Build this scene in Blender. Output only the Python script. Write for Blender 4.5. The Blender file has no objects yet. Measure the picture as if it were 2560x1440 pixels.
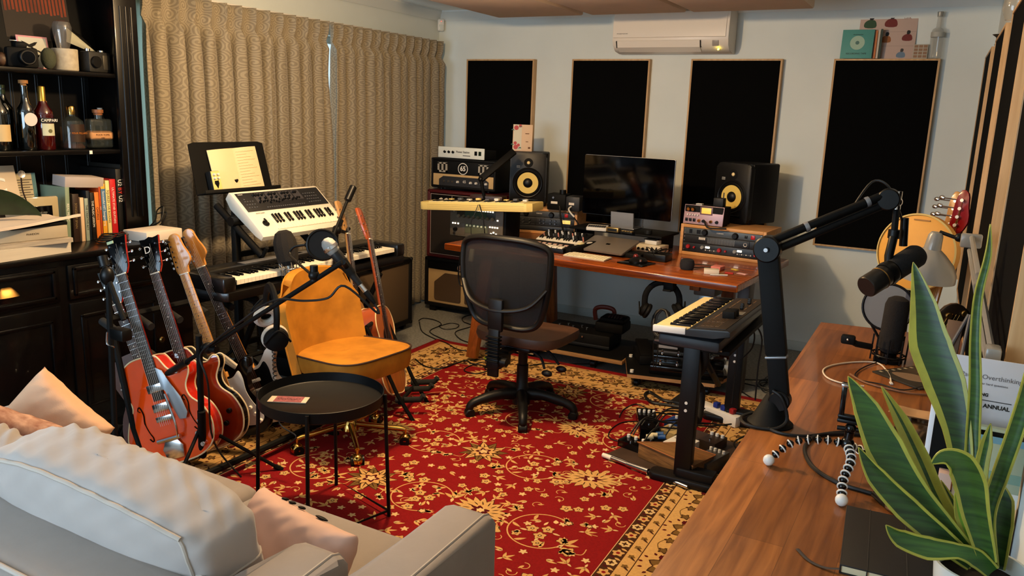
import bpy, bmesh, math, random
from mathutils import Vector, Matrix, Euler
S = bpy.context.scene
COL = S.collection
PI = math.pi
V3 = Vector
# ---------------------------------------------------------------- camera
F, YAW, PITCH, ROLL = 1996.4, 0.498557, 0.211701, 0.036871      # focal length in pixels of a 2560x1440 frame, angles in radians
EYE = V3((0, 0, 1.6))
_f = V3((-math.sin(YAW)*math.cos(PITCH), math.cos(YAW)*math.cos(PITCH), -math.sin(PITCH)))
_r = V3((math.cos(YAW), math.sin(YAW), 0)); _u = _r.cross(_f)
_c, _s = math.cos(ROLL), math.sin(ROLL)
CR, CU, CF = _c*_r+_s*_u, -_s*_r+_c*_u, _f
cd = bpy.data.cameras.new('camera'); cam = bpy.data.objects.new('camera', cd); COL.objects.link(cam)
cd.sensor_width = 36; cd.lens = 36*F/2560; cd.clip_start = 0.02; cd.clip_end = 100
m = Matrix((CR, CU, -CF)).transposed().to_4x4(); m.translation = EYE; cam.matrix_world = m
S.camera = cam
def at(u, v, x=None, y=None, z=None):
    """the point of the room seen at pixel u,v that lies on the given plane"""
    d = CR*(u-1280)+CU*(720-v)+CF*F
    if z is not None: t = (z-EYE.z)/d.z
    elif y is not None: t = (y-EYE.y)/d.y
    else: t = (x-EYE.x)/d.x
    return EYE+d*t
# ---------------------------------------------------------------- view, world, lights
S.view_settings.view_transform = 'Standard'; S.view_settings.look = 'None'
S.view_settings.gamma = 1; S.view_settings.use_curve_mapping = False
S.view_settings.exposure = 0.0
w = bpy.data.worlds.new('daylight'); S.world = w; w.use_nodes = True
bg = w.node_tree.nodes['Background']; bg.inputs[0].default_value = (.62, .83, 1, 1); bg.inputs[1].default_value = 1.5
def light(name, kind, loc, power, col, size=.1, rot=(0,0,0), sy=None, spread=None, spot=None):
    l = bpy.data.lights.new(name, kind); l.energy = power; l.color = col
    if kind == 'AREA':
        l.size = size
        if sy: l.shape = 'RECTANGLE'; l.size_y = sy
        if spread: l.spread = spread
    else: l.shadow_soft_size = size
    if spot: l.spot_size = spot; l.spot_blend = .5
    o = bpy.data.objects.new(name, l); o.location = loc; o.rotation_euler = rot; COL.objects.link(o); return o
WARM = (1, .66, .34)
light('ceiling_lamp_light', 'POINT', (-2.1, 2.75, 2.2), 150, WARM, .05)
light('window_daylight', 'AREA', (-2.6, -1.38, 1.45), 95, (.60, .80, 1), 2.6, (math.radians(90), 0, 0), 1.3)
light('side_window_daylight', 'AREA', (-4.16, 4.25, 1.3), 12, (.82, .96, .88), 3.0, (0, math.radians(-90), 0), 2.0)
# ---------------------------------------------------------------- materials
def lin(h):
    h = h.lstrip('#'); o = []
    for i in (0, 2, 4):
        c = int(h[i:i+2], 16)/255; o.append(c/12.92 if c <= .04045 else ((c+.055)/1.055)**2.4)
    return (*o, 1)
MC = {}
def mat(name, col, rough=.5, metal=0, var=0, scale=8, bump=0, bscale=200, spec=.5, coat=0, sheen=0, alpha=None, trans=0, ior=1.45, emit=0, stretch=(1,1,1), col2=None):
    if name in MC: return MC[name]
    m = bpy.data.materials.new(name); m.use_nodes = True; nt = m.node_tree; N = nt.nodes; L = nt.links
    b = N['Principled BSDF']; c = lin(col)
    b.inputs['Base Color'].default_value = c; b.inputs['Roughness'].default_value = rough; b.inputs['Metallic'].default_value = metal
    b.inputs['Specular IOR Level'].default_value = spec; b.inputs['Coat Weight'].default_value = coat; b.inputs['Coat Roughness'].default_value = .08
    b.inputs['Sheen Weight'].default_value = sheen; b.inputs['Transmission Weight'].default_value = trans; b.inputs['IOR'].default_value = ior
    if alpha is not None: b.inputs['Alpha'].default_value = alpha
    if emit: b.inputs['Emission Color'].default_value = c; b.inputs['Emission Strength'].default_value = emit
    tc = N.new('ShaderNodeTexCoord'); mp = N.new('ShaderNodeMapping'); mp.inputs['Scale'].default_value = stretch
    L.new(tc.outputs['Object'], mp.inputs[0])
    n = N.new('ShaderNodeTexNoise'); n.inputs['Scale'].default_value = scale; n.inputs['Detail'].default_value = 4; L.new(mp.outputs[0], n.inputs[0])
    mx = N.new('ShaderNodeMix'); mx.data_type = 'RGBA'
    c2 = lin(col2) if col2 else (*[v*(1-var) for v in c[:3]], 1); c1 = c if col2 else (*[min(1, v*(1+var*.5)) for v in c[:3]], 1)
    mx.inputs['A'].default_value = c1; mx.inputs['B'].default_value = c2
    r = N.new('ShaderNodeValToRGB'); r.color_ramp.elements[0].position = .35; r.color_ramp.elements[1].position = .65
    L.new(n.outputs['Fac'], r.inputs[0]); L.new(r.outputs[0], mx.inputs['Factor'])
    L.new(mx.outputs['Result'], b.inputs['Base Color'])
    if bump:
        n2 = N.new('ShaderNodeTexNoise'); n2.inputs['Scale'].default_value = bscale; L.new(mp.outputs[0], n2.inputs[0])
        bp = N.new('ShaderNodeBump'); bp.inputs['Strength'].default_value = bump; bp.inputs['Distance'].default_value = .002
        L.new(n2.outputs['Fac'], bp.inputs['Height']); L.new(bp.outputs[0], b.inputs['Normal'])
    MC[name] = m; return m
def wood(name, cA, cB, rough=.35, plank=None, along='Y', coat=0, knots=True, gs=1.0):
    """boards: a brick texture for the staves and a stretched noise for the grain"""
    if name in MC: return MC[name]
    m = mat(name, cA, rough, coat=coat); nt = m.node_tree; N = nt.nodes; L = nt.links; b = N['Principled BSDF']
    tc = N.new('ShaderNodeTexCoord'); mp = N.new('ShaderNodeMapping'); L.new(tc.outputs['Object'], mp.inputs[0])
    if along == 'Y': mp.inputs['Rotation'].default_value = (0, 0, PI/2)
    if along == 'Z': mp.inputs['Rotation'].default_value = (0, PI/2, 0)
    st = N.new('ShaderNodeMapping'); st.inputs['Scale'].default_value = (1.6*gs, 22*gs, 22*gs); L.new(mp.outputs[0], st.inputs[0])
    g = N.new('ShaderNodeTexNoise'); g.inputs['Scale'].default_value = 2.2; g.inputs['Detail'].default_value = 6; g.inputs['Distortion'].default_value = .6; L.new(st.outputs[0], g.inputs[0])
    g2 = N.new('ShaderNodeTexNoise'); g2.inputs['Scale'].default_value = 3.5; L.new(mp.outputs[0], g2.inputs[0])
    r = N.new('ShaderNodeValToRGB'); r.color_ramp.elements[0].color = lin(cA); r.color_ramp.elements[1].color = lin(cB)
    r.color_ramp.elements[0].position = .3; r.color_ramp.elements[1].position = .72
    L.new(g.outputs['Fac'], r.inputs[0]); out = r.outputs[0]
    if plank:
        br = N.new('ShaderNodeTexBrick'); br.inputs['Scale'].default_value = 1; br.inputs['Brick Width'].default_value = plank[0]; br.inputs['Row Height'].default_value = plank[1]
        br.inputs['Mortar Size'].default_value = .0006; br.inputs['Color1'].default_value = (1,1,1,1); br.inputs['Color2'].default_value = (.46,.42,.4,1); br.inputs['Mortar'].default_value = (.3,.25,.2,1)
        br.inputs['Bias'].default_value = -.1
        L.new(mp.outputs[0], br.inputs[0])
        mm = N.new('ShaderNodeMix'); mm.data_type = 'RGBA'; mm.blend_type = 'MULTIPLY'; mm.inputs['Factor'].default_value = .95
        L.new(out, mm.inputs['A']); L.new(br.outputs['Color'], mm.inputs['B']); out = mm.outputs['Result']
    if knots:
        v = N.new('ShaderNodeTexVoronoi'); v.inputs['Scale'].default_value = 3.1; ks = N.new('ShaderNodeMapping'); ks.inputs['Scale'].default_value = (.8, 1.5, 1.5)
        L.new(mp.outputs[0], ks.inputs[0]); L.new(ks.outputs[0], v.inputs[0])
        kr = N.new('ShaderNodeValToRGB'); kr.color_ramp.elements[0].color = (.25,.18,.12,1); kr.color_ramp.elements[1].color = (1,1,1,1)
        kr.color_ramp.elements[0].position = .03; kr.color_ramp.elements[1].position = .11
        L.new(v.outputs['Distance'], kr.inputs[0]); mk = N.new('ShaderNodeMix'); mk.data_type = 'RGBA'; mk.blend_type = 'MULTIPLY'; mk.inputs['Factor'].default_value = .7
        L.new(out, mk.inputs['A']); L.new(kr.outputs[0], mk.inputs['B']); out = mk.outputs['Result']
    L.new(out, b.inputs['Base Color']); return m
BLK = mat('black_plastic', '#090909', .38, spec=.3); BLKM = mat('matte_black', '#070707', .65, var=.3, spec=.2); BLKG = mat('gloss_black', '#050506', .12)
STEEL = mat('chrome', '#c8c8cc', .18, 1); BRASS = mat('brass', '#8c6c3a', .38, 1); GOLD = mat('polished_gold', '#c49a50', .14, 1)
WHT = mat('white_plastic', '#dcdad4', .4); CREAM = mat('cream_plastic', '#e2cf9a', .45); GREY = mat('grey_plastic', '#55565a', .5)
DGREY = mat('dark_grey', '#161718', .5, spec=.3); PAPER = mat('paper', '#e6e0d6', .8, var=.04); CABLE = mat('cable_rubber', '#0a0a0b', .5)
RED = mat('red_plastic', '#b01818', .35); GRILL = mat('grille_cloth', '#4a3a28', .85, bump=.6, bscale=500); TOLEX = mat('black_tolex', '#090909', .6, spec=.25, bump=.4, bscale=600)
LED = mat('led_amber', '#f2d060', .4, emit=3); LEDW = mat('led_white', '#fff0d8', .4, emit=2.2)
IVORY = mat('ivory_keys', '#eae4d2', .3); MAPLE = wood('maple_wood', '#c89048', '#a86c2c', .25, along='Z', coat=.6, knots=False)
PINE = wood('pine_wood', '#c09058', '#a87440', .5, along='Z', knots=False); GLASS = mat('clear_glass', '#ffffff', .02, trans=1, ior=1.45)
# ---------------------------------------------------------------- mesh builder
def frame(d, up=None):
    d = V3(d).normalized(); up = V3(up) if up else (V3((0,0,1)) if abs(d.z) < .95 else V3((1,0,0)))
    x = up.cross(d).normalized(); y = d.cross(x); return Matrix((x, y, d)).transposed()
def eul(r): return Euler([math.radians(a) for a in r]).to_matrix().to_4x4()
def spl(P, k=6, closed=False):
    P = [V3(p) if len(p) == 3 else V3((p[0], p[1], 0)) for p in P]; n = len(P); out = []
    for i in range(n if closed else n-1):
        a, b, c, d = (P[(i-1) % n], P[i], P[(i+1) % n], P[(i+2) % n]) if closed else (P[max(i-1, 0)], P[i], P[i+1], P[min(i+2, n-1)])
        for j in range(k):
            t = j/k; out.append(.5*((2*b)+(c-a)*t+(2*a-5*b+4*c-d)*t*t+(3*b-a-3*c+d)*t**3))
    if not closed: out.append(P[-1])
    return out
class B:
    def __init__(s): s.bm = bmesh.new(); s.mi = 0; s.M = Matrix()
    def m(s, i): s.mi = i; return s
    def x(s, M=None): s.M = M if M is not None else Matrix(); return s
    def v(s, p): return s.bm.verts.new(s.M @ V3(p))
    def f(s, vs):
        try: f = s.bm.faces.new(vs); f.material_index = s.mi; f.smooth = True; return f
        except ValueError: return None
    def box(s, c, d, bev=0, rot=None, seg=2, top=None):
        """centre, size, bevel; top scales the +z face"""
        R = eul(rot) if rot else Matrix(); M = s.M @ Matrix.Translation(c) @ R; vs = []
        for z in (-.5, .5):
            k = (top if top and z > 0 else (1, 1))
            for y in (-.5, .5):
                for x in (-.5, .5): vs.append(s.bm.verts.new(M @ V3((x*d[0]*k[0], y*d[1]*k[1], z*d[2]))))
        fs = [s.f([vs[i] for i in q]) for q in ((0,2,3,1), (4,5,7,6), (0,1,5,4), (2,6,7,3), (0,4,6,2), (1,3,7,5))]
        if bev:
            es = list({e for f in fs for e in f.edges})
            r = bmesh.ops.bevel(s.bm, geom=es, offset=min(bev, min(d)*.49), segments=seg, profile=.5, affect='EDGES', clamp_overlap=True)
            for f in r['faces']: f.material_index = s.mi; f.smooth = True
        return s
    def b2(s, a, b, bev=0, seg=2):
        return s.box([(a[i]+b[i])/2 for i in range(3)], [abs(b[i]-a[i]) for i in range(3)], bev, seg=seg)
    def cyl(s, p, q, r, r2=None, n=16, caps=True, bev=0):
        p, q = V3(p), V3(q); r2 = r if r2 is None else r2; Fm = frame(q-p)
        def ring(c, rr): return [s.v(c+Fm @ V3((rr*math.cos(2*PI*i/n), rr*math.sin(2*PI*i/n), 0))) for i in range(n)]
        L = (q-p).length; d = (q-p).normalized()
        if bev and L > 2*bev: R = [ring(p, r-bev), ring(p+d*bev, r), ring(q-d*bev, r2), ring(q, r2-bev)]
        else: R = [ring(p, r), ring(q, r2)]
        for a, b in zip(R, R[1:]):
            for i in range(n): s.f([a[i], a[(i+1) % n], b[(i+1) % n], b[i]])
        if caps: s.f(R[0][::-1]); s.f(R[-1])
        return s
    def tube(s, P, r, n=8, k=0, closed=False, flat=1):
        P = spl(P, k, closed) if k else [V3(p) for p in P]; N = len(P); rings = []; prev = None
        for i, p in enumerate(P):
            if closed: d = P[(i+1) % N]-P[i-1]
            else: d = P[min(i+1, N-1)]-P[max(i-1, 0)]
            if d.length < 1e-7: d = V3((0,0,1))
            d.normalize()
            if prev is None: prev = frame(d).col[0].copy()
            x = prev-d*prev.dot(d); x.normalize(); y = d.cross(x); prev = x
            rr = r[i*(len(r)-1)//max(1, N-1)] if isinstance(r, (list, tuple)) else r
            rings.append([s.v(p+x*rr*math.cos(2*PI*j/n)+y*rr*flat*math.sin(2*PI*j/n)) for j in range(n)])
        for i in range(N if closed else N-1):
            a, b = rings[i], rings[(i+1) % N]
            for j in range(n): s.f([a[j], a[(j+1) % n], b[(j+1) % n], b[j]])
        if not closed: s.f(rings[0][::-1]); s.f(rings[-1])
        return s
    def lathe(s, prof, c=(0,0,0), n=24, rot=None, close=True):
        M = s.M; s.M = M @ Matrix.Translation(c) @ (eul(rot) if rot else Matrix()); R = []
        for r, z in prof: R.append([s.v((r*math.cos(2*PI*i/n), r*math.sin(2*PI*i/n), z)) for i in range(n)] if r > 1e-5 else [s.v((0, 0, z))])
        for a, b in zip(R, R[1:]):
            for i in range(n):
                j = (i+1) % n
                if len(a) == 1 and len(b) == 1: continue
                if len(a) == 1: s.f([a[0], b[j], b[i]])
                elif len(b) == 1: s.f([a[i], a[j], b[0]])
                else: s.f([a[i], a[j], b[j], b[i]])
        if close:
            if len(R[0]) > 1: s.f(R[0][::-1])
            if len(R[-1]) > 1: s.f(R[-1])
        s.M = M; return s
    def sph(s, c, r, n=14, sc=(1,1,1)):
        M = s.M; s.M = M @ Matrix.Translation(c) @ Matrix.Diagonal((*sc, 1)); h = n//2
        s.lathe([(r*math.sin(PI*i/h), -r*math.cos(PI*i/h)) for i in range(h+1)], n=n); s.M = M; return s
    def prism(s, P, h, M2=None, bev=0, mside=None):
        """outline P in local xy, extruded 0..h along z"""
        M = s.M
        if M2 is not None: s.M = M @ M2
        a = [s.v((p[0], p[1], 0)) for p in P]; b = [s.v((p[0], p[1], h)) for p in P]; n = len(P)
        f1 = s.f(a[::-1]); f2 = s.f(b); mi = s.mi
        if mside is not None: s.mi = mside
        for i in range(n): s.f([a[i], a[(i+1) % n], b[(i+1) % n], b[i]])
        s.mi = mi
        if bev and f1 and f2:
            r = bmesh.ops.bevel(s.bm, geom=list(f1.edges)+list(f2.edges), offset=bev, segments=2, profile=.5, affect='EDGES')
            for f in r['faces']: f.smooth = True
        s.M = M; return s
    def grid(s, fn, nu, nv, th=0, mfn=None, wrapu=False):
        """surface fn(u,v) for u,v in 0..1; th>0 makes a solid shell of that thickness"""
        P = [[V3(fn(i/nu, j/nv)) for j in range(nv+1)] for i in range(nu+1)]
        def norm(i, j):
            a = P[min(i+1, nu)][j]-P[max(i-1, 0)][j]; b = P[i][min(j+1, nv)]-P[i][max(j-1, 0)]; c = a.cross(b)
            return c.normalized() if c.length > 1e-9 else V3((0,0,0))
        A = [[s.v(P[i][j]) for j in range(nv+1)] for i in range(nu+1)]
        def quad(q, i, j):
            f = s.f(q)
            if f and mfn: f.material_index = mfn((i+.5)/nu, (j+.5)/nv)
        for i in range(nu):
            for j in range(nv): quad([A[i][j], A[i+1][j], A[i+1][j+1], A[i][j+1]], i, j)
        if th:
            C = [[s.v(P[i][j]-norm(i, j)*(th(i/nu, j/nv) if callable(th) else th)) for j in range(nv+1)] for i in range(nu+1)]
            for i in range(nu):
                for j in range(nv): quad([C[i][j], C[i][j+1], C[i+1][j+1], C[i+1][j]], i, j)
            for i in range(nu): quad([A[i][0], C[i][0], C[i+1][0], A[i+1][0]], i, 0); quad([A[i][nv], A[i+1][nv], C[i+1][nv], C[i][nv]], i, nv-1)
            for j in range(nv): quad([A[0][j], A[0][j+1], C[0][j+1], C[0][j]], 0, j); quad([A[nu][j], C[nu][j], C[nu][j+1], A[nu][j+1]], nu-1, j)
        return s
    def poly(s, P): s.f([s.v(p) for p in P]); return s
    def o(s, name, mats, parent=None, ang=38, weld=0, **kw):
        if weld: bmesh.ops.remove_doubles(s.bm, verts=s.bm.verts, dist=weld)
        bmesh.ops.recalc_face_normals(s.bm, faces=s.bm.faces)
        me = bpy.data.meshes.new(name); s.bm.to_mesh(me); s.bm.free()
        for q in (mats if isinstance(mats, (list, tuple)) else [mats]): me.materials.append(q)
        me.set_sharp_from_angle(angle=math.radians(ang))
        ob = bpy.data.objects.new(name, me); COL.objects.link(ob)
        if parent is not None: ob.parent = parent
        for k, v in kw.items(): ob[k] = v
        return ob
def thing(name, label, cat, loc=(0,0,0), rz=0, group=None, rot=None, M=None):
    o = bpy.data.objects.new(name, None); COL.objects.link(o); o.empty_display_size = .05
    if M is not None: o.matrix_world = M
    else: o.location = loc; o.rotation_euler = [math.radians(a) for a in rot] if rot else (0, 0, math.radians(rz))
    o['label'] = label; o['category'] = cat
    if group: o['group'] = group
    return o
def struct(ob): ob['kind'] = 'structure'; return ob
def tag(ob, label, cat, group=None):
    ob['label'] = label; ob['category'] = cat
    if group: ob['group'] = group
    return ob
def clone(o, parent=None):
    c = o.copy(); COL.objects.link(c); c.parent = parent
    for ch in list(o.children): clone(ch, c)
    return c
def dup(root, loc, label, rz=None, group=None, M=None):
    c = clone(root)
    if M is not None: c.matrix_world = M
    else:
        c.location = loc
        if rz is not None: c.rotation_euler = (0, 0, math.radians(rz))
    c['label'] = label
    if group: c['group'] = group
    return c
def reuse(src, name, parent, loc, rot=(0,0,0), sc=1):
    """another part sharing the mesh of src"""
    o = bpy.data.objects.new(name, src.data); COL.objects.link(o); o.parent = parent; o.location = loc
    o.rotation_euler = [math.radians(a) for a in rot]; o.scale = (sc, sc, sc) if not isinstance(sc, tuple) else sc; return o
def text(body, size, mt, parent, loc, rot=(90,0,0), name='lettering', ext=.0003, bold=0, align='CENTER', sx=1):
    c = bpy.data.curves.new(name, 'FONT'); c.body = body; c.size = size; c.extrude = ext; c.offset = bold; c.align_x = align; c.align_y = 'CENTER'; c.resolution_u = 3
    c.materials.append(mt); t = bpy.data.objects.new(name, c); COL.objects.link(t); me = bpy.data.meshes.new_from_object(t.evaluated_get(bpy.context.evaluated_depsgraph_get()))
    bpy.data.objects.remove(t); bpy.data.curves.remove(c); me.name = name; o = bpy.data.objects.new(name, me); COL.objects.link(o)
    o.location = loc; o.rotation_euler = [math.radians(a) for a in rot]; o.scale = (sx, 1, 1)
    if parent is not None: o.parent = parent
    return o
def ringpos(n, r, a0=0): return [(r*math.cos(a0+2*PI*i/n), r*math.sin(a0+2*PI*i/n)) for i in range(n)]
def rrect(w, h, r, k=5):
    P = []
    for cx, cy, a in ((w/2-r, h/2-r, 0), (-w/2+r, h/2-r, 90), (-w/2+r, -h/2+r, 180), (w/2-r, -h/2+r, 270)):
        for i in range(k+1): t = math.radians(a+90*i/k); P.append((cx+r*math.cos(t), cy+r*math.sin(t)))
    return P
XZ = Matrix(((1,0,0,0), (0,0,-1,0), (0,1,0,0), (0,0,0,1)))      # local xy outline stands up in xz, extruded toward -y
YZ = Matrix(((0,0,1,0), (1,0,0,0), (0,1,0,0), (0,0,0,1)))       # outline in yz, extruded toward +x
# ---------------------------------------------------------------- the room
WX, WY, CZ = -4.05, 5.96, 2.45
WALL = mat('wall_paint', '#d3dad7', .85, var=.03, scale=3, bump=.15, bscale=90)
CEIL = mat('ceiling_paint', '#e4e6e2', .9, var=.02)
def rw(y): return .108+.0215*(5.93-y)          # the right wall runs a little out of square
struct(B().b2((-4.6, -1.6, -.1), (.6, 6.2, 0)).o('floor', mat('grey_carpet', '#84837c', .95, var=.25, scale=60, bump=.8, bscale=350)))
struct(B().b2((-4.3, -1.6, CZ), (.6, 6.2, CZ+.1)).o('ceiling', CEIL))
struct(B().b2((-4.3, WY, 0), (.6, WY+.15, CZ)).o('wall_back', WALL))
b = B(); b.b2((WX-.14, -1.6, 0), (WX, 2.80, CZ)); b.b2((WX-.14, 5.7, 0), (WX, WY, CZ)); b.b2((WX-.14, 2.80, 2.12), (WX, 5.7, CZ)); b.b2((WX-.14, 2.80, 0), (WX, 5.7, .3))
struct(b.o('wall_left', WALL))
b = B(); P = [(rw(-1.6), -1.6), (.6, -1.6), (.6, 6), (rw(6), 6)]
b.prism(P, CZ); struct(b.o('wall_right', WALL))
b = B(); b.b2((-4.2, -1.6, 0), (-3.95, -1.45, CZ)); b.b2((-1.25, -1.6, 0), (.4, -1.45, CZ)); b.b2((-3.95, -1.6, 0), (-1.25, -1.45, .75)); b.b2((-3.95, -1.6, 2.15), (-1.25, -1.45, CZ))
struct(b.o('wall_front', WALL))
TRIM = mat('white_trim', '#d8dcd8', .5)
SHM = None
WG = mat('window_glass', '#ffffff', .02, alpha=.12, trans=0)
def window(name, a, b_, axis):
    b = B().m(0); t = .05
    if axis == 'y':   # in a wall of constant x
        x = a[0]
        for q in ((a[1], a[1]+t), (b_[1]-t, b_[1]), ((a[1]+b_[1])/2-t/2, (a[1]+b_[1])/2+t/2)): b.b2((x-.04, q[0], a[2]), (x, q[1], b_[2]))
        for q in ((a[2], a[2]+t), (b_[2]-t, b_[2])): b.b2((x-.04, a[1], q[0]), (x, b_[1], q[1]))
        g = B().b2((x-.025, a[1], a[2]), (x-.02, b_[1], b_[2]))
    else:
        y = a[1]
        for q in ((a[0], a[0]+t), (b_[0]-t, b_[0]), ((a[0]+b_[0])/2-t/2, (a[0]+b_[0])/2+t/2)): b.b2((q[0], y-.04, a[2]), (q[1], y, b_[2]))
        for q in ((a[2], a[2]+t), (b_[2]-t, b_[2])): b.b2((a[0], y-.04, q[0]), (b_[0], y, q[1]))
        g = B().b2((a[0], y-.025, a[2]), (b_[0], y-.02, b_[2]))
    o = struct(b.o(name, TRIM)); g.o('pane', WG, o)
window('window_1', (WX-.09, 2.80, .3), (WX-.09, 5.7, 2.12), 'y')
window('window_2', (-3.95, -1.52, .75), (-1.25, -1.52, 2.15), 'x')
b = B(); b.prism([(0, 0), (0, -.075), (.012, -.078), (.05, -.03), (.075, -.012), (.075, 0)], 7.5, Matrix.Translation((WX, 6, CZ)) @ Matrix(((1,0,0,0), (0,0,-1,0), (0,1,0,0), (0,0,0,1))))
struct(b.o('trim_1', TRIM))
b = B(); b.prism([(0, 0), (0, -.075), (-.012, -.078), (-.05, -.03), (-.075, -.012), (-.075, 0)], 4.3, Matrix.Translation((WX, WY, CZ)) @ Matrix(((0,0,1,0), (1,0,0,0), (0,1,0,0), (0,0,0,1))))
struct(b.o('trim_2', TRIM))
struct(B().b2((WX, WY-.016, 0), (.1, WY, .07), .004).o('baseboard_back', mat('blue_trim', '#b9c4c2', .5)))
struct(B().b2((WX, -1.4, 0), (WX+.016, WY, .07), .004).o('baseboard_left', mat('blue_trim', '#b9c4c2', .5)))
b = B(); b.prism([(rw(-1.4)-.016, -1.4), (rw(-1.4), -1.4), (rw(5.96), 5.96), (rw(5.96)-.016, 5.96)], .07); struct(b.o('baseboard_right', mat('blue_trim', '#b9c4c2', .5)))
# ---------------------------------------------------------------- curtains
def curtain_mat():
    m = mat('curtain_brocade', '#8d8069', .7, sheen=.3); nt = m.node_tree; N = nt.nodes; L = nt.links; b = N['Principled BSDF']
    uv = N.new('ShaderNodeUVMap'); v = N.new('ShaderNodeTexVoronoi'); v.inputs['Scale'].default_value = 14; v.inputs['Randomness'].default_value = .35; L.new(uv.outputs[0], v.inputs[0])
    s = N.new('ShaderNodeMath'); s.operation = 'MULTIPLY'; s.inputs[1].default_value = 34; L.new(v.outputs['Distance'], s.inputs[0])
    sep = N.new('ShaderNodeSeparateXYZ'); sub = N.new('ShaderNodeVectorMath'); sub.operation = 'SUBTRACT'
    sc = N.new('ShaderNodeVectorMath'); sc.operation = 'SCALE'; sc.inputs['Scale'].default_value = 1.0; L.new(uv.outputs[0], sc.inputs[0])
    L.new(sc.outputs[0], sub.inputs[0]); L.new(v.outputs['Position'], sub.inputs[1]); L.new(sub.outputs[0], sep.inputs[0])
    an = N.new('ShaderNodeMath'); an.operation = 'ARCTAN2'; L.new(sep.outputs[0], an.inputs[0]); L.new(sep.outputs[1], an.inputs[1])
    ad = N.new('ShaderNodeMath'); ad.operation = 'ADD'; L.new(s.outputs[0], ad.inputs[0]); L.new(an.outputs[0], ad.inputs[1])
    si = N.new('ShaderNodeMath'); si.operation = 'SINE'; L.new(ad.outputs[0], si.inputs[0])
    r = N.new('ShaderNodeValToRGB'); r.color_ramp.elements[0].color = lin('#7d7361'); r.color_ramp.elements[1].color = lin('#958b76')
    r.color_ramp.elements[0].position = .42; r.color_ramp.elements[1].position = .62
    mr = N.new('ShaderNodeMapRange'); mr.inputs['From Min'].default_value = -1; mr.inputs['From Max'].default_value = 1; L.new(si.outputs[0], mr.inputs[0]); L.new(mr.outputs[0], r.inputs[0])
    L.new(r.outputs[0], b.inputs['Base Color']); return m
CURT = curtain_mat()
def curtain(y0, y1, npl, label, taper=0, seed=1):
    t = thing('curtain', label, 'curtain', (WX, 0, 0), group='pleated curtains over the window')
    rnd = random.Random(seed); zt, zb = 2.19, .02; NV = 34; per = 16; NU = npl*per; x0 = .13
    b = B(); lay = b.bm.loops.layers.uv.new('UVMap'); P = []
    ph = [rnd.uniform(-.2, .2) for _ in range(npl+2)]; am = [rnd.uniform(.8, 1.15) for _ in range(npl+2)]
    for j in range(NV+1):
        z = zt+(zb-zt)*(j/NV)**1.15; row = []; d = zt-z
        for i in range(NU+1):
            q = i/per; k = min(int(q), npl-1); fr = q-k
            y = y0+(y1-y0)*i/NU; c = math.cos(2*PI*fr)          # pleat crest at the ends of each cell
            if d < .14:      # header: flat cloth with a narrow pinched fold
                pin = math.exp(-((min(fr, 1-fr))/.10)**2); pinch = 1-.45*math.exp(-((d-.125)/.03)**2)
                x = x0-.015+.05*pin*pinch+.005*c; sh = 0
            else:
                g = min(1, (d-.12)/.35); wv = c*.052*(.7+.3*g)*am[k]+.006*math.sin(6*PI*fr+ph[k]*8)*g
                pin = math.exp(-((min(fr, 1-fr))/.10)**2)*max(0, 1-(d-.12)/.25); x = x0+wv+.035*pin*.6
                sh = min(1, (d-.12)/.15)*(.011*math.sin(4*PI*fr)+.007*math.sin(2*PI*fr))+.004*g*math.sin(2*PI*fr+ph[k]*4)
            if taper: y += taper*math.exp(-((d-.35)/.35)**2)*math.exp(-((i/NU-(1 if taper < 0 else 0))/.05)**2)
            row.append(((x, y+sh, z), (i*.0105, z)))
        P.append(row)
    A = [[b.v(p[0]) for p in r] for r in P]
    for j in range(NV):
        for i in range(NU):
            f = b.f([A[j][i], A[j+1][i], A[j+1][i+1], A[j][i+1]])
            for l, (jj, ii) in zip(f.loops, ((j, i), (j+1, i), (j+1, i+1), (j, i+1))): l[lay].uv = P[jj][ii][1]
    cl = b.o('cloth', CURT, t, ang=80); md = cl.modifiers.new('thick', 'SOLIDIFY'); md.thickness = .003
    return t
curtain(2.93, 4.40, 13, 'taupe swirl-patterned pleated curtain, the half nearer the black dresser', taper=-.045)
curtain(4.415, 5.78, 13, 'taupe swirl-patterned pleated curtain, the half nearer the room corner', taper=.022, seed=5)
tag(B().b2((WX+.085, 2.95, 2.175), (WX+.105, 5.8, 2.2), .003).o('curtain_rail', WHT), 'slim white rail carrying the pleated curtains', 'curtain rail')
# sheer strip of the side reveal left of the curtain
SHM = bpy.data.materials.new('sheer_cloth'); SHM.use_nodes = True; nt_ = SHM.node_tree; pb_ = nt_.nodes['Principled BSDF']; pb_.inputs['Base Color'].default_value = lin('#b4beb0'); pb_.inputs['Roughness'].default_value = .9
tr_ = nt_.nodes.new('ShaderNodeBsdfTranslucent'); tr_.inputs[0].default_value = lin('#b8c8b4'); mx_ = nt_.nodes.new('ShaderNodeMixShader'); mx_.inputs[0].default_value = .6; nt_.links.new(pb_.outputs[0], mx_.inputs[1]); nt_.links.new(tr_.outputs[0], mx_.inputs[2]); nt_.links.new(mx_.outputs[0], nt_.nodes['Material Output'].inputs[0])
t = thing('sheer_curtain', 'pale green sheer strip hanging beside the dresser', 'curtain', (WX+.0, 2.765, 0))
B().grid(lambda u, v: (.010*math.sin(u*20)+.02, u*.30, .1+2.3*v), 24, 4).o('cloth', SHM, t)
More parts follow.
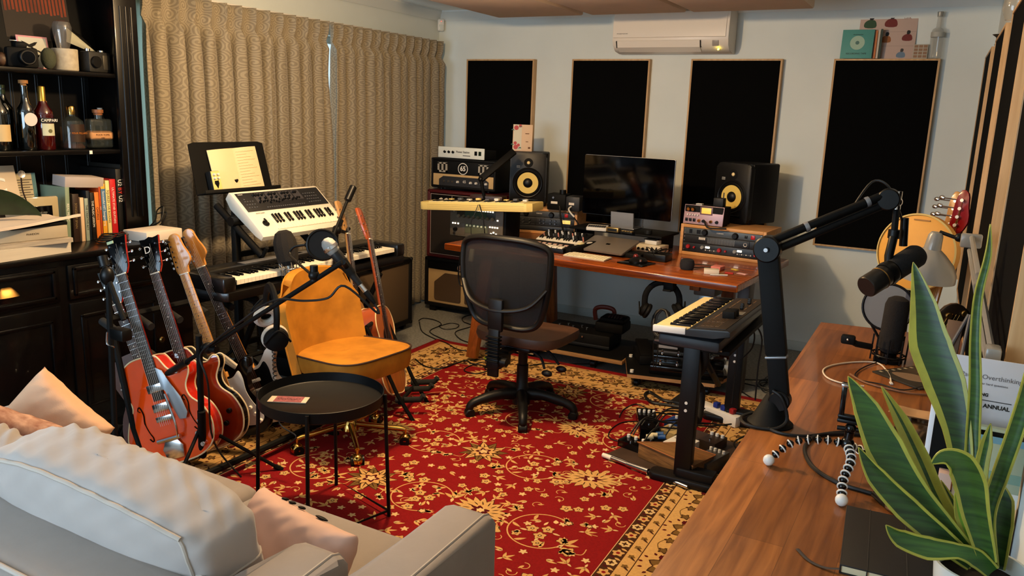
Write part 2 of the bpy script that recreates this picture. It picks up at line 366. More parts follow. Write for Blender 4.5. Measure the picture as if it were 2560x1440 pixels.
# ---------------------------------------------------------------- motion sensor, ceiling clouds, air conditioner
t = thing('motion_sensor', 'small white motion sensor with red dot, high in the room corner', 'sensor', (WX+.05, WY-.05, 2.335), rz=45)
B().box((0, 0, 0), (.055, .035, .1), .012).o('body', WHT, t); B().box((0, -.019, -.02), (.042, .006, .045), .003).o('lens', mat('sensor_lens', '#c9cfca', .2), t)
B().cyl((0, -.016, .03), (0, -.02, .03), .003).o('indicator_light', mat('led_red', '#ff5040', .4, emit=2), t)
CLOUD = mat('cloud_fabric', '#e2ccb8', .9, var=.03, bump=.3, bscale=400)
def cloud(x0, x1, label, y1=5.23):
    t = thing('ceiling_cloud', label, 'acoustic panel', ((x0+x1)/2, y1-.6, 2.29), group='acoustic panels hung under the ceiling')
    w = x1-x0; B().box((0, 0, .03), (w, 1.2, .06), .012).o('panel', CLOUD, t)
    for sx in (-1, 1):
        for sy in (-1, 1): B().cyl((sx*w*.35, sy*.45, .06), (sx*w*.35, sy*.45, .16), .002, n=6).o('hanging_wire', STEEL, t)
cloud(-3.04, -2.37, 'beige fabric ceiling cloud nearest the curtains'); cloud(-2.31, -1.65, 'beige fabric ceiling cloud in the middle of the three')
cloud(-1.61, -.87, 'beige fabric ceiling cloud nearest the air conditioner right side')
t = thing('air_conditioner', 'white wall-mounted split air conditioner above the computer', 'air conditioner', (-1.93, WY, 2.09))
AC = mat('ac_white', '#e0d8cc', .35); w = .86
prof = [(0, 0), (0, .3), (-.16, .3), (-.2, .28), (-.215, .2), (-.215, .09), (-.2, .045), (-.15, .01), (-.06, 0)]
B().prism(prof, w, Matrix.Translation((-w/2, 0, 0)) @ Matrix(((0,0,1,0), (1,0,0,0), (0,1,0,0), (0,0,0,1))), .006).o('body', AC, t)
b = B(); b.prism([(-.2, .28), (-.222, .2), (-.222, .105), (-.214, .1), (-.205, .2), (-.19, .28)], w-.03, Matrix.Translation((-w/2+.01, 0, 0)) @ Matrix(((0,0,1,0), (1,0,0,0), (0,1,0,0), (0,0,0,1)))); b.o('front_panel', AC, t)
b = B(); b.prism([(-.208, .085), (-.219, .08), (-.205, .035), (-.155, .005), (-.15, .012), (-.198, .042)], w-.24, Matrix.Translation((-w/2+.04, 0, 0)) @ Matrix(((0,0,1,0), (1,0,0,0), (0,1,0,0), (0,0,0,1)))); b.o('louvre', AC, t)
for x in (-w/2+.035, w/2-.195): B().box((x, -.2, .06), (.004, .03, .05), rot=(25,0,0)).o('louvre_gap', DGREY, t)
B().box((w/2-.09, -.208, .06), (.045, .006, .04), .003, rot=(20,0,0)).o('display', mat('ac_display', '#9a938a', .3), t)
B().cyl((w/2-.07, -.185, .022), (w/2-.07, -.196, .018), .006).o('indicator_light', mat('led_yellow', '#ffe040', .4, emit=14), t)
text('MITSUBISHI ELECTRIC', .009, GREY, t, (-w/2+.08, -.2235, .13))
# ---------------------------------------------------------------- acoustic panels on the walls
FAB = mat('panel_black_fabric', '#040404', .95, bump=.3, bscale=600, spec=.1); PFR = wood('panel_pine', '#c9a477', '#b08a5c', .55, along='Z', knots=False)
def panel(w, h, d, label, M, group):
    t = thing('sound_absorber', label, 'acoustic panel', group=group, M=M); e = .012
    b = B(); b.b2((-w/2, -d, 0), (-w/2+e, 0, h), .001); b.b2((w/2-e, -d, 0), (w/2, 0, h), .001); b.b2((-w/2+e, -d, 0), (w/2-e, 0, e), .001); b.b2((-w/2+e, -d, h-e), (w/2-e, 0, h), .001); b.o('frame', PFR, t)
    B().b2((-w/2+e, -d+.004, e), (w/2-e, -.01, h-e)).o('fabric', FAB, t); return t
for x0, x1, z0, d, nm in ((-3.73, -3.09, .95, .055, 'black fabric panel in a pine frame above the guitar amplifiers'), (-2.755, -2.115, .78, .05, 'black fabric panel in a pine frame behind the monitor'),
      (-1.8, -1.155, .78, .05, 'black fabric panel in a pine frame behind the right speaker'), (-.82, -.185, .79, .05, 'black fabric panel in a pine frame with bottle and cards on top')):
    panel(x1-x0, 2.055-z0, d, nm, Matrix.Translation(((x0+x1)/2, WY, z0)), 'framed acoustic panels on the back wall')
for y0, y1, nm in ((5.16, 5.86, 'tall black panel on the right wall, farthest from the camera'), (4.08, 4.82, 'tall black panel on the right wall, second from the far corner'),
      (3.02, 3.72, 'tall black panel on the right wall, third from the far corner'), (1.96, 2.64, 'tall black panel on the right wall, nearest the plant')):
    ym = (y0+y1)/2; M = Matrix.Translation((rw(ym), ym, .78)) @ Matrix.Rotation(-PI/2+.0215, 4, 'Z')
    panel(y1-y0, 1.28, .05, nm, M, 'framed acoustic panels on the right wall')
# ---------------------------------------------------------------- the rug
RW_, RL = 2.53, 3.55
RM = Matrix.Translation((-3.12, 4.63, 0)) @ Matrix.Rotation(math.radians(1.3), 4, 'Z')     # local origin: far left corner, x right, -y toward the camera
rugm = [mat('rug_red', '#7e1214', .95, var=.12, scale=120, bump=.5, bscale=700, spec=.15), mat('rug_tan', '#c59a5e', .95, var=.12, scale=150, spec=.15),
        mat('rug_brown', '#3f2412', .95, var=.1, spec=.15), mat('rug_pale', '#d0b07c', .95, var=.08, spec=.15), mat('rug_dark_red', '#4c0c12', .95, var=.15, spec=.15),
        mat('rug_beige', '#c79d60', .95, var=.1, scale=90, spec=.15), mat('rug_olive', '#6f5228', .95, var=.15, spec=.15)]
RD, TAN, BRN, PAL, DRD, BEI, OLV = range(7)
rt = thing('patterned_rug', 'large red and beige floral patterned rug covering the middle of the floor', 'rug', M=RM)
b = B().m(DRD); b.b2((0, -RL, 0), (RW_, 0, .010), .004); b.o('pile', rugm, rt, kind='thing')
pb = B(); RND = random.Random(11)
def flat(P, col, lay): pb.m(col); vs = [pb.v((p[0], p[1], .0102+lay*.00022)) for p in P]; pb.f(vs)
def rect(x0, y0, x1, y1, col, lay): flat([(x0, y0), (x1, y0), (x1, y1), (x0, y1)], col, lay)
def rose(cx, cy, r, n, amp, col, lay, a0=0, sx=1, sy=1, k=4, rot=0, pw=1):
    P = []; N = n*k
    for i in range(N):
        a = 2*PI*i/N; w_ = math.cos(n*a+a0); w_ = math.copysign(abs(w_)**pw, w_); rr = r*(1+amp*w_); x, y = rr*math.cos(a)*sx, rr*math.sin(a)*sy
        P.append((cx+x*math.cos(rot)-y*math.sin(rot), cy+x*math.sin(rot)+y*math.cos(rot)))
    flat(P, col, lay)
def leaf(x, y, a, L, w_, col, lay, bend=0):
    P = []; n = 5
    for s_ in (1, -1):
        for i in range(n+1):
            t = i/n if s_ == 1 else 1-i/n
            if s_ == -1 and i in (0, n): continue
            ox = L*t; oy = s_*w_*math.sin(PI*t**.8)*.5+bend*L*t*t
            P.append((x+ox*math.cos(a)-oy*math.sin(a), y+ox*math.sin(a)+oy*math.cos(a)))
    flat(P, col, lay)
def vine(P, w_, col, lay):
    P = spl([(p[0], p[1], 0) for p in P], 5); L_, R_ = [], []
    for i, p in enumerate(P):
        d = P[min(i+1, len(P)-1)]-P[max(i-1, 0)]; n = V3((-d.y, d.x, 0)).normalized()*w_/2; L_.append(p+n); R_.append(p-n)
    for i in range(len(P)-1): flat([L_[i], L_[i+1], R_[i+1], R_[i]], col, lay)
def arc(cx, cy, r, a0, a1, w_, col, lay, n=12): vine([(cx+r*math.cos(a0+(a1-a0)*i/n), cy+r*math.sin(a0+(a1-a0)*i/n)) for i in range(n+1)], w_, col, lay)
def small_flower(x, y, r=.022, a=0):
    rose(x, y, r*1.12, 5, .2, BRN, 2, a); rose(x, y, r, 5, .22, TAN, 3, a); rose(x, y, r*.36, 6, .1, BRN, 4); rose(x, y, r*.2, 6, .1, PAL, 5)
def burst(x, y, r, a, ser=18):            # beige sunburst palmette
    rose(x, y, r*1.05, ser, .17, BRN, 2, sx=1.15, sy=.9, rot=a); rose(x, y, r, ser, .19, TAN, 3, sx=1.15, sy=.88, rot=a)
    for i in range(14):
        t = 2*PI*i/14; leaf(x+r*.5*math.cos(t), y+r*.45*math.sin(t), t+.35, r*.38, r*.06, BRN, 4)
    rose(x, y, r*.36, 6, .3, DRD, 5, rot=a, sx=1.3, sy=.7); rose(x, y, r*.17, 6, .2, PAL, 6)
def ornate(x, y, r, a):                  # dark leafy palmette
    for i in range(11):
        t = a+2*PI*i/11; leaf(x, y, t, r*1.25, r*.52, BRN, 2, .12); leaf(x+.1*r*math.cos(t), y+.1*r*math.sin(t), t, r*1.08, r*.36, OLV if i % 2 else TAN, 3, .12); leaf(x+.3*r*math.cos(t), y+.3*r*math.sin(t), t, r*.7, r*.06, BRN, 4, .12)
    rose(x, y, r*.62, 9, .18, BRN, 5, rot=a); rose(x, y, r*.55, 9, .2, TAN, 6, rot=a); rose(x, y, r*.33, 5, .3, DRD, 7, rot=a); rose(x, y, r*.2, 5, .25, PAL, 8, rot=a)
def fan(x, y, a, r):                    # feathered leaf fan
    for i in range(-2, 3): leaf(x+.2*r*i*math.sin(a), y-.2*r*i*math.cos(a), a+i*.42, r, r*.3, TAN, 3, .25)
    rose(x, y, r*.35, 5, .2, BRN, 4); rose(x, y, r*.25, 5, .2, PAL, 5)
def cluster(x, y, a):
    for i in range(3): small_flower(x+.036*math.cos(a+i*2.1), y+.034*math.sin(a+i*2.1), .023, a)
    for i in range(4): leaf(x+.05*math.cos(a+i*1.5+.5), y+.05*math.sin(a+i*1.5+.5), a+i*1.5+.2, .035, .012, PAL, 3)
def lily(x, y, a, L=.07):
    for k in (-.7, 0, .7): leaf(x, y, a+k, L*(1 if k == 0 else .8), L*.26, TAN, 3, .2*k)
    leaf(x, y, a+PI, L*.5, L*.2, PAL, 4)
# field and border bands
E0 = .055; BW = [.055, .085, .30, .35, .41]     # red band | outer guard | beige border | tan guard | flower guard | field
def band(i0, i1, col, lay): rect(BW[i0] if i0 >= 0 else 0, -RL+(BW[i0] if i0 >= 0 else 0), RW_-(BW[i0] if i0 >= 0 else 0), -(BW[i0] if i0 >= 0 else 0), col, lay)
band(-1, 0, DRD, 0); rect(.004, -RL+.004, RW_-.004, -.004, RD, 0.3); band(0, 0, TAN, .6); rect(.058, -RL+.058, RW_-.058, -.058, BRN, .8); rect(.061, -RL+.061, RW_-.061, -.061, TAN, 1.0)
rect(.082, -RL+.082, RW_-.082, -.082, BRN, 1.2); rect(.086, -RL+.086, RW_-.086, -.086, BEI, 1.4)
rect(.298, -RL+.298, RW_-.298, -.298, BRN, 1.6); rect(.302, -RL+.302, RW_-.302, -.302, TAN, 1.7); rect(.35, -RL+.35, RW_-.35, -.35, BRN, 1.8)
rect(.407, -RL+.407, RW_-.407, -.407, PAL, 1.85); rect(.41, -RL+.41, RW_-.41, -.41, RD, 1.9)
def along(side, s, d):        # a point of the border: s along the side, d inward
    if side == 0: return (s, -d, 0)
    if side == 1: return (RW_-d, -s, -PI/2)
    if side == 2: return (s, -RL+d, PI)
    return (d, -s, PI/2)
for side, Ls in ((0, RW_), (1, RL), (3, RL)):
    n = int((Ls-.7)/.075); st = (Ls-.7)/n
    for i in range(n+1):
        s_ = .35+i*st; x, y, a = along(side, s_, .379)
        if i % 2: rose(x, y, .021, 5, .25, TAN, 3, a0=i); rose(x, y, .008, 6, .1, RD, 4)
        else: rose(x, y, .022, 6, .15, PAL, 3, a0=i); rose(x, y, .010, 4, .4, BRN, 4)
        x, y, a = along(side, s_+st/2, .379); leaf(x, y, a+1.2, .03, .012, TAN, 3); leaf(x, y, a-2, .026, .01, DRD, 3)
        x, y, a = along(side, s_, .326); rose(x, y, .013, 5, .2, OLV, 3); leaf(x, y, a+.4, .034, .01, BRN, 4, .4)
        x, y, a = along(side, s_, .0725); leaf(x, y, a, .026, .012, BRN, 3)
    n = int((Ls-.5)/.29); st = (Ls-.5)/n
    for i in range(n+1):
        s_ = .25+i*st; x, y, a = along(side, s_, .192)
        for j in range(14):
            t = 2*PI*j/14; leaf(x+.088*math.cos(t), y+.08*math.sin(t), t, .02, .012, DRD, 3)
        rose(x, y, .062, 7, .2, BRN, 3, rot=a, sx=1.2); rose(x, y, .055, 7, .22, OLV, 4, rot=a, sx=1.2); rose(x, y, .038, 5, .25, TAN, 5, rot=a); rose(x, y, .026, 6, .15, BRN, 6, rot=a); rose(x, y, .018, 6, .2, TAN, 7); rose(x, y, .008, 5, .1, DRD, 8)
        leaf(x-.05*math.cos(a+.5), y-.05*math.sin(a+.5), a+PI+.5, .035, .028, DRD, 6)
        if i < n:
            for q, dd in ((.36, .235), (.5, .15), (.64, .235)):
                x, y, a = along(side, s_+st*q, dd)
                if q == .5:
                    for k in range(5): leaf(x, y, a+k*2*PI/5, .045, .022, BRN, 3, .2); leaf(x, y, a+k*2*PI/5, .038, .013, OLV, 4, .2)
                else: rose(x, y, .02, 5, .3, BRN, 3, a0=q*9); rose(x, y, .014, 5, .3, OLV, 4, a0=q*9)
                leaf(x+.03, y-.01, a+.9, .05, .012, OLV, 2.5, .5)
            x, y, a = along(side, s_+st*.5, .25); vine([(x-.05*math.cos(a), y-.05*math.sin(a)), (x+.02*math.sin(a), y-.02*math.cos(a)), (x+.05*math.cos(a), y+.05*math.sin(a))], .004, OLV, 2.5)
# the field: palmettes on a lattice joined by circling vines
cx0, cy0, CW, CH = RW_/2, -.41-.05, .57, .60; fx0, fx1, fy0 = .41, RW_-.41, -.41
def inside(x, y, r=0): return fx0+r < x < fx1-r and y+r < fy0
for j in range(0, 6):
    for i in range(-2, 3):
        x = cx0+(i+.5*(j % 2))*CW*.98; y = cy0-.05-j*CH*.86
        sg = 1 if i % 2 else -1
        if inside(x, y, .08): (ornate if (i+j) % 2 == 0 else burst)(x, y, .098 if (i+j) % 2 == 0 else .096, .3*sg)
        mx, my = x+CW*.5, y-.02
        r = .132
        if inside(mx, my, r*.9):
            arc(mx, my, r, .4*sg, (.4+4.9)*sg, .006, TAN, 2.6)
            cluster(mx, my-.005, .7*i+j); e = (mx+r*math.cos(.4*sg), my+r*math.sin(.4*sg)); lily(e[0], e[1], .4*sg+1.5, .075)
            e = (mx+r*math.cos(5.3*sg), my+r*math.sin(5.3*sg)); fan(e[0], e[1], 5.3*sg+1.2, .05)
            for q in (1.2, 2.1, 3.2, 4.2): leaf(mx+(r-.005)*math.cos(q*sg), my+(r-.005)*math.sin(q*sg), q*sg+PI-.7, .05, .016, TAN, 3, .3)
            leaf(mx+.03, my+.08, 2, .03, .022, PAL, 3); leaf(mx-.07, my-.04, 4, .03, .02, PAL, 3)
        for q in range(4):
            a = PI/4+q*PI/2; px_, py_ = x+.17*math.cos(a), y+.155*math.sin(a)
            if inside(px_, py_, .02):
                vine([(x+.09*math.cos(a), y+.08*math.sin(a)), (x+.13*math.cos(a+.25), y+.12*math.sin(a+.25)), (px_, py_)], .004, TAN, 2.4)
                [small_flower, lambda X, Y: lily(X, Y, a, .055), lambda X, Y: fan(X, Y, a, .04), lambda X, Y: small_flower(X, Y, .028)][(q+i) % 4](px_, py_)
# scatter of small sprigs in what is left of the red ground, kept apart from one another
pts = []
tries = 0
while len(pts) < 620 and tries < 16000:
    tries += 1; x, y = RND.uniform(fx0+.02, fx1-.02), RND.uniform(-RL+.45, fy0-.02); ok = True
    for (a_, b_) in pts:
        if (a_-x)**2+(b_-y)**2 < .045**2: ok = False; break
    if not ok: continue
    for j in range(0, 6):
        for i in range(-2, 3):
            X = cx0+(i+.5*(j % 2))*CW*.98; Y = cy0-.05-j*CH*.86
            if (X-x)**2+(Y-y)**2 < .115**2 or abs(math.hypot(X+CW*.5-x, Y-.02-y)-.132) < .018 or math.hypot(X+CW*.5-x, Y-.02-y) < .07: ok = False
    if not ok: continue
    pts.append((x, y)); k = RND.random(); a = RND.uniform(0, 6.28)
    if k < .28: small_flower(x, y, RND.uniform(.017, .024), a)
    elif k < .5: leaf(x, y, a, .045, .016, TAN, 3, .4); leaf(x, y, a+.8, .03, .012, PAL, 3)
    elif k < .7: lily(x, y, a, .05)
    elif k < .85: rose(x, y, .014, 5, .35, PAL, 3, a0=a)
    else: arc(x, y, .02, a, a+4, .0035, TAN, 3, 6); leaf(x, y, a, .03, .012, TAN, 4)
bm = pb.bm; me = bpy.data.meshes.new('pattern'); bm.to_mesh(me); bm.free()
for q in rugm: me.materials.append(q)
po = bpy.data.objects.new('pattern', me); COL.objects.link(po); po.parent = rt
# ---------------------------------------------------------------- black dresser
HB = mat('black_painted_wood', '#050404', .3, var=.15, coat=.15, spec=.3); HB2 = mat('black_wood_back', '#060505', .4, var=.2)
HX, HF, HT = WX+.02, -3.47, .92; HY0, HY1 = .35, 2.86
h = thing('dresser', 'tall black painted wooden dresser with open shelves, drawers and cupboard doors', 'dresser', (HX, HY1, 0))
def hb(a, c, bev=.003): return ((a[0]-HX, a[1]-HY1, a[2]), (c[0]-HX, c[1]-HY1, c[2]), bev)
b = B(); b.b2(*hb((HX, HY0, .06), (HF-.03, HY1-.02, HT-.03))); b.b2(*hb((HX, HY0+.02, 0), (HF-.06, HY1-.05, .06))); b.o('base_cabinet', HB, h)
B().b2(*hb((HX, HY0-.02, HT-.03), (HF+.01, HY1, HT), .008)).o('countertop', HB, h)
mould = lambda b, y0, y1, z0, z1, x, w_=.016, d=.012: [b.b2((x-HX-.002, p[0]-HY1, p[1]), (x-HX+d, p[2]-HY1, p[3]), .004) for p in ((y0, z0, y1, z0+w_), (y0, z1-w_, y1, z1), (y0, z0, y0+w_, z1), (y1-w_, z0, y1, z1))]
FX = HF-.03; ys = [.62, 1.37, 2.1, 2.83]; ys = [.57, 1.09, 1.62, 2.14, 2.67]
PULL = None
for k in range(4):
    y0, y1 = ys[k], ys[k+1]; a, c = y0+.022, y1-.022; my0 = (a+c)/2
    dr = B().b2(*hb((FX-.02, a, .70), (FX+.012, c, .86), .003)); mould(dr, a+.02, c-.02, .715, .85, FX+.012); d = dr.o('drawer', HB, h)
    q = B().grid(lambda u, v: (FX+.014-HX+.026*math.sin(PI*v*.5)*math.sin(PI*u)**.4, my0-HY1-.05*math.cos(PI*u)*(.35+.65*math.sin(PI*v*.5)), .805-.04*math.sin(PI*v*.5)**1.5), 18, 8, .002)
    q.o('cup_handle', BRASS, d)
    my = (a+c)/2
    for s_, (p, r_) in ((k % 2, (a, c)),):
        dr = B().b2(*hb((FX-.02, p, .1), (FX+.01, r_, .68), .003)); mould(dr, p+.045, r_-.045, .16, .62, FX+.008, .014, .01)
        dr.b2(((FX-HX+.004), p+.075-HY1, .19), ((FX-HX+.011), p+.08-HY1, .59)); dd = dr.o('door', HB, h)
        ky = r_-.03 if s_ == 1 else p+.03
        B().lathe([(.005, 0), (.006, .008), (.014, .016), (.016, .024), (.011, .031), (0, .033)], ((FX+.01-HX), ky-HY1, .41), rot=(0, 90, 0)).o('knob', mat('antique_brass', '#7a5f36', .35, 1), dd)
UX, UT = -3.715, CZ-.02
b = B(); b.b2(*hb((HX, HY0, HT), (HX+.015, HY1-.03, UT)))
y = HY0+.1
while y < 2.7: b.cyl((HX+.015-HX, y-HY1, HT), (HX+.015-HX, y-HY1, UT), .004, n=6); b.cyl((HX+.015-HX, y+.011-HY1, HT), (.015, y+.011-HY1, UT), .003, n=6); y += .122
b.o('back_boards', HB2, h)
b = B(); b.b2(*hb((HX, 2.68, HT), (UX, 2.71, UT))); b.b2(*hb((UX-.02, 2.63, HT), (UX+.012, 2.76, UT), .006))
for yy in (2.665, 2.695, 2.725): b.cyl((UX+.012-HX, yy-HY1, HT+.1), (UX+.012-HX, yy-HY1, 2.06), .006, n=8)
b.o('side_post', HB, h)
b = B(); b.b2(*hb((HX, HY0, HT), (UX, HY0+.03, UT))); b.o('side_panel', HB, h)
for z in (1.365, 1.735): B().b2(*hb((HX+.01, HY0+.02, z-.022), (UX-.005, 2.69, z), .004)).o('shelf', HB, h)
B().b2(*hb((HX, HY0, UT-.16), (UX+.02, 2.78, UT), .01)).o('cornice', HB, h)
b = B(); b.b2((-3.716-HX, 2.46-HY1, 1.345), (-3.7145-HX, 2.475-HY1, 1.362)); b.o('price_sticker', PAPER, h)
# ---- bottles
def bottle(label, x, y, z, prof, gm, cap=None, capm=BLK, lab=None, labm=PAPER, liq=None, flat=1, txt=None, tcol=None, tsz=.02, rz=0, group='spirit bottles on the dresser shelf'):
    t = thing('bottle', label, 'bottle', (x, y, z), rz=rz, group=group); b = B(); b.x(Matrix.Diagonal((flat, 1, 1, 1))); b.lathe(prof, n=28); b.o('glass', gm, t)
    if liq: q = B(); q.x(Matrix.Diagonal((flat, 1, 1, 1))); q.lathe([(max(0, r-.004), zz+.003) for r, zz in prof if zz < liq[0]]+[(0, liq[0])], n=24, close=False); q.o('spirit', liq[1], t)
    if cap: B().lathe(cap, n=20).o('cap', capm, t)
    if lab:
        z0, z1, r, hw = lab; B().grid(lambda u, v: ((r+.0006)*math.cos((u-.5)*2*hw)*flat, (r+.0006)*math.sin((u-.5)*2*hw), z0+(z1-z0)*v), 14, 2, .0004).o('label', labm, t)
    if txt: text(txt, tsz, tcol, t, ((r+.0018)*flat, 0, (z0+z1)/2 if len(txt) else 0), (90, 0, 90))
    return t
def bp(r, h, sh, nr): return [(r*.9, 0), (r, .006), (r, sh), (r*.93, sh+.02), (r*.55, sh+.045), (nr*1.15, sh+.065), (nr, sh+.08), (nr, h), (nr+.002, h), (nr+.002, h+.006), (0, h+.006)]
DG = mat('dark_bottle', '#050604', .05, coat=1, spec=.9); AMB = mat('amber_spirit', '#5a2206', .1, trans=.3); REDL = mat('red_aperitif', '#3a0505', .06, coat=1); CLR = mat('bottle_clear', '#3c4240', .04, alpha=.4, spec=1, coat=1)
SZ = 1.366
bx = -3.80
bottle('dark wine bottle with pale label at the left end of the bottle shelf', bx, 2.095, SZ, bp(.04, .26, .16, .013), DG, lab=(.04, .115, .04, .9), labm=mat('tan_label', '#c2a878', .7))
bottle('green-black bottle without label behind the front row', bx-.06, 2.15, SZ, bp(.043, .27, .17, .013), DG, cap=[(.014, .25), (.015, .29), (0, .292)], capm=mat('green_foil', '#24301e', .3, .4))
bottle('tall dark bottle with an oval white label and cork stopper', bx+.02, 2.205, SZ, bp(.036, .285, .17, .014), DG, cap=[(.012, .28), (.012, .3), (.02, .3), (.02, .315), (0, .316)], capm=mat('cork', '#8a5f32', .8))
t = bpy.context.scene.objects['bottle.002']; B().lathe([(.03, 0), (.03, .0008), (0, .0008)], (.0355, 0, .14), rot=(0, 90, 0)).o('oval_label', mat('label_pink', '#cfc0bc', .7), t)
bt = bottle('red aperitif bottle with gold foil neck and a white lower label', bx+.01, 2.292, SZ, bp(.042, .27, .16, .013), REDL, cap=[(.0155, .215), (.0155, .288), (.013, .292), (0, .293)], capm=mat('gold_foil', '#b8923e', .3, .8), lab=(.125, .148, .0422, 1.0), labm=mat('label_navy', '#0a0c14', .5), txt='CAMPARI', tcol=mat('label_white', '#e8e4da', .6), tsz=.019)
B().grid(lambda u, v: (.0427*math.cos((u-.5)*1.5), .0427*math.sin((u-.5)*1.5), .066+.056*v), 10, 2, .0004).o('lower_label', mat('label_green', '#b4b8a0', .7), bt)
B().lathe([(.009, 0), (.009, .0008), (0, .0008)], (.0432, .002, .088), rot=(0, 90, 0)).o('crest', mat('crest_olive', '#5c5a36', .7), bt)
bottle('round-shouldered clear bottle of brown spirit with copper lettering', bx, 2.435, SZ, [(.05, 0), (.055, .006), (.055, .11), (.05, .135), (.03, .152), (.018, .158), (.017, .185), (0, .185)], CLR, cap=[(.019, .165), (.02, .2), (.017, .205), (0, .206)], capm=GOLD, liq=(.1, AMB), lab=(.035, .12, .055, .7), labm=mat('label_brown', '#2c1c12', .4), txt='FOUR PILLARS', tcol=mat('copper_ink', '#e08a3a', .3, .6), tsz=.0125)
bottle('dark amber bottle tucked behind the red aperitif', bx-.08, 2.35, SZ, bp(.036, .22, .13, .012), mat('brown_bottle', '#1d0e05', .1), cap=[(.015, .2), (.017, .225), (0, .226)], capm=mat('cork', '#8a5f32', .8), lab=(.04, .11, .036, .9), labm=mat('label_tan2', '#7a5226', .7))
t = bottle('squat clear gin flask with wooden stopper and tan band label', bx+.0, 2.575, SZ, [(.018, .145), (.018, .17), (0, .17)], CLR, cap=[(.02, .165), (.021, .175), (.026, .176), (.026, .192), (0, .193)], capm=mat('stopper_wood', '#7c4c28', .5))
B().box((0, 0, .075), (.055, .125, .145), .014, seg=3).o('flask_body', CLR, t); B().box((0, 0, .065), (.058, .128, .045), .014, seg=3).o('band_label', mat('band_tan', '#b58456', .7), t); text('POOR TOMS', .013, BRN_ := mat('ink_brown', '#4a2a18', .6), t, (.0297, 0, .068), (90, 0, 90)); text('GIN', .011, BRN_, t, (.0297, 0, .053), (90, 0, 90))
bottle('small clear bottle with white cap at the right end of the shelf', bx-.085, 2.645, SZ, bp(.03, .17, .11, .011), CLR, cap=[(.0125, .165), (.0125, .2), (0, .2)], capm=WHT)
# ---- top shelf ornaments
TZ = 1.7365
t = thing('framed_picture', 'black framed picture with an orange striped print on the top shelf', 'picture', (-3.93, 2.42, TZ), rot=(0, -8, 0))
b = B(); b.b2((-.01, -.28, 0), (.012, .28, .44), .004); b.o('frame', BLKM, t); b = B(); b.b2((.0125, -.18, .14), (.0135, .14, .38)); b.o('mount', mat('mount_brown', '#1c120b', .7), t)
b = B()
for i in range(17): b.b2((.0136, -.17+i*.018, .26+.004*(i % 3)), (.0142, -.159+i*.018, .36)); 
b.o('striped_print', mat('burnt_orange', '#6e2d14', .8, var=.4), t)
def card(label, x, y, z, w_, h_, rot, mats, th=.003, cat='card', name='greeting_card', group=None):
    t = thing(name, label, cat, (x, y, z), rot=rot, group=group); B().b2((-th/2, -w_/2, 0), (th/2, w_/2, h_), .0008).o('board', mats, t); return t
t = card('small white card with two black birds and a pink edge', -3.87, 2.33, TZ, .14, .155, (0, -12, -6), mat('card_pink', '#c48a90', .7))
b = B(); b.b2((.0016, -.062, .008), (.0024, .062, .147)); b.o('print', mat('card_white', '#b8b8aa', .8), t)
b = B().x(Matrix.Translation((.0026, 0, .09)) @ Matrix(((0,0,1,0), (1,0,0,0), (0,1,0,0), (0,0,0,1))))
for cx, cy, k, fl in ((-.012, .02, 1, 1), (.032, -.01, .6, -1), (.0, -.035, .7, 1)):
    b.prism([(cx+p[0]*k*fl, cy+p[1]*k) for p in ((-.04, .02), (-.02, .012), (-.005, .004), (.02, .016), (.034, .018), (.022, .002), (.008, -.006), (.02, -.02), (.004, -.012), (-.01, -.008), (-.024, .002))], .0004)
b.o('bird_silhouettes', BLKM, t)
t = thing('candle_pot', 'round off-white stoneware pot holding a glass tumbler', 'pot', (-3.82, 2.44, TZ)); B().lathe([(.052, 0), (.056, .004), (.057, .1), (.054, .102), (.05, .098), (.05, .02), (0, .02)], n=32).o('body', mat('stoneware', '#a89f8c', .75, var=.15, scale=40), t)
t = thing('glass_tumbler', 'tall glass tumbler upside down on the off-white pot', 'glass', (-3.82, 2.435, TZ+.1022)); B().lathe([(.028, 0), (.04, .07), (.043, .1), (.036, .122), (.012, .13), (0, .131)], n=28, close=False).o('glass', mat('tumbler_glass', '#6b6660', .05, alpha=.45, spec=1, coat=1), t)
t = thing('camera', 'black film camera with a round lens on the top shelf', 'camera', (-3.80, 2.22, TZ), rz=-15)
B().box((0, 0, .045), (.05, .13, .09), .012).box((-.005, 0, .1), (.04, .05, .03), .01).o('body', BLKM, t); B().cyl((.02, .01, .045), (.07, .01, .045), .034, n=24, bev=.003).o('lens', BLK, t); B().cyl((.07, .01, .045), (.072, .01, .045), .026, n=24).o('glass_front', mat('lens_glass', '#0a0c10', .02, coat=1), t); B().box((0, -.03, .117), (.02, .03, .004), .001).o('hot_shoe', STEEL, t)
t = thing('vintage_camera', 'dark boxy vintage camera at the right end of the top shelf', 'camera', (-3.80, 2.58, TZ), rz=8)
B().box((0, 0, .05), (.07, .13, .1), .01).o('body', mat('dark_leatherette', '#141412', .6, bump=.5, bscale=400), t); B().cyl((.035, -.03, .05), (.05, -.03, .05), .028, n=20, bev=.002).o('lens', BLK, t); B().box((.036, .035, .05), (.004, .04, .07), .002).o('front_plate', mat('pewter', '#4a4842', .4, .7), t)
B().cyl((.0, -.04, .1), (.0, -.04, .112), .012).o('dial', STEEL, t); B().cyl((0, .04, .1), (0, .04, .108), .014).o('dial', STEEL, t)
t = thing('bird_figurine', 'black and white carved bird figurine perched behind the vintage camera', 'figurine', (-3.90, 2.53, TZ+.0))
b = B(); b.tube([(0, -.055, .06), (0, -.045, .16), (0, -.03, .2), (0, .02, .16), (0, .09, .1), (0, .14, .07)], [.02, .03, .024, .032, .018, .004], n=10, k=4); b.cyl((0, -.02, 0), (0, -.02, .1), .02); b.o('body', BLKM, t)
B().grid(lambda u, v: (.028+.008*math.sin(PI*v), -.045+.17*u, .21-.12*u-.07*v*(1-u)), 8, 4, .002).o('white_wing', mat('bone_white', '#a5a592', .6), t)
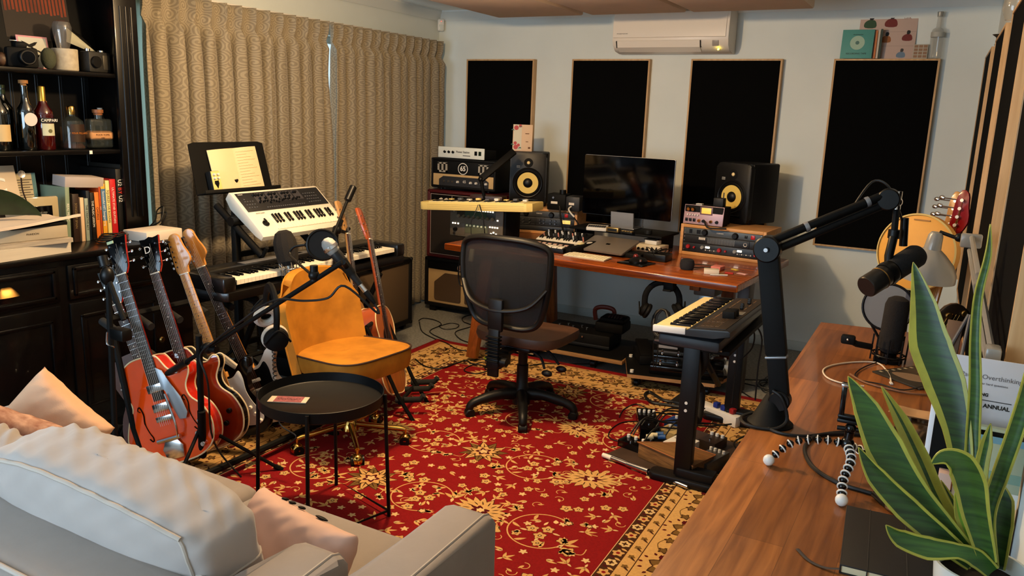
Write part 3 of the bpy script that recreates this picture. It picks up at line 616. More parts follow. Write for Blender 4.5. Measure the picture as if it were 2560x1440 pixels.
t = thing('small_ornament', 'small red and white ornament at the left edge of the top shelf', 'ornament', (-3.82, 2.09, TZ)); B().lathe([(.02, 0), (.022, .01), (.012, .03), (.022, .05), (.02, .07), (0, .075)]).o('body', mat('ornament_red', '#6a2a26', .4), t); B().cyl((0, 0, .05), (0, 0, .058), .0235).o('silver_band', STEEL, t)
t = thing('shell_ornament', 'brownish rounded shell ornament beside the film camera', 'ornament', (-3.83, 2.15, TZ)); B().sph((0, 0, .032), .032, sc=(.8, 1, 1)).sph((.01, .03, .02), .02).o('shell', mat('shell_brown', '#4a3424', .5, var=.4, scale=60), t)
t = thing('folded_cloth', 'grey-green felt cloth bunched against the stoneware pot', 'cloth', (-3.80, 2.345, TZ)); B().sph((0, 0, .05), .05, sc=(.6, .7, 1)).o('felt', mat('felt_green', '#3c4030', .95, bump=.8, bscale=150), t)
# ---- books standing on the counter
CT = HT+.0005
def book(label, y, x, w_, d, h_, col, txt=None, tcol=None, lean=0, tsz=.014, group='books standing on the dresser counter', tz=.55, rz=0):
    t = thing('book', label, 'book', (x, y, CT), rot=(lean, 0, rz), group=group)
    b = B(); b.b2((-d, -w_/2, 0), (0, -w_/2+.0025, h_), .0008); b.b2((-d, w_/2-.0025, 0), (0, w_/2, h_), .0008); b.b2((-.004, -w_/2, 0), (0, w_/2, h_), .001); b.o('cover', col, t)
    B().b2((-d+.004, -w_/2+.0025, .003), (-.004, w_/2-.0025, h_-.004)).o('pages', mat('book_pages', '#cbbf9f', .85, var=.1, stretch=(1, 200, 1)), t)
    if txt: text(txt, min(tsz, w_*.75), tcol or PAPER, t, (.0008, 0, h_*tz), (0, 90, 0) if False else (90, 90, 90), 'spine_title')
    return t
TW = mat('title_white', '#e8e2d4', .6); TK = mat('title_black', '#171310', .6)
def bm_(n, c): return mat('cover_'+n, c, .45, var=.05)
BX = -3.73
specs = [('pale green slim book leaning at the left of the row', 2.325, .022, .2, .27, bm_('sage', '#7d8f78'), 'REAL MUSIC', TW, -2), ('dark brown leather-look book with gilt spine', 2.365, .032, .19, .235, bm_('brown', '#2a1a12'), 'SONGS OF SPAIN', mat('gilt', '#a08a5a', .4, .5), -2),
 ('short cream paperback without visible title', 2.4, .019, .15, .215, bm_('cream', '#d8b894'), None, None, -1), ('short grey-green paperback with dark letters', 2.423, .019, .15, .21, bm_('greygreen', '#8f9c90'), 'THE CREATIVE ACT', TK, -1),
 ('wide dark navy hardback behind the short paperbacks', 2.4435, .018, .16, .245, bm_('navy', '#101c28'), None, None, 0), ('black book with small pale spine letters', 2.465, .02, .19, .235, bm_('black', '#121010'), 'THE MUSIC LESSON', TW, 0),
 ('orange paperback in the middle of the row', 2.489, .023, .18, .235, bm_('orange', '#d8742a'), 'CHORDS', TK, 0), ('thin taller red-orange paperback beside the blue book', 2.507, .010, .19, .28, bm_('redorange', '#b8481c'), 'JAZZ', TW, 0), ('blue and yellow songwriting book', 2.526, .024, .2, .275, bm_('yellow', '#e0a030'), 'Successful HIT Songwriting', TW, 0),
 ('pale yellow tall paperback with black spine letters', 2.551, .022, .2, .29, bm_('lemon', '#e8d48a'), 'SQUEEZE LIVE BOXING', TK, 0), ('bright red hardback with white spine letters', 2.580, .033, .22, .295, bm_('red', '#b81c20'), 'ULTIMATE STAR GUITARS', TW, 0)]
for i, (lb, y, w_, d, h_, c, tx, tc_, ln) in enumerate(specs):
    bk = book(lb, y, BX+(.0 if i > 3 else .01), w_, d, h_, c, tx, tc_, ln, .016)
    if 'blue and yellow' in lb: B().b2((.0002, -.0121, .09), (.0009, .0121, .25)).o('blue_band', bm_('blue', '#4a6f90'), bk)
bk = book('large black hardback with white and red spine letters', 2.620, BX, .038, .29, .345, bm_('black2', '#0e0e0e'), 'U2      U2', TW, 0, .03, tz=.68); text('BY', .03, mat('title_red', '#c83020', .5), bk, (.0008, 0, .345*.68), (90, 90, 90), 'spine_title')
book('tall dark grey music book at the right end of the row', 2.656, BX, .022, .29, .365, bm_('char', '#22201c'), 'STRING PLAYER', mat('dull_gold', '#6a5c3a', .6), 0, .014)
t = thing('paper_sheet', 'white printed sheet lying slanted over the tops of the books', 'paper', (BX-.0, 2.43, CT+.262), rot=(-4, 4, 0)); B().b2((-.1, -.1, 0), (.0, .1, .05), .001).o('sheet', mat('grey_paper', '#a79c96', .8), t)
# left of the books
t = thing('magazine', 'large white music magazine leaning at the left of the counter', 'magazine', (-3.80, 2.03, CT), rot=(0, -14, 0)); B().b2((-.006, -.16, 0), (0, .16, .38), .001).o('cover', mat('magazine_white', '#c9b79d', .5), t); B().b2((.0003, -.16, .14), (.0012, .07, .33), .0005).o('dark_panel', mat('magazine_dark', '#2a1c16', .5), t); text('MUSIC', .095, TW, t, (.0016, -.03, .285), (90, 0, 90), 'masthead', bold=.002)
t = thing('music_folder', 'stack of pale sheet music folders standing beside the magazine', 'folder', (-3.88, 2.2, CT), rot=(0, -6, 0)); B().b2((-.02, -.1, 0), (0, .1, .33), .001).o('cover', mat('folder_cream', '#b7ab8d', .8, var=.06), t); b = B()
for i in range(9): b.b2((.0003, -.085+.0*i, .2+i*.012), (.0008, -.01-.01*(i % 3), .204+i*.012)); b.b2((.0003, .01, .2+i*.012), (.0008, .08-.012*(i % 2), .204+i*.012))
b.o('printed_lines', mat('ink_grey', '#5b5248', .8), t); B().b2((.0003, .082, .0), (.001, .1, .33)).o('blue_spine', mat('spine_teal', '#4c7478', .6), t)
t = thing('award_plaque', 'clear block award with a black square plate', 'plaque', (-3.725, 2.2, CT+.064), rz=-4); B().box((0, 0, .085), (.03, .16, .17), .008).o('block', mat('acrylic_block', '#a89a78', .1, coat=1), t); B().box((.0165, -.005, .085), (.003, .105, .085), .001).o('plate', BLKG, t)
for i, (s_, z_) in enumerate((('WORLD ARIA', .097), ('SONGBOOK', .088), ('2017', .068))): text(s_, .009, mat('engraving', '#8a8a82', .5), t, (.0185, -.005, z_), (90, 0, 90))
t = thing('spoon_hook', 'shiny round silver spoon leaning on the magazine', 'spoon', (-3.70, 2.13, CT+.142), rot=(0, -10, 0)); B().lathe([(0, 0), (.012, .003), (.017, .009), (.015, .009), (.0, .004)], (0, 0, .2), rot=(0, 90, 0), close=False).o('bowl', STEEL, t); B().tube([(.002, 0, .0), (0, .005, .06), (-.003, -.003, .13), (0, 0, .19)], .0032, k=5).o('handle', mat('dark_bronze', '#2c1c12', .4, .6), t)
LEAFD = mat('dark_leaf', '#22301c', .35, var=.3, scale=20)
t = thing('potted_leaf', 'large dark green rubber plant leaf reaching in from the left over the papers', 'plant', (-3.60, 1.72, CT+.2))
def lf(u, v):
    s_ = u; w_ = .065*math.sin(PI*min(1, s_*1.0))**.7*(1-.25*s_); return (.02+.03*s_+(v-.5)*2*w_*.45, .02+.36*s_, .03+.0*s_+.06*math.sin(PI*s_*.8)-.09*s_+(v-.5)*2*w_-.01*math.cos((v-.5)*PI))
B().grid(lf, 20, 8, .0015).o('leaf', LEAFD, t); B().tube([(.02, -.1, .03), (.02, .02, .03)], .004).o('stalk', LEAFD, t)
# paper piles
def slab(label, x, y, z, dx, dy, dz, col, rz=0, name='paper_stack', cat='papers', wav=0, group=None, pages=None):
    t = thing(name, label, cat, (x, y, z), rz=rz, group=group)
    B().grid(lambda u, v: ((u-.5)*dx, (v-.5)*dy, dz+wav*math.sin(u*5+v*3)*(u**2+v**3)), 10, 10, dz).o('sheets', col, t); return t
slab('broad pile of loose white papers on the dresser counter', -3.60, 1.97, CT, .25, .42, .05, mat('paper_pile', '#c8bda8', .8, var=.1, stretch=(1, 1, 90)), 6)
slab('magazines fanned out on top of the loose papers', -3.585, 2.0, CT+.0505, .22, .38, .02, mat('paper_mags', '#a89a84', .7, var=.4, stretch=(1, 1, 120)), -4)
t = thing('thick_book', 'thick grey boxed book lying flat on the paper pile', 'book', (-3.60, 2.03, CT+.071), rz=-3); B().b2((-.12, -.15, 0), (.1, .155, .055), .004).o('block', mat('book_grey', '#a59880', .7), t); text('PHAIDON', .012, TK, t, (.1005, .0, .028), (90, 0, 90))
t = thing('black_notebook', 'thin black notebook between the thick book and the top papers', 'notebook', (-3.58, 2.04, CT+.1265), rz=4); B().b2((-.09, -.12, 0), (.09, .14, .014), .002).o('cover', BLKM, t)
slab('creased printed letters lying on top of the pile', -3.585, 2.04, CT+.141, .22, .4, .012, mat('letter_paper', '#cfbfae', .8), 8, wav=.008, name='letters')
t = thing('box_file', 'white and pale pink box behind the guitar headstocks', 'box', (-3.545, 2.672, CT), rz=3); B().b2((-.1, -.11, 0), (.07, .11, .05), .004).o('carton', mat('white_carton', '#d6c8b8', .7), t)
t = thing('coiled_cable', 'black cable coiled on the counter in front of the books', 'cable', (-3.62, 2.46, CT)); b = B()
for k in range(4): b.tube([(.035*math.cos(a*.5), .06*math.sin(a*.5)+.01*k, .008+.009*k+.003*math.sin(a)) for a in range(13)], .004, n=6)
b.o('loops', CABLE, t)
t = thing('sunglasses', 'dark red tinted sunglasses beside the coiled cable', 'glasses', (-3.60, 2.555, CT), rz=80); b = B()
for s_ in (-1, 1): b.lathe([(0, 0), (.022, .002), (.024, .005), (.022, .007), (0, .005)], (s_*.03, 0, .024), rot=(80, 0, 0)); b.tube([(s_*.054, 0, .03), (s_*.055, .06, .028), (s_*.05, .12, .01)], .002, n=6)
b.tube([(-.01, 0, .03), (.01, 0, .03)], .002, n=6); b.o('frame', mat('tinted', '#2a0a08', .1, coat=1), t)
t = thing('cable_bundle', 'small black cable bundle hanging from the dresser corner', 'cable', (-3.78, 2.83, .93)); B().tube([(0, -.04, 0), (.03, .0, .05), (.0, .04, .1), (.04, .05, .12), (.05, .02, .05), (.02, -.02, .02)], .004, k=5, n=6).tube([(0, 0, 0), (.04, .03, .03), (.05, .06, .09), (0, .03, .08)], .003, k=5, n=6).o('wires', CABLE, t)
# ---------------------------------------------------------------- keyboards
def whites(b, n, kw, L, z, th=.012, gap=.0012, lip=.012):
    for i in range(n):
        x = (i-n/2+.5)*kw; b.b2((x-kw/2+gap/2, 0, z-th), (x+kw/2-gap/2, L, z), .0012, 1)
        b.b2((x-kw/2+gap/2, -.001, z-th-lip), (x+kw/2-gap/2, .004, z-.002))
def blacks(b, n, kw, L, z, start=0, hb=.011, Lb=.62):
    for i in range(n-1):
        if (i+start) % 7 in (0, 1, 3, 4, 5):
            x = (i-n/2+1)*kw; b.box((x, L-L*Lb/2, z+hb/2), (kw*.5, L*Lb, hb), .002, seg=1, top=(.75, .95))
def keybed(t, n, kw, L, loc, start=0, wm=IVORY, rot=(0,0,0), mi=False):
    a = B(); whites(a, n, kw, L, 0); o = a.o('white_keys', wm, t); o.location = loc; o.rotation_euler = [math.radians(r) for r in rot]
    a = B(); blacks(a, n, kw, L, 0, start); k = a.o('black_keys', BLKG, t); k.location = loc; k.rotation_euler = [math.radians(r) for r in rot]; return o
FACEX = 90       # things along the curtain wall face +x: local -y (player side) turned to +x
# stage piano: local x along its length, local -y = player side
t = thing('stage_piano', 'long black 88-key stage piano on a folding stand before the curtain', 'piano', (-3.04, 3.235, .70), rz=FACEX)
b = B(); b.prism([(-.70, -.12), (-.68, -.145), (.68, -.145), (.70, -.12), (.70, .13), (.68, .15), (-.68, .15), (-.70, .13)], .045, bev=.006); b.b2((-.70, -.14, .04), (-.625, .15, .115), .012); b.b2((.625, -.14, .04), (.70, .15, .115), .012); b.b2((-.64, .03, .04), (.64, .15, .12), .008); b.o('body', mat('piano_black', '#0b0a0a', .3, coat=.3), t)
keybed(t, 52, .0235, .15, (0, -.125, .095), 5)
B().b2((-.4, .045, .12), (.1, .1, .1225), .001).o('control_strip', GREY, t)
b = B().b2((-.03, .06, .1205), (.03, .085, .1225)); b.o('display', mat('lcd_dark', '#20302a', .2), t)
t = thing('keyboard_stand', 'black folding metal keyboard stand under the stage piano', 'stand', (-3.04, 3.235, 0), rz=FACEX)
for sx in (-1, 1):
    o = B().tube([(sx*.5, -.17, .02), (sx*.5, .16, .66)], .016, n=8).tube([(sx*.47, .2, .02), (sx*.47, -.13, .66)], .016, n=8).tube([(sx*.485, -.12, .675), (sx*.485, .16, .675)], .016); o.o('cross_leg', BLKM, t)
    B().cyl((sx*.45, -.02, .34), (sx*.53, -.02, .34), .03).o('hinge_disc', BLK, t); B().box((sx*.485, -.21, .02), (.08, .05, .04), .01).o('foot', mat('rubber', '#111', .8), t) if False else None
for y in (.2, -.17): B().tube([(-.52, y, .03), (.52, y, .03)], .014).o('floor_bar', BLKM, t)
b = B().box((-.2, -.2, .35), (.03, .012, .05), .002); b.o('yellow_tag', mat('tag_yellow', '#b0a040', .5), t)
B().tube([(-.485, -.02, .36), (.485, -.02, .36)], .013).o('cross_bar', BLKM, t)
# upper tier and white synth
t = thing('keyboard_tier', 'black second-tier bracket carrying the white synthesizer', 'stand', (-3.26, 3.28, 0), rz=FACEX)
for sx in (-.27, .13):
    B().b2((sx-.018, .06, .1), (sx+.018, .095, 1.03), .004).o('upright', BLKM, t); B().tube([(sx, .215, 1.07), (sx, -.115, .83)], .02, n=10).tube([(sx, -.115, .83), (sx, -.15, .88)], .011).o('support_arm', BLKM, t)
    B().cyl((sx-.04, .07, 1.0), (sx+.04, .07, 1.0), .026).o('clamp', BLK, t)
for z in (.3, .8): B().b2((-.27, .07, z), (.13, .09, z+.03), .003).o('rail', BLKM, t)
TILT = 36
M = Matrix.Translation((-3.28, 3.335, 1.008)) @ Matrix.Rotation(math.radians(90), 4, 'Z') @ Matrix.Rotation(math.radians(TILT), 4, 'X')
t = thing('synthesizer', 'white 37-key synthesizer with black panel tilted on the upper tier', 'synthesizer', M=M)
WS = mat('synth_white', '#dcd6c8', .35); W = .66
b = B(); b.prism([(-.165, 0), (-.165, .028), (-.15, .036), (.145, .062), (.16, .055), (.16, .012), (.10, -.012), (-.12, -.006)], W, Matrix.Translation((-W/2, 0, 0)) @ YZ, .004); b.o('body', WS, t)
SL = math.degrees(math.atan2(.026, .295))
pm = Matrix.Translation((0, .06, .0552)) @ Matrix.Rotation(math.radians(SL), 4, 'X')
b = B().x(pm); b.b2((-W/2+.02, -.055, 0), (W/2-.015, .078, .003), .001); b.o('control_panel', mat('synth_panel', '#17171a', .45), t)
pn = bpy.context.scene.objects['control_panel']
b = B().x(pm); rn = random.Random(3); 
for x0, x1 in ((-.2, -.12), (-.11, -.02), (-.01, .08), (.09, .15)): b.b2((x0, .0, .0031), (x1, .07, .0036))
b.o('printed_fields', mat('panel_grey', '#35343a', .5), pn)
KN = B().cyl((0,0,0), (0,0,.012), .008, .006, n=12, bev=.001).b2((-.001, 0, .011), (.001, .006, .0128)).o('knob', BLK, pn); pts_ = [(x, y) for x in (-.185, -.165, -.14, -.09, -.07, -.045, .01, .03, .055, .1, .115) for y in (.052,)]+[(x, .028) for x in (-.17, -.13, -.085, -.05, .02, .05)]
KN.location = pm @ V3((-.2, .055, .003))
for x, y in pts_: reuse(KN, 'knob', pn, pm @ V3((x, y, .003)), (SL, 0, rn.uniform(-60, 60)))
SD = B().box((0,0,.005), (.006, .011, .01), .001).o('slider', BLK, pn); SD.location = pm @ V3((-.19, 0, .003))
for i in range(20): reuse(SD, 'slider', pn, pm @ V3((-.178+i*.0155, rn.uniform(-.008, .012), .003)), (SL, 0, 0))
BT = B().box((0,0,.002), (.008, .006, .004), .001).o('button', GREY, pn); BT.location = pm @ V3((-.28, .03, .003))
for i in range(12): reuse(BT, 'button', pn, pm @ V3((-.285+(i % 4)*.018, -.03+(i//4)*.022, .003)), (SL, 0, 0))
for i in range(24): reuse(BT, 'button', pn, pm @ V3((.17+(i % 6)*.018, -.03+(i//6)*.022, .003)), (SL, 0, 0))
for i in range(18): reuse(BT, 'button', pn, pm @ V3((-.16+i*.0165, -.038, .003)), (SL, 0, 0))
text('Roland', .011, LEDW if False else WHT, pn, pm @ V3((-.28, .068, .0035)), (SL, 0, 0)); text('SH-01 GAIA', .012, GREY, t, (-.24, -.012, .0525), (SL, 0, 0))
keybed(t, 22, .0232, .105, (.055, -.135, .043), 3, rot=(SL, 0, 0))
B().x(Matrix.Translation((-.255, -.085, .0445))).cyl((0,0,0), (0,0,.004), .02).tube([(-.018, -.01, .008), (0, 0, .012), (0, .025, .012)], .005, k=3).o('pitch_bender', BLK, t)
# music stand
M = Matrix.Translation((-3.52, 3.19, 1.13)) @ Matrix.Rotation(math.radians(90), 4, 'Z') @ Matrix.Rotation(math.radians(-14), 4, 'X')
t = thing('music_stand', 'black orchestral music stand holding an open manuscript book', 'music stand', M=M)
b = B(); b.prism([(-.27, 0), (.27, 0), (.262, .27), (.225, .28), (-.225, .28), (-.262, .27)], .004, XZ); b.o('desk', BLKM, t); B().b2((-.27, -.07, -.006), (.27, 0, 0), .002).b2((-.27, -.073, -.006), (.27, -.068, .012), .001).o('ledge', BLKM, t)
R_ = Matrix.Rotation(math.radians(14), 4, 'X')
b = B().x(R_); b.tube([(0, .03, -1.1), (0, .03, .05)], .012); b.tube([(0, .03, .02), (0, 0.0, .07)], .015); b.o('pole', BLKM, t)
for i in range(3): a = i*2*PI/3+.5; B().x(R_).tube([(0, .03, -.9), (.28*math.cos(a), .03+.22*math.sin(a), -1.1)], .009, n=6).o('tripod_leg', BLKM, t)
t = thing('manuscript_book', 'open cream manuscript book with handwritten staves on the music stand', 'book', M=M @ Matrix.Translation((.03, -.006, .001)) @ Matrix.Rotation(math.radians(-3), 4, 'Y'))
for s_ in (-1, 1):
    o = B().grid(lambda u, v: (s_*u*.175, -.004-.012*math.sin(u*PI*.9)**1.2*.8, .002+.24*v), 12, 4, .004).o('page_block', mat('manuscript', '#e2cca4', .8), t)
    b = B()
    for i in range(13):
        z = .025+i*.016; x0, x1 = (.02, .15-.03*((i*7) % 3))
        b.grid(lambda u, v: (s_*(x0+(x1-x0)*u), -.0052-.012*math.sin((x0+(x1-x0)*u)/.175*PI*.9)**1.2*.8, z+.0018*v+.001*math.sin(u*40)), 16, 1)
    b.o('handwriting', mat('pencil', '#b0956e', .9), o)
t = thing('effect_pedal', 'small cream and black effect pedal standing on the music stand ledge', 'pedal', M=M @ Matrix.Translation((-.165, -.02, .001)))
B().b2((-.03, -.03, 0), (.03, .01, .115), .004).o('housing', DGREY, t); B().b2((-.028, -.032, .002), (.028, -.03, .113)).o('face', mat('pedal_cream', '#d8c87c', .5), t)
for x, z in ((-.013, .095), (.012, .095), (-.013, .075), (.012, .075)): B().cyl((x, -.032, z), (x, -.044, z), .007, .006, n=12).o('knob', WHT, t)
b = B().x(XZ @ Matrix.Identity(4)); 
B().prism([(-.014, .06), (.012, .062), (.014, .045), (.006, .03), (.0, .018), (-.008, .034), (-.016, .045)], .0015, Matrix.Translation((0, -.032, 0)) @ XZ).o('black_emblem', BLK, t)
# ---------------------------------------------------------------- cabinets beside the curtain
t = thing('speaker_cabinet', 'black guitar speaker cabinet with brown grille cloth tilted back by the curtain', 'speaker cabinet', M=Matrix.Translation((-3.44, 4.45, .045)) @ Matrix.Rotation(math.radians(93), 4, 'Z'))
b = B(); w_, h_, d = .68, .5, .3; f = .035
for q in (((-w_/2, 0, 0), (-w_/2+f, d, h_)), ((w_/2-f, 0, 0), (w_/2, d, h_)), ((-w_/2, 0, 0), (w_/2, d, f)), ((-w_/2, 0, h_-f), (w_/2, d, h_)), ((-w_/2, d-.02, 0), (w_/2, d, h_))): b.b2(*q, .008)
b.o('cabinet', TOLEX, t); B().b2((-w_/2+f, .012, f), (w_/2-f, .03, h_-f), .004).o('grille', mat('grille_brown', '#5c4a33', .9, bump=.6, bscale=500), t)
for sx in (-1, 1):
    for z in (.01, h_-.01): B().sph((sx*(w_/2-.012), .008, z), .016, n=8).o('corner_cap', BLK, t)
b = B().cyl((0, -.002, 0), (0,.006,0), .005); b.o('screw', STEEL, t)
for x, y in ((-.28, .05), (.28, .05), (-.28, .25), (.28, .25)): B().cyl((x-.015, y, -.02), (x+.015, y, -.02), .024, n=16).b2((x-.018, y-.012, -.02), (x+.018, y+.012, .0)).o('castor', BLK, t)
t = thing('guitar_combo', 'small black combo amplifier with brown grille under the stage piano', 'amplifier', (-3.36, 3.66, .12), rz=95)
b = B(); b.b2((-.2, 0, 0), (.2, .22, .42), .012); b.o('cabinet', TOLEX, t); B().b2((-.18, -.006, .02), (.18, .004, .32), .004).o('grille', mat('grille_brown', '#5c4a33', .9), t); B().b2((-.18, -.004, .335), (.18, .004, .395), .003).o('control_panel', BLK, t)
for i in range(6): B().cyl((-.15+i*.045, -.004, .365), (-.15+i*.045, -.02, .365), .011, n=12).o('knob', BLKM, t)
t = thing('equipment_case', 'black case lying under the small combo amplifier', 'case', (-3.36, 3.66, 0), rz=95); B().b2((-.24, 0, .0), (.24, .24, .1195), .01).o('shell', BLKM, t)
# the stack in the corner by the panels
y5 = 5.33
def cabbox(t, w_, h_, d, m_, f=.03, back=True, name='cabinet'):
    b = B()
    for q in (((-w_/2, 0, 0), (-w_/2+f, d, h_)), ((w_/2-f, 0, 0), (w_/2, d, h_)), ((-w_/2, 0, 0), (w_/2, d, f)), ((-w_/2, 0, h_-f), (w_/2, d, h_)), ((-w_/2+.01, d-.02, .01), (w_/2-.01, d-.005, h_-.01))): b.b2(*q, .01)
    b.o(name, m_, t)
t = thing('extension_cabinet', 'black speaker cabinet with cream baffle and 65 badge at the bottom of the stack', 'speaker cabinet', (-3.36, y5, .045), rz=0)
cabbox(t, .74, .405, .3, TOLEX)
CB = mat('baffle_cream', '#c2a270', .8, bump=.3, bscale=400)
b = B(); b.b2((-.34, .015, .03), (.34, .03, .31), .003); b.o('baffle', CB, t); B().b2((-.34, .012, .31), (.34, .03, .376), .003).o('upper_strip', TOLEX, t)
for sx in (-1, 1):
    P = [V3((a_, b_, 0)) for a_, b_ in ((.03, .03), (.262, .03), (.272, .04), (.275, .05), (.275, .175), (.27, .185), (.18, .257), (.17, .262), (.032, .262), (.024, .258), (.02, .25), (.02, .042), (.023, .034))]; B().prism([(sx*p.x, p.y) for p in P], .008, Matrix.Translation((0, .014, .025)) @ XZ).o('grille', mat('grille_dark', '#4d3a26', .9, bump=.6, bscale=500), t)
B().cyl((-.03, .012, .343), (-.03, .006, .343), .024, n=28).o('badge', mat('badge_cream', '#c8a888', .5), t); text('65', .04, mat('badge_red', '#8c1a14', .5), t, (-.03, .0055, .343), bold=.001)
b = B()
for sx in (-.3, .3): b.b2((sx-.03, .02, -.045), (sx+.03, .28, 0), .004)
b.o('skids', BLK, t) if False else b.bm.free()
for sx in (-.3, .3): B().b2((sx-.03, .02, -.045), (sx+.03, .28, 0), .004).o('skid', BLK, t)
t = thing('combo_amplifier', 'dark red combo amplifier with silver trim and chrome knobs', 'amplifier', (-3.35, y5+.01, .4515)); OX = mat('oxblood_tolex', '#4a0c10', .5, bump=.4, bscale=500)
cabbox(t, .74, .55, .29, OX, .025)
B().b2((-.345, .02, .025), (.345, .03, .43), .003).o('grille', mat('grille_blackbrown', '#231b14', .9, bump=.6, bscale=500), t)
b = B(); b.tube([(-.342, .014, .03), (.342, .014, .03), (.342, .014, .515), (-.342, .014, .515)], .0035, n=6, closed=True); b.o('silver_piping', mat('piping_silver', '#b8a8a0', .4, .3), t)
B().b2((-.34, .014, .435), (.34, .024, .512), .002).o('control_panel', BLK, t); b = B(); 
for x in (-.14, .06): b.b2((x, .0125, .44), (x+.002, .0145, .51))
b.b2((-.34, .0125, .432), (.34, .0145, .436)); b.o('panel_lines', WHT, t)
for x in (-.24, -.19, -.14+.0, -.02, .015, .09, .125): B().cyl((x, .014, .475), (x, -.005, .475), .016, .013, n=14, bev=.002).o('knob', mat('knob_cream', '#e0d8c4', .3), t)
for x in (-.30, -.07): B().cyl((x, .014, .475), (x, .004, .475), .008, n=10).o('jack', DGREY, t)
text('Bandmaster', .035, STEEL, t, (.2, .0135, .48), sx=.9)
t = thing('amplifier_head', 'black and cream 65 amplifier head with metal corner brackets, on the red combo', 'amplifier', (-3.40, y5+.03, 1.0085)); cabbox(t, .6, .235, .24, TOLEX, .02)
B().b2((-.28, .006, .11), (.28, .02, .215), .003).o('upper_front', TOLEX, t); B().b2((-.28, .004, .02), (.28, .02, .112), .003).o('cream_front', CB, t)
P = [(-.22, 0), (.24, 0), (.24, .05), (.2, .075), (-.18, .075), (-.22, .05)]; B().prism(P, .006, Matrix.Translation((0, .005, .02)) @ XZ).o('control_panel', mat('panel_steel', '#3c3d40', .4, .5), t)
for i, x in enumerate((-.17, -.13, -.09)): B().cyl((x, -.001, .055), (x, -.006, .055), .009, n=14).o('jack', STEEL, t)
for x in (-.04, .08, .13, .18, .22): B().cyl((x, -.001, .055), (x, -.018, .055), .011, .007, n=12).b2((x-.002, -.02, .05), (x+.002, -.014, .066)).o('knob', WHT, t)
text('65', .03, PAPER, t, (.02, -.0015, .06)); text('65', .052, PAPER, t, (0, .0045, .16), bold=.0015)
b = B(); b.lathe([(.04, 0), (.043, .001), (.046, 0)], (0, .005, .16), rot=(90, 0, 0), n=32, close=False); b.o('badge_ring', PAPER, t)
for x in (-.19, .19):
    b = B().b2((x-.045, -.002, .125), (x+.045, .006, .14)); b.b2((x-.045, -.002, .125), (x-.03, .006, .2)); b.b2((x+.03, -.002, .125), (x+.045, .006, .2)); b.b2((x-.008, -.002, .13), (x+.008, .006, .2)); b.b2((x-.045, -.002, .19), (x+.045, .006, .202)); b.o('strap_bracket', mat('bracket_pale', '#b8b0a0', .4, .3), t)
for sx in (-.22, .22):
    for y in (.04, .2): B().cyl((sx, y, -.012), (sx, y, 0), .015, n=12).o('rubber_foot', BLK, t)
t.location.z += .012
t = thing('power_attenuator', 'slim white rack power unit on top of the 65 amplifier head', 'audio unit', (-3.43, y5+.05, 1.26)); t.rotation_euler = (0, 0, math.radians(-2))
B().b2((-.215, 0, 0), (.215, .18, .07), .005).o('housing', BLKM, t); B().b2((-.22, -.004, .0), (.22, .004, .086), .004).o('faceplate', mat('faceplate_white', '#e0e4dc', .4), t)
for i, (x, z) in enumerate(((-.15, .045), (-.11, .045), (-.07, .045))): B().cyl((x, -.004, z), (x, -.016, z), .009, n=12).prism([(-.012, 0), (0, .014), (.012, 0)], .003, Matrix.Translation((x, -.016, z)) @ XZ).o('knob', BLK, t)
text('Power Station', .022, TK, t, (.02, -.0045, .05), bold=.0005)
b = B().b2((.02, -.0045, .02), (.09, -.004, .026)); b.o('printed_line', GREY, t)
B().b2((.13, -.007, .03), (.155, -.004, .062), .001).o('switch', BLK, t); B().b2((.168, -.007, .03), (.193, -.004, .062), .001).o('switch', mat('green_black', '#14240f', .3), t)
# ---------------------------------------------------------------- guitars
FRET = wood('rosewood', '#3a2014', '#241208', .4, along='Z', knots=False); RNECK = mat('red_lacquer', '#8c1408', .15, coat=1)
def outline(P, k=5): return [(p.x, p.y) for p in spl(P, k, True)]
HOLLOW = [(0, 0), (.11, .008), (.18, .05), (.205, .13), (.185, .205), (.14, .26), (.135, .31), (.165, .36), (.168, .395), (.145, .405), (.11, .385), (.075, .40), (.045, .455), (.025, .47), (-.03, .475), (-.09, .47), (-.14, .44), (-.158, .385), (-.145, .32), (-.138, .27), (-.175, .215), (-.205, .13), (-.18, .05), (-.11, .008)]
STRAT = [(0, .01), (.09, 0), (.15, .035), (.163, .1), (.13, .17), (.112, .22), (.125, .28), (.155, .33), (.152, .36), (.125, .362), (.085, .325), (.05, .30), (.02, .295), (-.02, .30), (-.06, .325), (-.1, .39), (-.13, .42), (-.155, .41), (-.155, .36), (-.13, .3), (-.112, .23), (-.13, .17), (-.163, .1), (-.15, .035), (-.09, 0)]
ACOU = [(0, 0), (.11, .005), (.175, .05), (.19, .12), (.165, .2), (.125, .26), (.125, .31), (.14, .37), (.125, .43), (.08, .475), (0, .485), (-.08, .475), (-.125, .43), (-.14, .37), (-.125, .31), (-.125, .26), (-.165, .2), (-.19, .12), (-.175, .05), (-.11, .005)]
def gframe(base, nut, normal):
    z = (V3(nut)-V3(base)).normalized(); y = -(V3(normal)-z*V3(normal).dot(z)).normalized(); x = y.cross(z); M = Matrix((x, y, z)).transposed().to_4x4(); M.translation = V3(base); return M
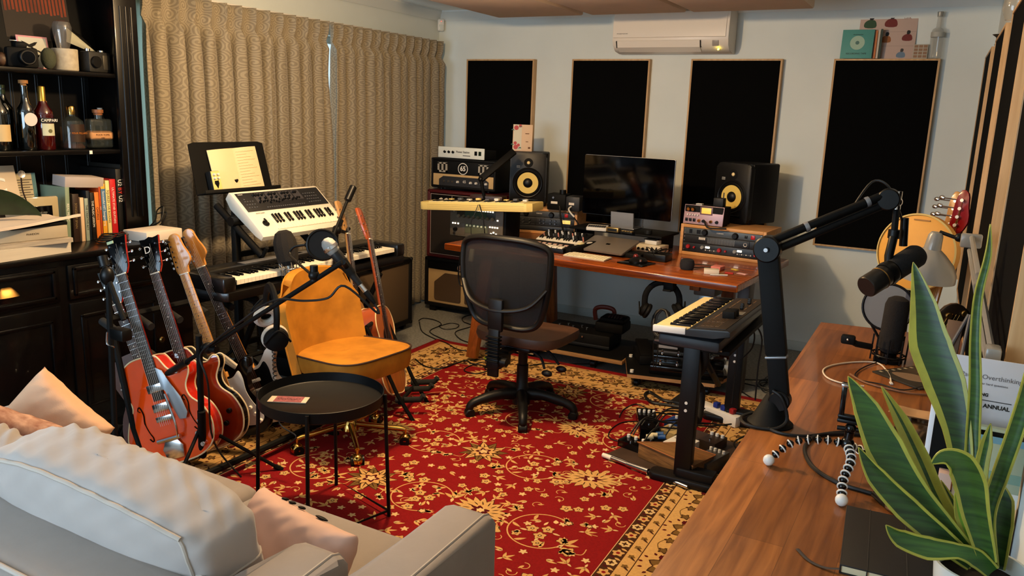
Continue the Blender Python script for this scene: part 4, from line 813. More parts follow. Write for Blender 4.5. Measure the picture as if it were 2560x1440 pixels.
def guitar(label, M, kind, top, side, bind, neckm, headm, fretm=None, dth=.05, pg=None, nutz=.86, jz=None, group='electric guitars in the floor rack', name='electric_guitar', cat='guitar'):
    t = thing(name, label, cat, group=group, M=M); fretm = fretm or FRET
    OL = outline({'hollow': HOLLOW, 'strat': STRAT, 'acoustic': ACOU}[kind])
    B().prism(OL, dth, Matrix.Translation((0, dth, 0)) @ XZ, .006 if kind == 'strat' else .002, mside=1).o('body', [top, side], t)
    if bind:
        for y in (0, dth): B().tube([(p[0]*1.002, y, p[1]*1.002) for p in OL], .0035, n=6, closed=True).o('binding', bind, t)
    jz = jz or (.43 if kind == 'acoustic' else .40 if kind == 'hollow' else .29); fz = jz-.12 if kind != 'acoustic' else jz-.13
    b = B(); b.grid(lambda u, v: ((.021+.007*(1-v))*math.cos(PI*u), -.004+.022*math.sin(PI*u), jz+(nutz-jz)*v), 10, 6); b.b2((-.025, -.002, jz-.02), (.025, .03, jz+.03), .006); b.o('neck', neckm, t)
    b = B(); b.prism([(-.028, 0), (.028, 0), (.0215, nutz-fz), (-.0215, nutz-fz)], .006, Matrix.Translation((0, 0, fz)) @ XZ, .0015); fb = b.o('fretboard', fretm, t)
    b = B()
    for i in range(1, 21):
        z = nutz-.645*(1-2**(-i/12))
        if z > fz+.01: b.b2((-.024, -.0072, z), (.024, -.006, z+.0012))
    b.o('frets', STEEL, fb, kind='stuff')
    b = B()
    for i in (3, 5, 7, 9, 12, 15):
        z = nutz-.645*(1-2**(-(i-.5)/12)); b.cyl((0, -.006, z), (0, -.0066, z), .003, n=8)
    b.o('fret_markers', PAPER if fretm is FRET else BLK, fb, kind='stuff')
    B().b2((-.022, -.008, nutz-.003), (.022, 0, nutz+.002), .001).o('nut', IVORY, t)
    H = Matrix.Translation((0, .004, nutz)) @ Matrix.Rotation(math.radians(-9 if kind != 'strat' else -2), 4, 'X'); peg = []
    if kind == 'strat':
        P = [(-.021, 0), (.021, 0), (.024, .03), (.042, .045), (.05, .06), (.045, .09), (.035, .12), (.03, .15), (.028, .17), (.01, .185), (-.015, .18), (-.028, .16), (-.03, .14), (-.035, .02)]
        peg = [(-.032, .035+i*.024, -1) for i in range(6)]
    elif kind == 'hollow':
        P = [(-.021, 0), (.021, 0), (.036, .03), (.04, .10), (.048, .165), (.02, .158), (0, .168), (-.02, .158), (-.048, .165), (-.04, .10), (-.036, .03)]; peg = [(s_*.042, .045+i*.042, s_) for i in range(3) for s_ in (-1, 1)]
    else:
        P = [(-.022, 0), (.022, 0), (.033, .02), (.037, .17), (.03, .185), (0, .19), (-.03, .185), (-.037, .17), (-.033, .02)]; peg = [(s_*.037, .045+i*.045, s_) for i in range(3) for s_ in (-1, 1)]
    P2 = outline(P, 3) if kind == 'strat' else P
    hd = B().x(H).prism(P2, .014, Matrix.Translation((0, .012, 0)) @ XZ, .002, mside=1).o('headstock', [headm, neckm], t)
    for x, z, s_ in peg:
        B().x(H).cyl((x-s_*.012, -.001, z), (x-s_*.012, -.009, z), .004, n=8).cyl((x, .008, z), (x+s_*.014, .008, z), .0025, n=6).sph((x+s_*.018, .008, z), .0075, n=8, sc=(1, .5, 1)).o('tuning_peg', STEEL, hd)
    b = B(); top_ = -.009; bz = .2 if kind != 'strat' else .09
    for i in range(6):
        x = -.0175+i*.007; b.tube([(x*1.35, -.017, bz-.03), (x*1.35, -.016, bz), (x, -.0095, nutz), (x*1.1, -.006, nutz+.03+.02*i)], .0006, n=4)
    b.o('strings', STEEL, t, kind='stuff')
    if kind != 'acoustic':
        for z in ((.335, .25) if kind == 'hollow' else (.235, .185, .135)):
            if kind == 'hollow': B().b2((-.042, -.01, z-.018), (.042, .0, z+.018), .003).o('pickup', STEEL, t); 
            else: B().b2((-.04, -.009, z-.009), (.04, 0, z+.009), .006).o('pickup', pg and (PAPER if pg is not WHT else PAPER), t)
        B().b2((-.04, -.013, bz-.012), (.04, 0, bz+.012), .003).o('bridge', STEEL, t)
    else:
        B().b2((-.07, -.01, .145), (.07, 0, .17), .004).o('bridge', FRET, t); B().cyl((0, .001, .305), (0, -.0012, .305), .05, n=32).o('sound_hole', BLKG, t)
        B().lathe([(.052, 0), (.058, .0006), (.062, 0)], (0, -.0012, .305), rot=(90, 0, 0), n=32, close=False).o('rosette', mat('rosette', '#3a1c10', .5), t)
    return t
OR_ = mat('orange_lacquer', '#e2480c', .12, coat=1, var=.15, scale=5); ORS = mat('red_orange_side', '#b8200a', .15, coat=1); BND = mat('cream_binding', '#dcc59a', .4)
g1n = V3((.34, -.94, .1))
M = gframe((-2.755, 2.13, .095), (-3.075, 2.14, .885), g1n)
g = guitar('orange hollow-body electric guitar with vibrato tailpiece, frontmost in the rack', M, 'hollow', OR_, ORS, BND, RNECK, BLKG, dth=.07, nutz=.845, fretm=mat('ebony', '#2a221c', .35))
b = B(); b.prism([(.028, .42), (.055, .40), (.075, .34), (.105, .27), (.115, .2), (.1, .175), (.07, .18), (.055, .24), (.045, .31), (.03, .33)], .003, Matrix.Translation((0, -.011, 0)) @ XZ, .001); b.o('pickguard', mat('silver_pickguard', '#8f98a0', .35, .3), g)
for x in (-.1, .12):
    P = [(x, .13, .0), (x+.012, .115, 0), (x+.018, .13, 0), (x+.006, .16, 0), (x-.002, .2, 0), (x+.004, .24, 0), (x-.006, .275, 0), (x-.018, .262, 0), (x-.008, .252, 0)]
    B().tube([(p[0], -.0015, p[1]) for p in spl(P, 4)], [.006, .005, .004, .006, .006, .004, .005], n=6, flat=.3).o('f_hole', BLKM, g)
b = B(); b.prism([(-.04, 0), (.04, 0), (.05, .05), (.03, .08), (-.03, .08), (-.05, .05)], .006, Matrix.Translation((0, -.006, .02)) @ XZ, .002); b.tube([(-.055, -.02, .11), (.055, -.02, .11)], .01); b.tube([(.045, -.025, .11), (.06, -.035, .16), (.05, -.03, .26), (.045, -.028, .3)], .005, k=4); b.o('vibrato_tailpiece', STEEL, g)
for x, z in ((.13, .1), (.155, .15), (.14, .05), (.12, .38)): B().cyl((x, 0, z), (x, -.016, z), .011, n=14, bev=.002).o('control_knob', STEEL, g)
B().box((.0, -.0135+.0, .985-.0), (.03, .003, .012), rot=(-9, 0, 0)).o('label_strip', mat('label_green2', '#a8b890', .6), g); B().tube([(-.15, -.004, .37), (-.15, -.02, .37)], .004).o('strap_button', STEEL, g)
BUR = mat('cherry_burst', '#6a1a0a', .12, coat=1, col2='#a83410', scale=3)
g = guitar('dark cherry semi-hollow electric guitar with black headstock, second in the rack', gframe((-2.745, 2.285, .095), (-3.04, 2.28, .865), g1n), 'hollow', BUR, BLKG, BND, RNECK, BLKG, dth=.045, nutz=.825)
text('D', .045, PAPER, g, (0, -.006, .93), (81, 0, 0)); 
for x, z in ((.12, .1), (.15, .15)): B().cyl((x, 0, z), (x, -.016, z), .011, n=14, bev=.002).o('control_knob', BLK, g)
def sguit(label, base, nut, top, side, pgm, neckm, fret):
    g = guitar(label, gframe(base, nut, g1n), 'strat', top, side, None, neckm, neckm, fret, dth=.044, pg=pgm, nutz=(V3(nut)-V3(base)).length)
    P = outline([(-.02, .295), (-.06, .315), (-.095, .36), (-.12, .37), (-.128, .34), (-.105, .25), (-.08, .19), (-.04, .15), (-.03, .085), (.02, .06), (.1, .045), (.135, .065), (.135, .1), (.11, .15), (.095, .21), (.1, .27), (.09, .31), (.05, .285)], 4)
    B().prism(P, .003, XZ, .0008).o('pickguard', pgm, g)
    for x, z in ((.09, .13), (.105, .095), (.118, .06)): B().cyl((x, -.003, z), (x, -.015, z), .010, .008, n=14).o('control_knob', PAPER, g)
    return g
WL = mat('white_lacquer', '#d8d0c4', .2, coat=1)
sguit('black double-cutaway electric guitar with white pickguard and maple neck', (-2.73, 2.46, .095), (-3.0, 2.40, .85), BLKG, BLKG, WHT, MAPLE, MAPLE)
sguit('white double-cutaway electric guitar with black pickguard and rosewood fretboard', (-2.74, 2.66, .095), (-3.03, 2.52, .86), WL, WL, BLK, MAPLE, FRET)
g = guitar('dark red guitar almost hidden at the left behind the orange one', gframe((-2.87, 2.21, .095), tuple(at(268, 700, x=-3.22)), (.5, -.85, 0)), 'hollow', mat('mahogany_red', '#3a0a06', .2, coat=1), mat('mahogany_red', '#3a0a06'), None, RNECK, BLKG, dth=.05, nutz=.7)
t = thing('guitar_rack', 'black tubular floor rack holding the row of electric guitars', 'guitar stand', (-2.95, 2.38, 0))
for y in (-.3, .5): B().tube([(.42, y, .02), (.06, y, .03), (-.13, y, .66), (-.13, y, .69)], .014, k=3).o('end_frame', BLKM, t)
B().tube([(-.13, -.3, .69), (-.13, .5, .69)], .016).o('neck_rail', BLKM, t)
for x in (.33, .08): B().tube([(x, -.42, .065), (x, .5, .065)], .016).o('body_rail', BLKM, t)
for i in range(6): y = -.34+i*.148; B().tube([(-.13, y, .69), (.0, y-.01, .655)], .017, n=10).o('padded_finger', mat('foam_black', '#141414', .9), t)
# ---- acoustic guitars by the yellow chair
AT = mat('cedar_top', '#a85a24', .3, coat=.5, var=.2, stretch=(30, 30, 1), scale=3); AS_ = mat('mahogany_side', '#944420', .3, coat=.5, var=.2, scale=6)
an = V3((.93, .36, .25))
guitar('small cedar-topped acoustic guitar leaning in the middle of the room', gframe((-2.49, 3.32, .11), (-2.78, 3.45, .905), an), 'acoustic', AT, AS_, BND, AS_, AS_, dth=.09, nutz=.86, group='acoustic guitars on the black stand', name='acoustic_guitar')
guitar('pale acoustic guitar standing directly behind the cedar-topped one', gframe((-2.64, 3.24, .13), (-2.86, 3.36, .93), an), 'acoustic', mat('spruce', '#b07c42', .35, coat=.4), mat('maple_side', '#9a6a38', .35, coat=.4), None, mat('pale_neck', '#a07848', .4), mat('pale_neck', '#a07848', .4), dth=.09, nutz=.85, group='acoustic guitars on the black stand', name='acoustic_guitar')
t = thing('acoustic_guitar_stand', 'black folding stand with padded arms under the acoustic guitars', 'guitar stand', (-2.52, 3.36, 0), rz=20)
for y in (-.16, .13): B().tube([(.14, y, 0), (.05, y, .14), (-.12, y, .5)], .011).tube([(-.12, y, .5), (-.24, y, 0)], .011).o('side_frame', BLKM, t)
for x, z in ((.06, .1), (-.12, .5)): B().tube([(x, -.16, z), (x, .13, z)], .011).o('cross_tube', BLKM, t)
for y in (-.1, .08, .2): B().tube([(.02, y, .09), (.15, y+.02, .1), (.17, y+.02, .125)], .016, n=10).o('padded_arm', mat('foam_black', '#141414', .9), t)
# ---------------------------------------------------------------- mic stands
def mic_base(t, n=3, r=.3, h_=.3, a0=.4, m_=BLKM):
    for i in range(n):
        a = a0+2*PI*i/n; B().tube([(0, 0, h_-.1), (r*math.cos(a), r*math.sin(a), .015)], .008, n=8).cyl((r*math.cos(a)*.93, r*math.sin(a)*.93, .03), (r*math.cos(a)*1.03, r*math.sin(a)*1.03, .008), .012, n=8).o('tripod_leg', m_, t)
def W(t, p): return V3(p)-t.location      # room point to the local frame of an unrotated thing
P0 = V3((-2.68, 2.19, 0))
t = thing('microphone_stand', 'black boom stand whose long pole crosses from the guitars up to the yellow chair', 'microphone stand', P0); mic_base(t, r=.32, h_=.36, a0=.9)
K = at(497, 838, y=2.13); B().tube([(0, 0, .12), W(t, K)], .013, n=12).o('upright', BLKM, t); B().tube([(0, 0, .12), W(t, K*.5+P0*.5+V3((0,0,0)))], .017, n=12).o('lower_tube', BLKM, t)
TE = at(418, 935, y=2.17); HE = at(857, 655, y=2.08)
d_ = (HE-TE).normalized(); K2 = TE+d_*((K-TE).dot(d_)); t2 = W(t, K2)
B().tube([W(t, TE), W(t, HE)], .009, n=10).o('boom', BLKM, t); B().tube([W(t, TE), W(t, TE+d_*.17)], .016, n=12).o('counterweight_sleeve', BLK, t)
B().sph(W(t, K2), .024).cyl(W(t, K2)-V3((.03, 0, 0)), W(t, K2)+V3((.05, 0, 0)), .014).o('boom_clutch', BLK, t)
KC = at(785, 688, y=2.085); B().sph(W(t, KC), .02).cyl(W(t, KC)+V3((0,0,-.02)), W(t, KC)+V3((0,.0,.035)), .014).o('boom_knuckle', BLK, t)
# stage mic on the boom
MH, MT = at(822, 612, y=2.10), at(866, 668, y=2.13); ax = (MT-MH).normalized(); L = (MT-MH).length
t = thing('stage_microphone', 'handheld stage microphone with silver ball grille on the long boom', 'microphone', MH); Fm = frame(ax).to_4x4()
B().x(Fm).lathe([(0, -.026), (.014, -.022), (.023, -.01), (.0255, .004), (.0255, .012), (.022, .03), (.019, .034)], n=24).o('ball_grille', mat('silver_mesh', '#a8a8a4', .45, .8, bump=1, bscale=900), t)
B().x(Fm).lathe([(.027, .006), (.0275, .012), (.027, .018), (.024, .018)], n=24, close=False).o('grille_band', STEEL, t)
B().x(Fm).lathe([(.019, .034), (.021, .05), (.015, .1), (.0115, .165), (.0115, .175), (0, .175)], n=20).o('handle', mat('mic_body', '#1b1b1c', .45, .3), t); B().x(Fm).lathe([(.009, .175), (.0095, .2), (.0095, .21)], n=16).o('connector', STEEL, t); B().x(Fm).lathe([(.0115, .205), (.0115, .235), (.006, .26), (0, .26)], n=16).o('cable_plug', BLK, t)
B().x(Fm).cyl((0,0,.07), (0,0,.13), .0205, .016, n=16).o('mic_clip', BLK, t); e_ = MH+ax*.11; B().tube([ax*.1, HE-MH], .011, n=8).o('clip_arm', BLK, t)
q0 = MH+ax*.25
t = thing('microphone_cable', 'black cable looping from the stage microphone back along the boom', 'cable', q0); pts_c = [q0, q0+V3((.02, .0, -.04)), at(862, 715, y=2.1), at(820, 745, y=2.08), at(760, 752, y=2.08), at(700, 748, y=2.09), at(655, 765, y=2.1), at(600, 805, y=2.1), at(540, 850, y=2.12), at(500, 890, y=2.12), at(520, 960, y=2.12), V3((-2.62, 2.2, .2)), V3((-2.55, 2.28, .02))]
B().tube([p-q0 for p in pts_c], .0042, n=8, k=6).o('cable', CABLE, t)
# second stand: pop filter, foam covered condenser, pole with grip
P1 = V3((-2.93, 3.26, 0))
t = thing('tall_microphone_stand', 'black stand with an upward slanting pole ending in a thick grip', 'microphone stand', P1); mic_base(t, r=.28, h_=.3, a0=2.4)
KN2 = at(842, 575, y=3.28); B().tube([(0, 0, .1), W(t, KN2)], .011).o('upright', BLKM, t); e0, e1, e2 = at(825, 610, y=3.2), at(868, 502, y=3.38), at(884, 466, y=3.43)
B().tube([W(t, e0), W(t, e1)], .0085).o('boom', BLKM, t); B().cyl(W(t, e1), W(t, e2), .02, n=16, bev=.004).o('weight_grip', BLK, t); B().sph(W(t, KN2), .027).tube([W(t, KN2), W(t, KN2)+V3((.0, .07, -.02)), W(t, KN2)+V3((0, .1, .0))], .011).tube([W(t, KN2), W(t, KN2)+V3((0, .04, .05))], .012).o('clutch', BLK, t)
PC = at(806, 612, y=2.30)
t = thing('pop_filter', 'round black pop filter behind the silver stage microphone', 'pop filter', PC); vd = (EYE-PC).normalized(); Fm = frame((vd+V3((.15, 0, 0))).normalized()).to_4x4()
B().x(Fm).tube([(.057*math.cos(a*PI/16), .057*math.sin(a*PI/16), 0) for a in range(32)], .0055, n=8, closed=True).o('hoop', BLK, t); B().x(Fm).lathe([(.056, .002), (0, .003), (0, -.003), (.056, -.002)], n=32).o('mesh', mat('nylon_black', '#0d0c0c', .8), t)
GC = at(783, 690, y=2.10)-PC; B().tube([at(766, 612, y=2.29)-PC, at(735, 618, y=2.27)-PC, at(724, 636, y=2.25)-PC, at(742, 655, y=2.2)-PC, GC], .005, k=5).o('gooseneck', BLK, t); B().sph(at(768, 612, y=2.29)-PC, .011).o('hoop_clamp', BLK, t)
C0 = at(728, 690, y=2.93)
t = thing('condenser_microphone', 'large microphone under a black foam windscreen in a silver shock mount', 'microphone', C0); up = (at(707, 580, y=2.93)-C0); Fm = frame(up).to_4x4(); Lh = up.length
B().x(Fm).lathe([(.035, Lh*.24), (.052, Lh*.34), (.06, Lh*.6), (.058, Lh*.8), (.042, Lh*.98), (.02, Lh*1.04), (0, Lh*1.04)], n=12).o('foam_windscreen', mat('foam_black2', '#120f0d', .95, bump=.8, bscale=300), t, ang=20)
B().x(Fm).lathe([(0, -.01), (.022, -.01), (.024, .0), (.024, Lh*.34), (0, Lh*.34)], n=20).o('body', mat('nickel', '#8f8a80', .3, .9), t)
for z in (.01, .035): B().x(Fm).tube([(.045*math.cos(a*PI/12), .045*math.sin(a*PI/12), z) for a in range(24)], .0025, n=6, closed=True).o('cradle_ring', STEEL, t)
for i in range(6): a = i*PI/3; B().x(Fm).tube([(.045*math.cos(a), .045*math.sin(a), -.03), (.05*math.cos(a), .05*math.sin(a), .07)], .0022, n=6).tube([(.05*math.cos(a), .05*math.sin(a), .07), (.026*math.cos(a+.5), .026*math.sin(a+.5), .03)], .0016, n=6).o('cradle_rod', STEEL, t)
B().tube([(0, 0, -.01), W(t, P1+V3((0, 0, .62)))], .009).o('mount_arm', BLK, t)
# headphones (grey pads) hanging under the boom
def headphones(name, label, M, padm, cup=BLKM, rr=.085, tw=12):
    t = thing(name, label, 'headphones', M=M)
    P = [(rr*math.cos(a), 0, .06+rr*1.05*math.sin(a)) for a in [PI*i/14 for i in range(15)]]; B().tube([(-rr*1.02, 0, .0)]+P[::-1]+[(rr*1.02, 0, .0)], .011, n=8, flat=1.6).o('headband', BLKM, t)
    for s_ in (-1, 1):
        c = B().x(Matrix.Translation((s_*rr*.95, 0, 0)) @ eul((0, s_*(90-tw), 0))); c.lathe([(0, -.002), (.04, 0), (.044, .008), (.04, .024), (.025, .032), (0, .034)], n=28); cu = c.o('ear_cup', cup, t)
        c = B().x(Matrix.Translation((s_*rr*.95, 0, 0)) @ eul((0, s_*(90-tw), 0))); c.tube([(.033*math.cos(a*PI/14), .033*math.sin(a*PI/14), -.012) for a in range(28)], .0145, n=8, closed=True); c.o('ear_pad', padm, t)
        B().tube([(s_*rr*1.3, -.045, 0), (s_*rr*1.32, 0, .05), (s_*rr*1.3, .045, 0)], .004, k=4).o('yoke', cup, t)
    return t
HC = at(676, 815, y=2.36); Mh = Matrix.Translation(HC) @ Matrix.Rotation(math.radians(-32), 4, 'Z') @ Matrix.Rotation(math.radians(18), 4, 'Y')
Mh = Mh @ Matrix.Scale(1.18, 4)
headphones('headphones', 'studio headphones with grey velour pads hanging from the boom by the yellow chair', Mh, mat('grey_velour', '#b4aa9c', .95, bump=.6, bscale=300))
# ---------------------------------------------------------------- yellow velvet chair
VEL = mat('mustard_velvet', '#a86e20', .7, var=.22, scale=9, bump=.2, bscale=30, spec=.2); PIP = mat('dark_piping', '#2a160c', .7)
t = thing('desk_chair', 'mustard yellow velvet swivel chair on a gold five-star base', 'chair', (-2.43, 2.86, 0), rz=-95)      # local +y = front
def seat(u, v):
    a = 2*PI*u; ex = .235*math.copysign(abs(math.cos(a))**.5, math.cos(a)); ey = .235*math.copysign(abs(math.sin(a))**.5, math.sin(a)); return ex, ey
def seatf(u, v):
    ex, ey = seat(u, v); k = [.0, .5, .85, .97, 1, 1.0, .97, .9, .0][int(round(v*8))]; z = [.485, .487, .488, .484, .472, .43, .40, .39, .385][int(round(v*8))]
    wf = 1+.06*(ey/.235); return (ex*k*wf, ey*k+.01, z-.012*(ex/.235)**2*0+(.012*(ey/.235) if v < .7 else 0))
st_ = B().grid(seatf, 48, 8).o('seat_cushion', VEL, t, weld=.0005)
B().tube([(seat(u/48, 0)[0]*(1+.06*seat(u/48, 0)[1]/.235), seat(u/48, 0)[1]+.01, .4835+.012*seat(u/48, 0)[1]/.235) for u in range(48)], .0042, n=6, closed=True).o('seat_piping', PIP, st_)
def back(u, v):
    a = (u-.5)*2; z = .40+.44*v; w_ = .25*(1-.02*v-.5*max(0, v-.78)**2/.08*.4); x = a*w_*min(1, 1.0); rnd_ = math.sqrt(max(0, 1-abs(a)**3.5)); z = .385+(.455*(.80+.20*rnd_))*v
    return (x, -.215+.10*abs(a)**2.2*(1-.35*v)-.075*v-.01*math.sin(PI*v), z)
B().grid(back, 24, 18, .04).o('backrest', VEL, t, ang=60)
b = B(); b.tube([back(0, i/18) for i in range(19)]+[back(i/24, 1) for i in range(1, 25)]+[back(1, 1-i/18) for i in range(1, 19)], .0045, n=6); b.o('backrest_piping', VEL, t)
B().cyl((0, 0, .10), (0, 0, .385), .024).cyl((0,0,.36), (0,0,.39), .07).o('gas_column', GOLD, t)
B().cyl((0, 0, .07), (0, 0, .125), .045, .032, n=20, bev=.006).o('hub', GOLD, t)
for i in range(5):
    a = math.radians(52+72*i); c_, s_ = math.cos(a), math.sin(a); B().tube([(0, 0, .105), (.25*c_, .25*s_, .085), (.27*c_, .27*s_, .08)], [.016, .013, .011], n=10).o('base_leg', GOLD, t)
    cs = B().cyl((.27*c_, .27*s_, .085), (.27*c_, .27*s_, .05), .006).sph((.27*c_, .27*s_, .031), .031, n=16, sc=(1, 1, 1)).o('castor', GOLD, t); B().cyl((.27*c_-.03*s_, .27*s_+.03*c_, .027), (.27*c_+.03*s_, .27*s_-.03*c_, .027), .024, n=20).o('wheel', BLK, cs)
# ---------------------------------------------------------------- round side table
t = thing('side_table', 'round black metal tray side table in front of the sofa', 'table', (-2.04, 2.235, 0)); TM = mat('black_powdercoat', '#0a0a0b', .45, spec=.25)
B().lathe([(0, .485), (.232, .485), (.238, .49), (.24, .53), (.237, .531), (.234, .495), (.228, .491), (0, .491)], n=72, close=False).o('tray', TM, t)
for i in range(4):
    a = math.radians(30+90*i); c_, s_ = math.cos(a), math.sin(a); B().tube([(.245*c_, .245*s_, .525), (.262*c_, .262*s_, .008)], .0075, n=8).o('leg', TM, t)
B().tube([(.26*math.cos(math.radians(30+90*i)), .26*math.sin(math.radians(30+90*i)), .035) for i in range(4)], .006, n=6, closed=True).o('lower_frame', TM, t)
t = thing('sachet', 'small pink and cream printed sachet lying on the round table', 'packet', (-2.15, 2.17, .4915), rz=28)
B().b2((-.075, -.032, 0), (.075, .032, .004), .0015).o('wrapper', mat('wrapper_cream', '#cbb49c', .6), t); B().b2((-.052, -.031, .0041), (.056, .031, .0046)).o('printed_field', mat('print_pink', '#8c4a4c', .6, var=.3, scale=120), t)
b = B()
for i in range(5): b.lathe([(.006, 0), (.009, .0002), (.009, 0)], (-.035+i*.018, .004*(-1)**i, .0047), n=10, close=False)
b.o('printed_scrolls', mat('print_dark', '#4a1c22', .7), t)
# ---------------------------------------------------------------- office chair
t = thing('office_chair', 'black mesh-back office swivel chair with brown seat in the middle of the rug', 'chair', (-1.93, 3.70, 0), rz=0)
OM = mat('office_plastic', '#0b0b0c', .45, spec=.35); MESH = mat('seat_mesh', '#15161a', .8, alpha=.78, bump=.5, bscale=400)
for i in range(5):
    a = math.radians(-60+72*i); c_, s_ = math.cos(a), math.sin(a)
    B().tube([(.02*c_, .02*s_, .115), (.12*c_, .12*s_, .12), (.24*c_, .24*s_, .095), (.29*c_, .29*s_, .07), (.295*c_, .295*s_, .045)], [.034, .028, .024, .022, .018], n=10, k=3).o('base_leg', OM, t)
    B().cyl((.295*c_-.024*s_, .295*s_+.024*c_, .027), (.295*c_+.024*s_, .295*s_-.024*c_, .027), .0265, n=20, bev=.006).o('castor', OM, t)
B().lathe([(.05, .06), (.05, .13), (.032, .16), (.032, .28), (.026, .285), (.026, .40), (0, .4)], n=20).o('gas_column', OM, t)
B().box((0, 0, .405), (.22, .28, .03), .01).o('mechanism', OM, t)
for y_, x_ in ((.02, .2), (-.09, .17)): B().tube([(.08, y_, .40), (.16, y_-.02, .375), (x_+.03, y_-.05, .33)], .007, k=4, n=8).sph((x_+.05, y_-.06, .31), .022, sc=(1.4, .8, .8)).o('lever', OM, t)
def sf(u, v):
    a = 2*PI*u; n_ = .55; ex = .255*math.copysign(abs(math.cos(a))**n_, math.cos(a)); ey = .235*math.copysign(abs(math.sin(a))**n_, math.sin(a)); k = [0, .5, .88, .98, 1, .97, .9, 0][int(round(v*7))]; z = [.49, .49, .487, .478, .455, .43, .42, .42][int(round(v*7))]
    return (ex*k, .05+ey*k, z-.03*max(0, ey/.235)**3*.8)
B().grid(sf, 40, 7).o('seat', mat('brown_leather', '#4a3020', .5, var=.1), t, weld=.0005)
OLb = spl([(0, 0, 0), (.12, .0, 0), (.185, .05, 0), (.225, .2, 0), (.235, .36, 0), (.215, .425, 0), (.12, .455, 0), (0, .46, 0), (-.12, .455, 0), (-.215, .425, 0), (-.235, .36, 0), (-.225, .2, 0), (-.185, .05, 0), (-.12, 0, 0)], 5, True)
def bpz(x, z): return V3((x*1.07, -.235-.045*(z/.46)+.06*(x/.235)**2-.03*math.sin(PI*z/.46), .545+z))
B().tube([bpz(p.x, p.y) for p in OLb], .02, n=10, closed=True, flat=.8).o('back_frame', OM, t)
def mf(u, v):
    z = .46*v; hw = .0
    xs = [p.x for p in OLb if abs(p.y-z) < .03 and p.x > 0]; hw = {0: .13, 1: .165, 2: .19, 3: .207, 4: .216, 5: .223, 6: .228, 7: .232, 8: .235, 9: .222, 10: .12}[int(round(v*10))]
    return bpz((u*2-1)*hw, z)
B().grid(mf, 10, 10, .002).o('mesh_panel', MESH, t)
B().tube([bpz(-.225, .22)+V3((0, -.01, 0)), bpz(-.15, .13)+V3((0, -.045, 0)), bpz(0, .10)+V3((0, -.055, 0)), bpz(.15, .13)+V3((0, -.045, 0)), bpz(.225, .22)+V3((0, -.01, 0))], .015, k=5, n=10, flat=.7).o('lumbar_bar', OM, t)
b = B(); b.box((0, -.315, .62), (.085, .03, .17), .012); b.b2((-.03, -.335, .30), (.03, -.315, .55), .004); b.o('back_bracket', OM, t)
b = B()
for i in range(8): b.box((0, -.328, .51-i*.018), (.075, .045, .009), .004)
b.o('rubber_bellows', BLKM, t); B().b2((-.035, -.34, .34), (.035, -.2, .40), .006).b2((-.03, -.22, .39), (.03, 0, .41)).o('back_support', OM, t); B().cyl((.035, -.31, .38), (.07, -.31, .38), .022, n=16).o('adjust_knob', OM, t)

P2 = at(283, 1000, x=-2.98); P2.z = 0; P2 = V3((-2.98, 1.99, 0))
t = thing('folded_microphone_stand', 'black folded stand with a rectangular clamp in front of the dresser door', 'microphone stand', P2); mic_base(t, r=.12, h_=.25, a0=1.9)
T_ = at(255, 640, y=2.0); Q_ = at(300, 850, y=1.98)
B().tube([(0, 0, .1), W(t, at(270, 700, y=1.99))], .012).o('upright', BLKM, t); B().tube([W(t, T_), W(t, at(268, 690, y=1.99)), W(t, at(310, 800, y=1.98))], .011).o('folded_arm', BLKM, t)
B().sph(W(t, at(268, 690, y=1.99)), .028, sc=(1, 1, 1.4)).cyl(W(t, T_), W(t, at(262, 665, y=2.0)), .02).o('clutch', BLK, t)
B().box(W(t, at(302, 835, y=1.97)), (.085, .05, .05), .01).o('clamp_block', BLK, t); B().tube([W(t, at(268, 830, y=1.95)), W(t, at(268, 860, y=1.95)), W(t, at(285, 868, y=1.95))], .004, k=3).o('wire_loop', STEEL, t)
# ---------------------------------------------------------------- the long desk
DW = wood('oiled_pine_desk', '#b8601e', '#7c3410', .25, plank=(2.5, .14), along='X', coat=.35)
DZ = .75; DR = -3.7; DO = V3((-2.95, 4.44, DZ)); DM = Matrix.Translation(DO) @ Matrix.Rotation(math.radians(DR), 4, 'Z')
def D(x, y, z=0): return DM @ V3((x, y, z))
t = thing('wooden_desk', 'long orange-brown wooden desk against the back wall', 'desk', DO, DR)
b = B(); b.b2((0, 0, -.045), (2.0, 1.1, 0), .008, 3); b.o('desktop', DW, t)
LW = wood('leg_pine', '#8a4a1c', '#5a2a0e', .4, along='Z')
for x in (.32, 1.68):
    for y, dy in ((.10, -.24), (.9, .1)):
        if x > 1 and y < .5: continue
        B().prism([(-.035, -.7), (.035, -.7), (.045, 0), (-.045, 0)], .05, Matrix.Translation((x, y, -.045)) @ Matrix.Rotation(math.radians(-14 if dy < 0 else 8), 4, 'X') @ XZ, .004).o('leg', LW, t)
B().b2((.3, .25, -.12), (.36, .9, -.045), .003).b2((1.64, .25, -.12), (1.7, .9, -.045), .003).o('under_rail', LW, t)
t = thing('steel_desk_frame', 'grey steel desk leg with dark bracket under the right end of the wooden desk', 'desk frame', D(1.72, .32, -.75), DR)
B().b2((-.06, -.05, .60), (.07, .1, .70), .008).o('motor_bracket', mat('grey_brown', '#4a423c', .5), t); B().b2((-.035, -.03, .03), (.045, .05, .62), .003).o('column', mat('pale_steel', '#9aa4a8', .35, .6), t); B().b2((.16, .1, .0), (.23, .2, .70), .003).o('brown_post', mat('brown_post', '#3a2c24', .5), t); B().b2((-.04, -.35, 0), (.05, .45, .03), .01).o('foot', DGREY, t)
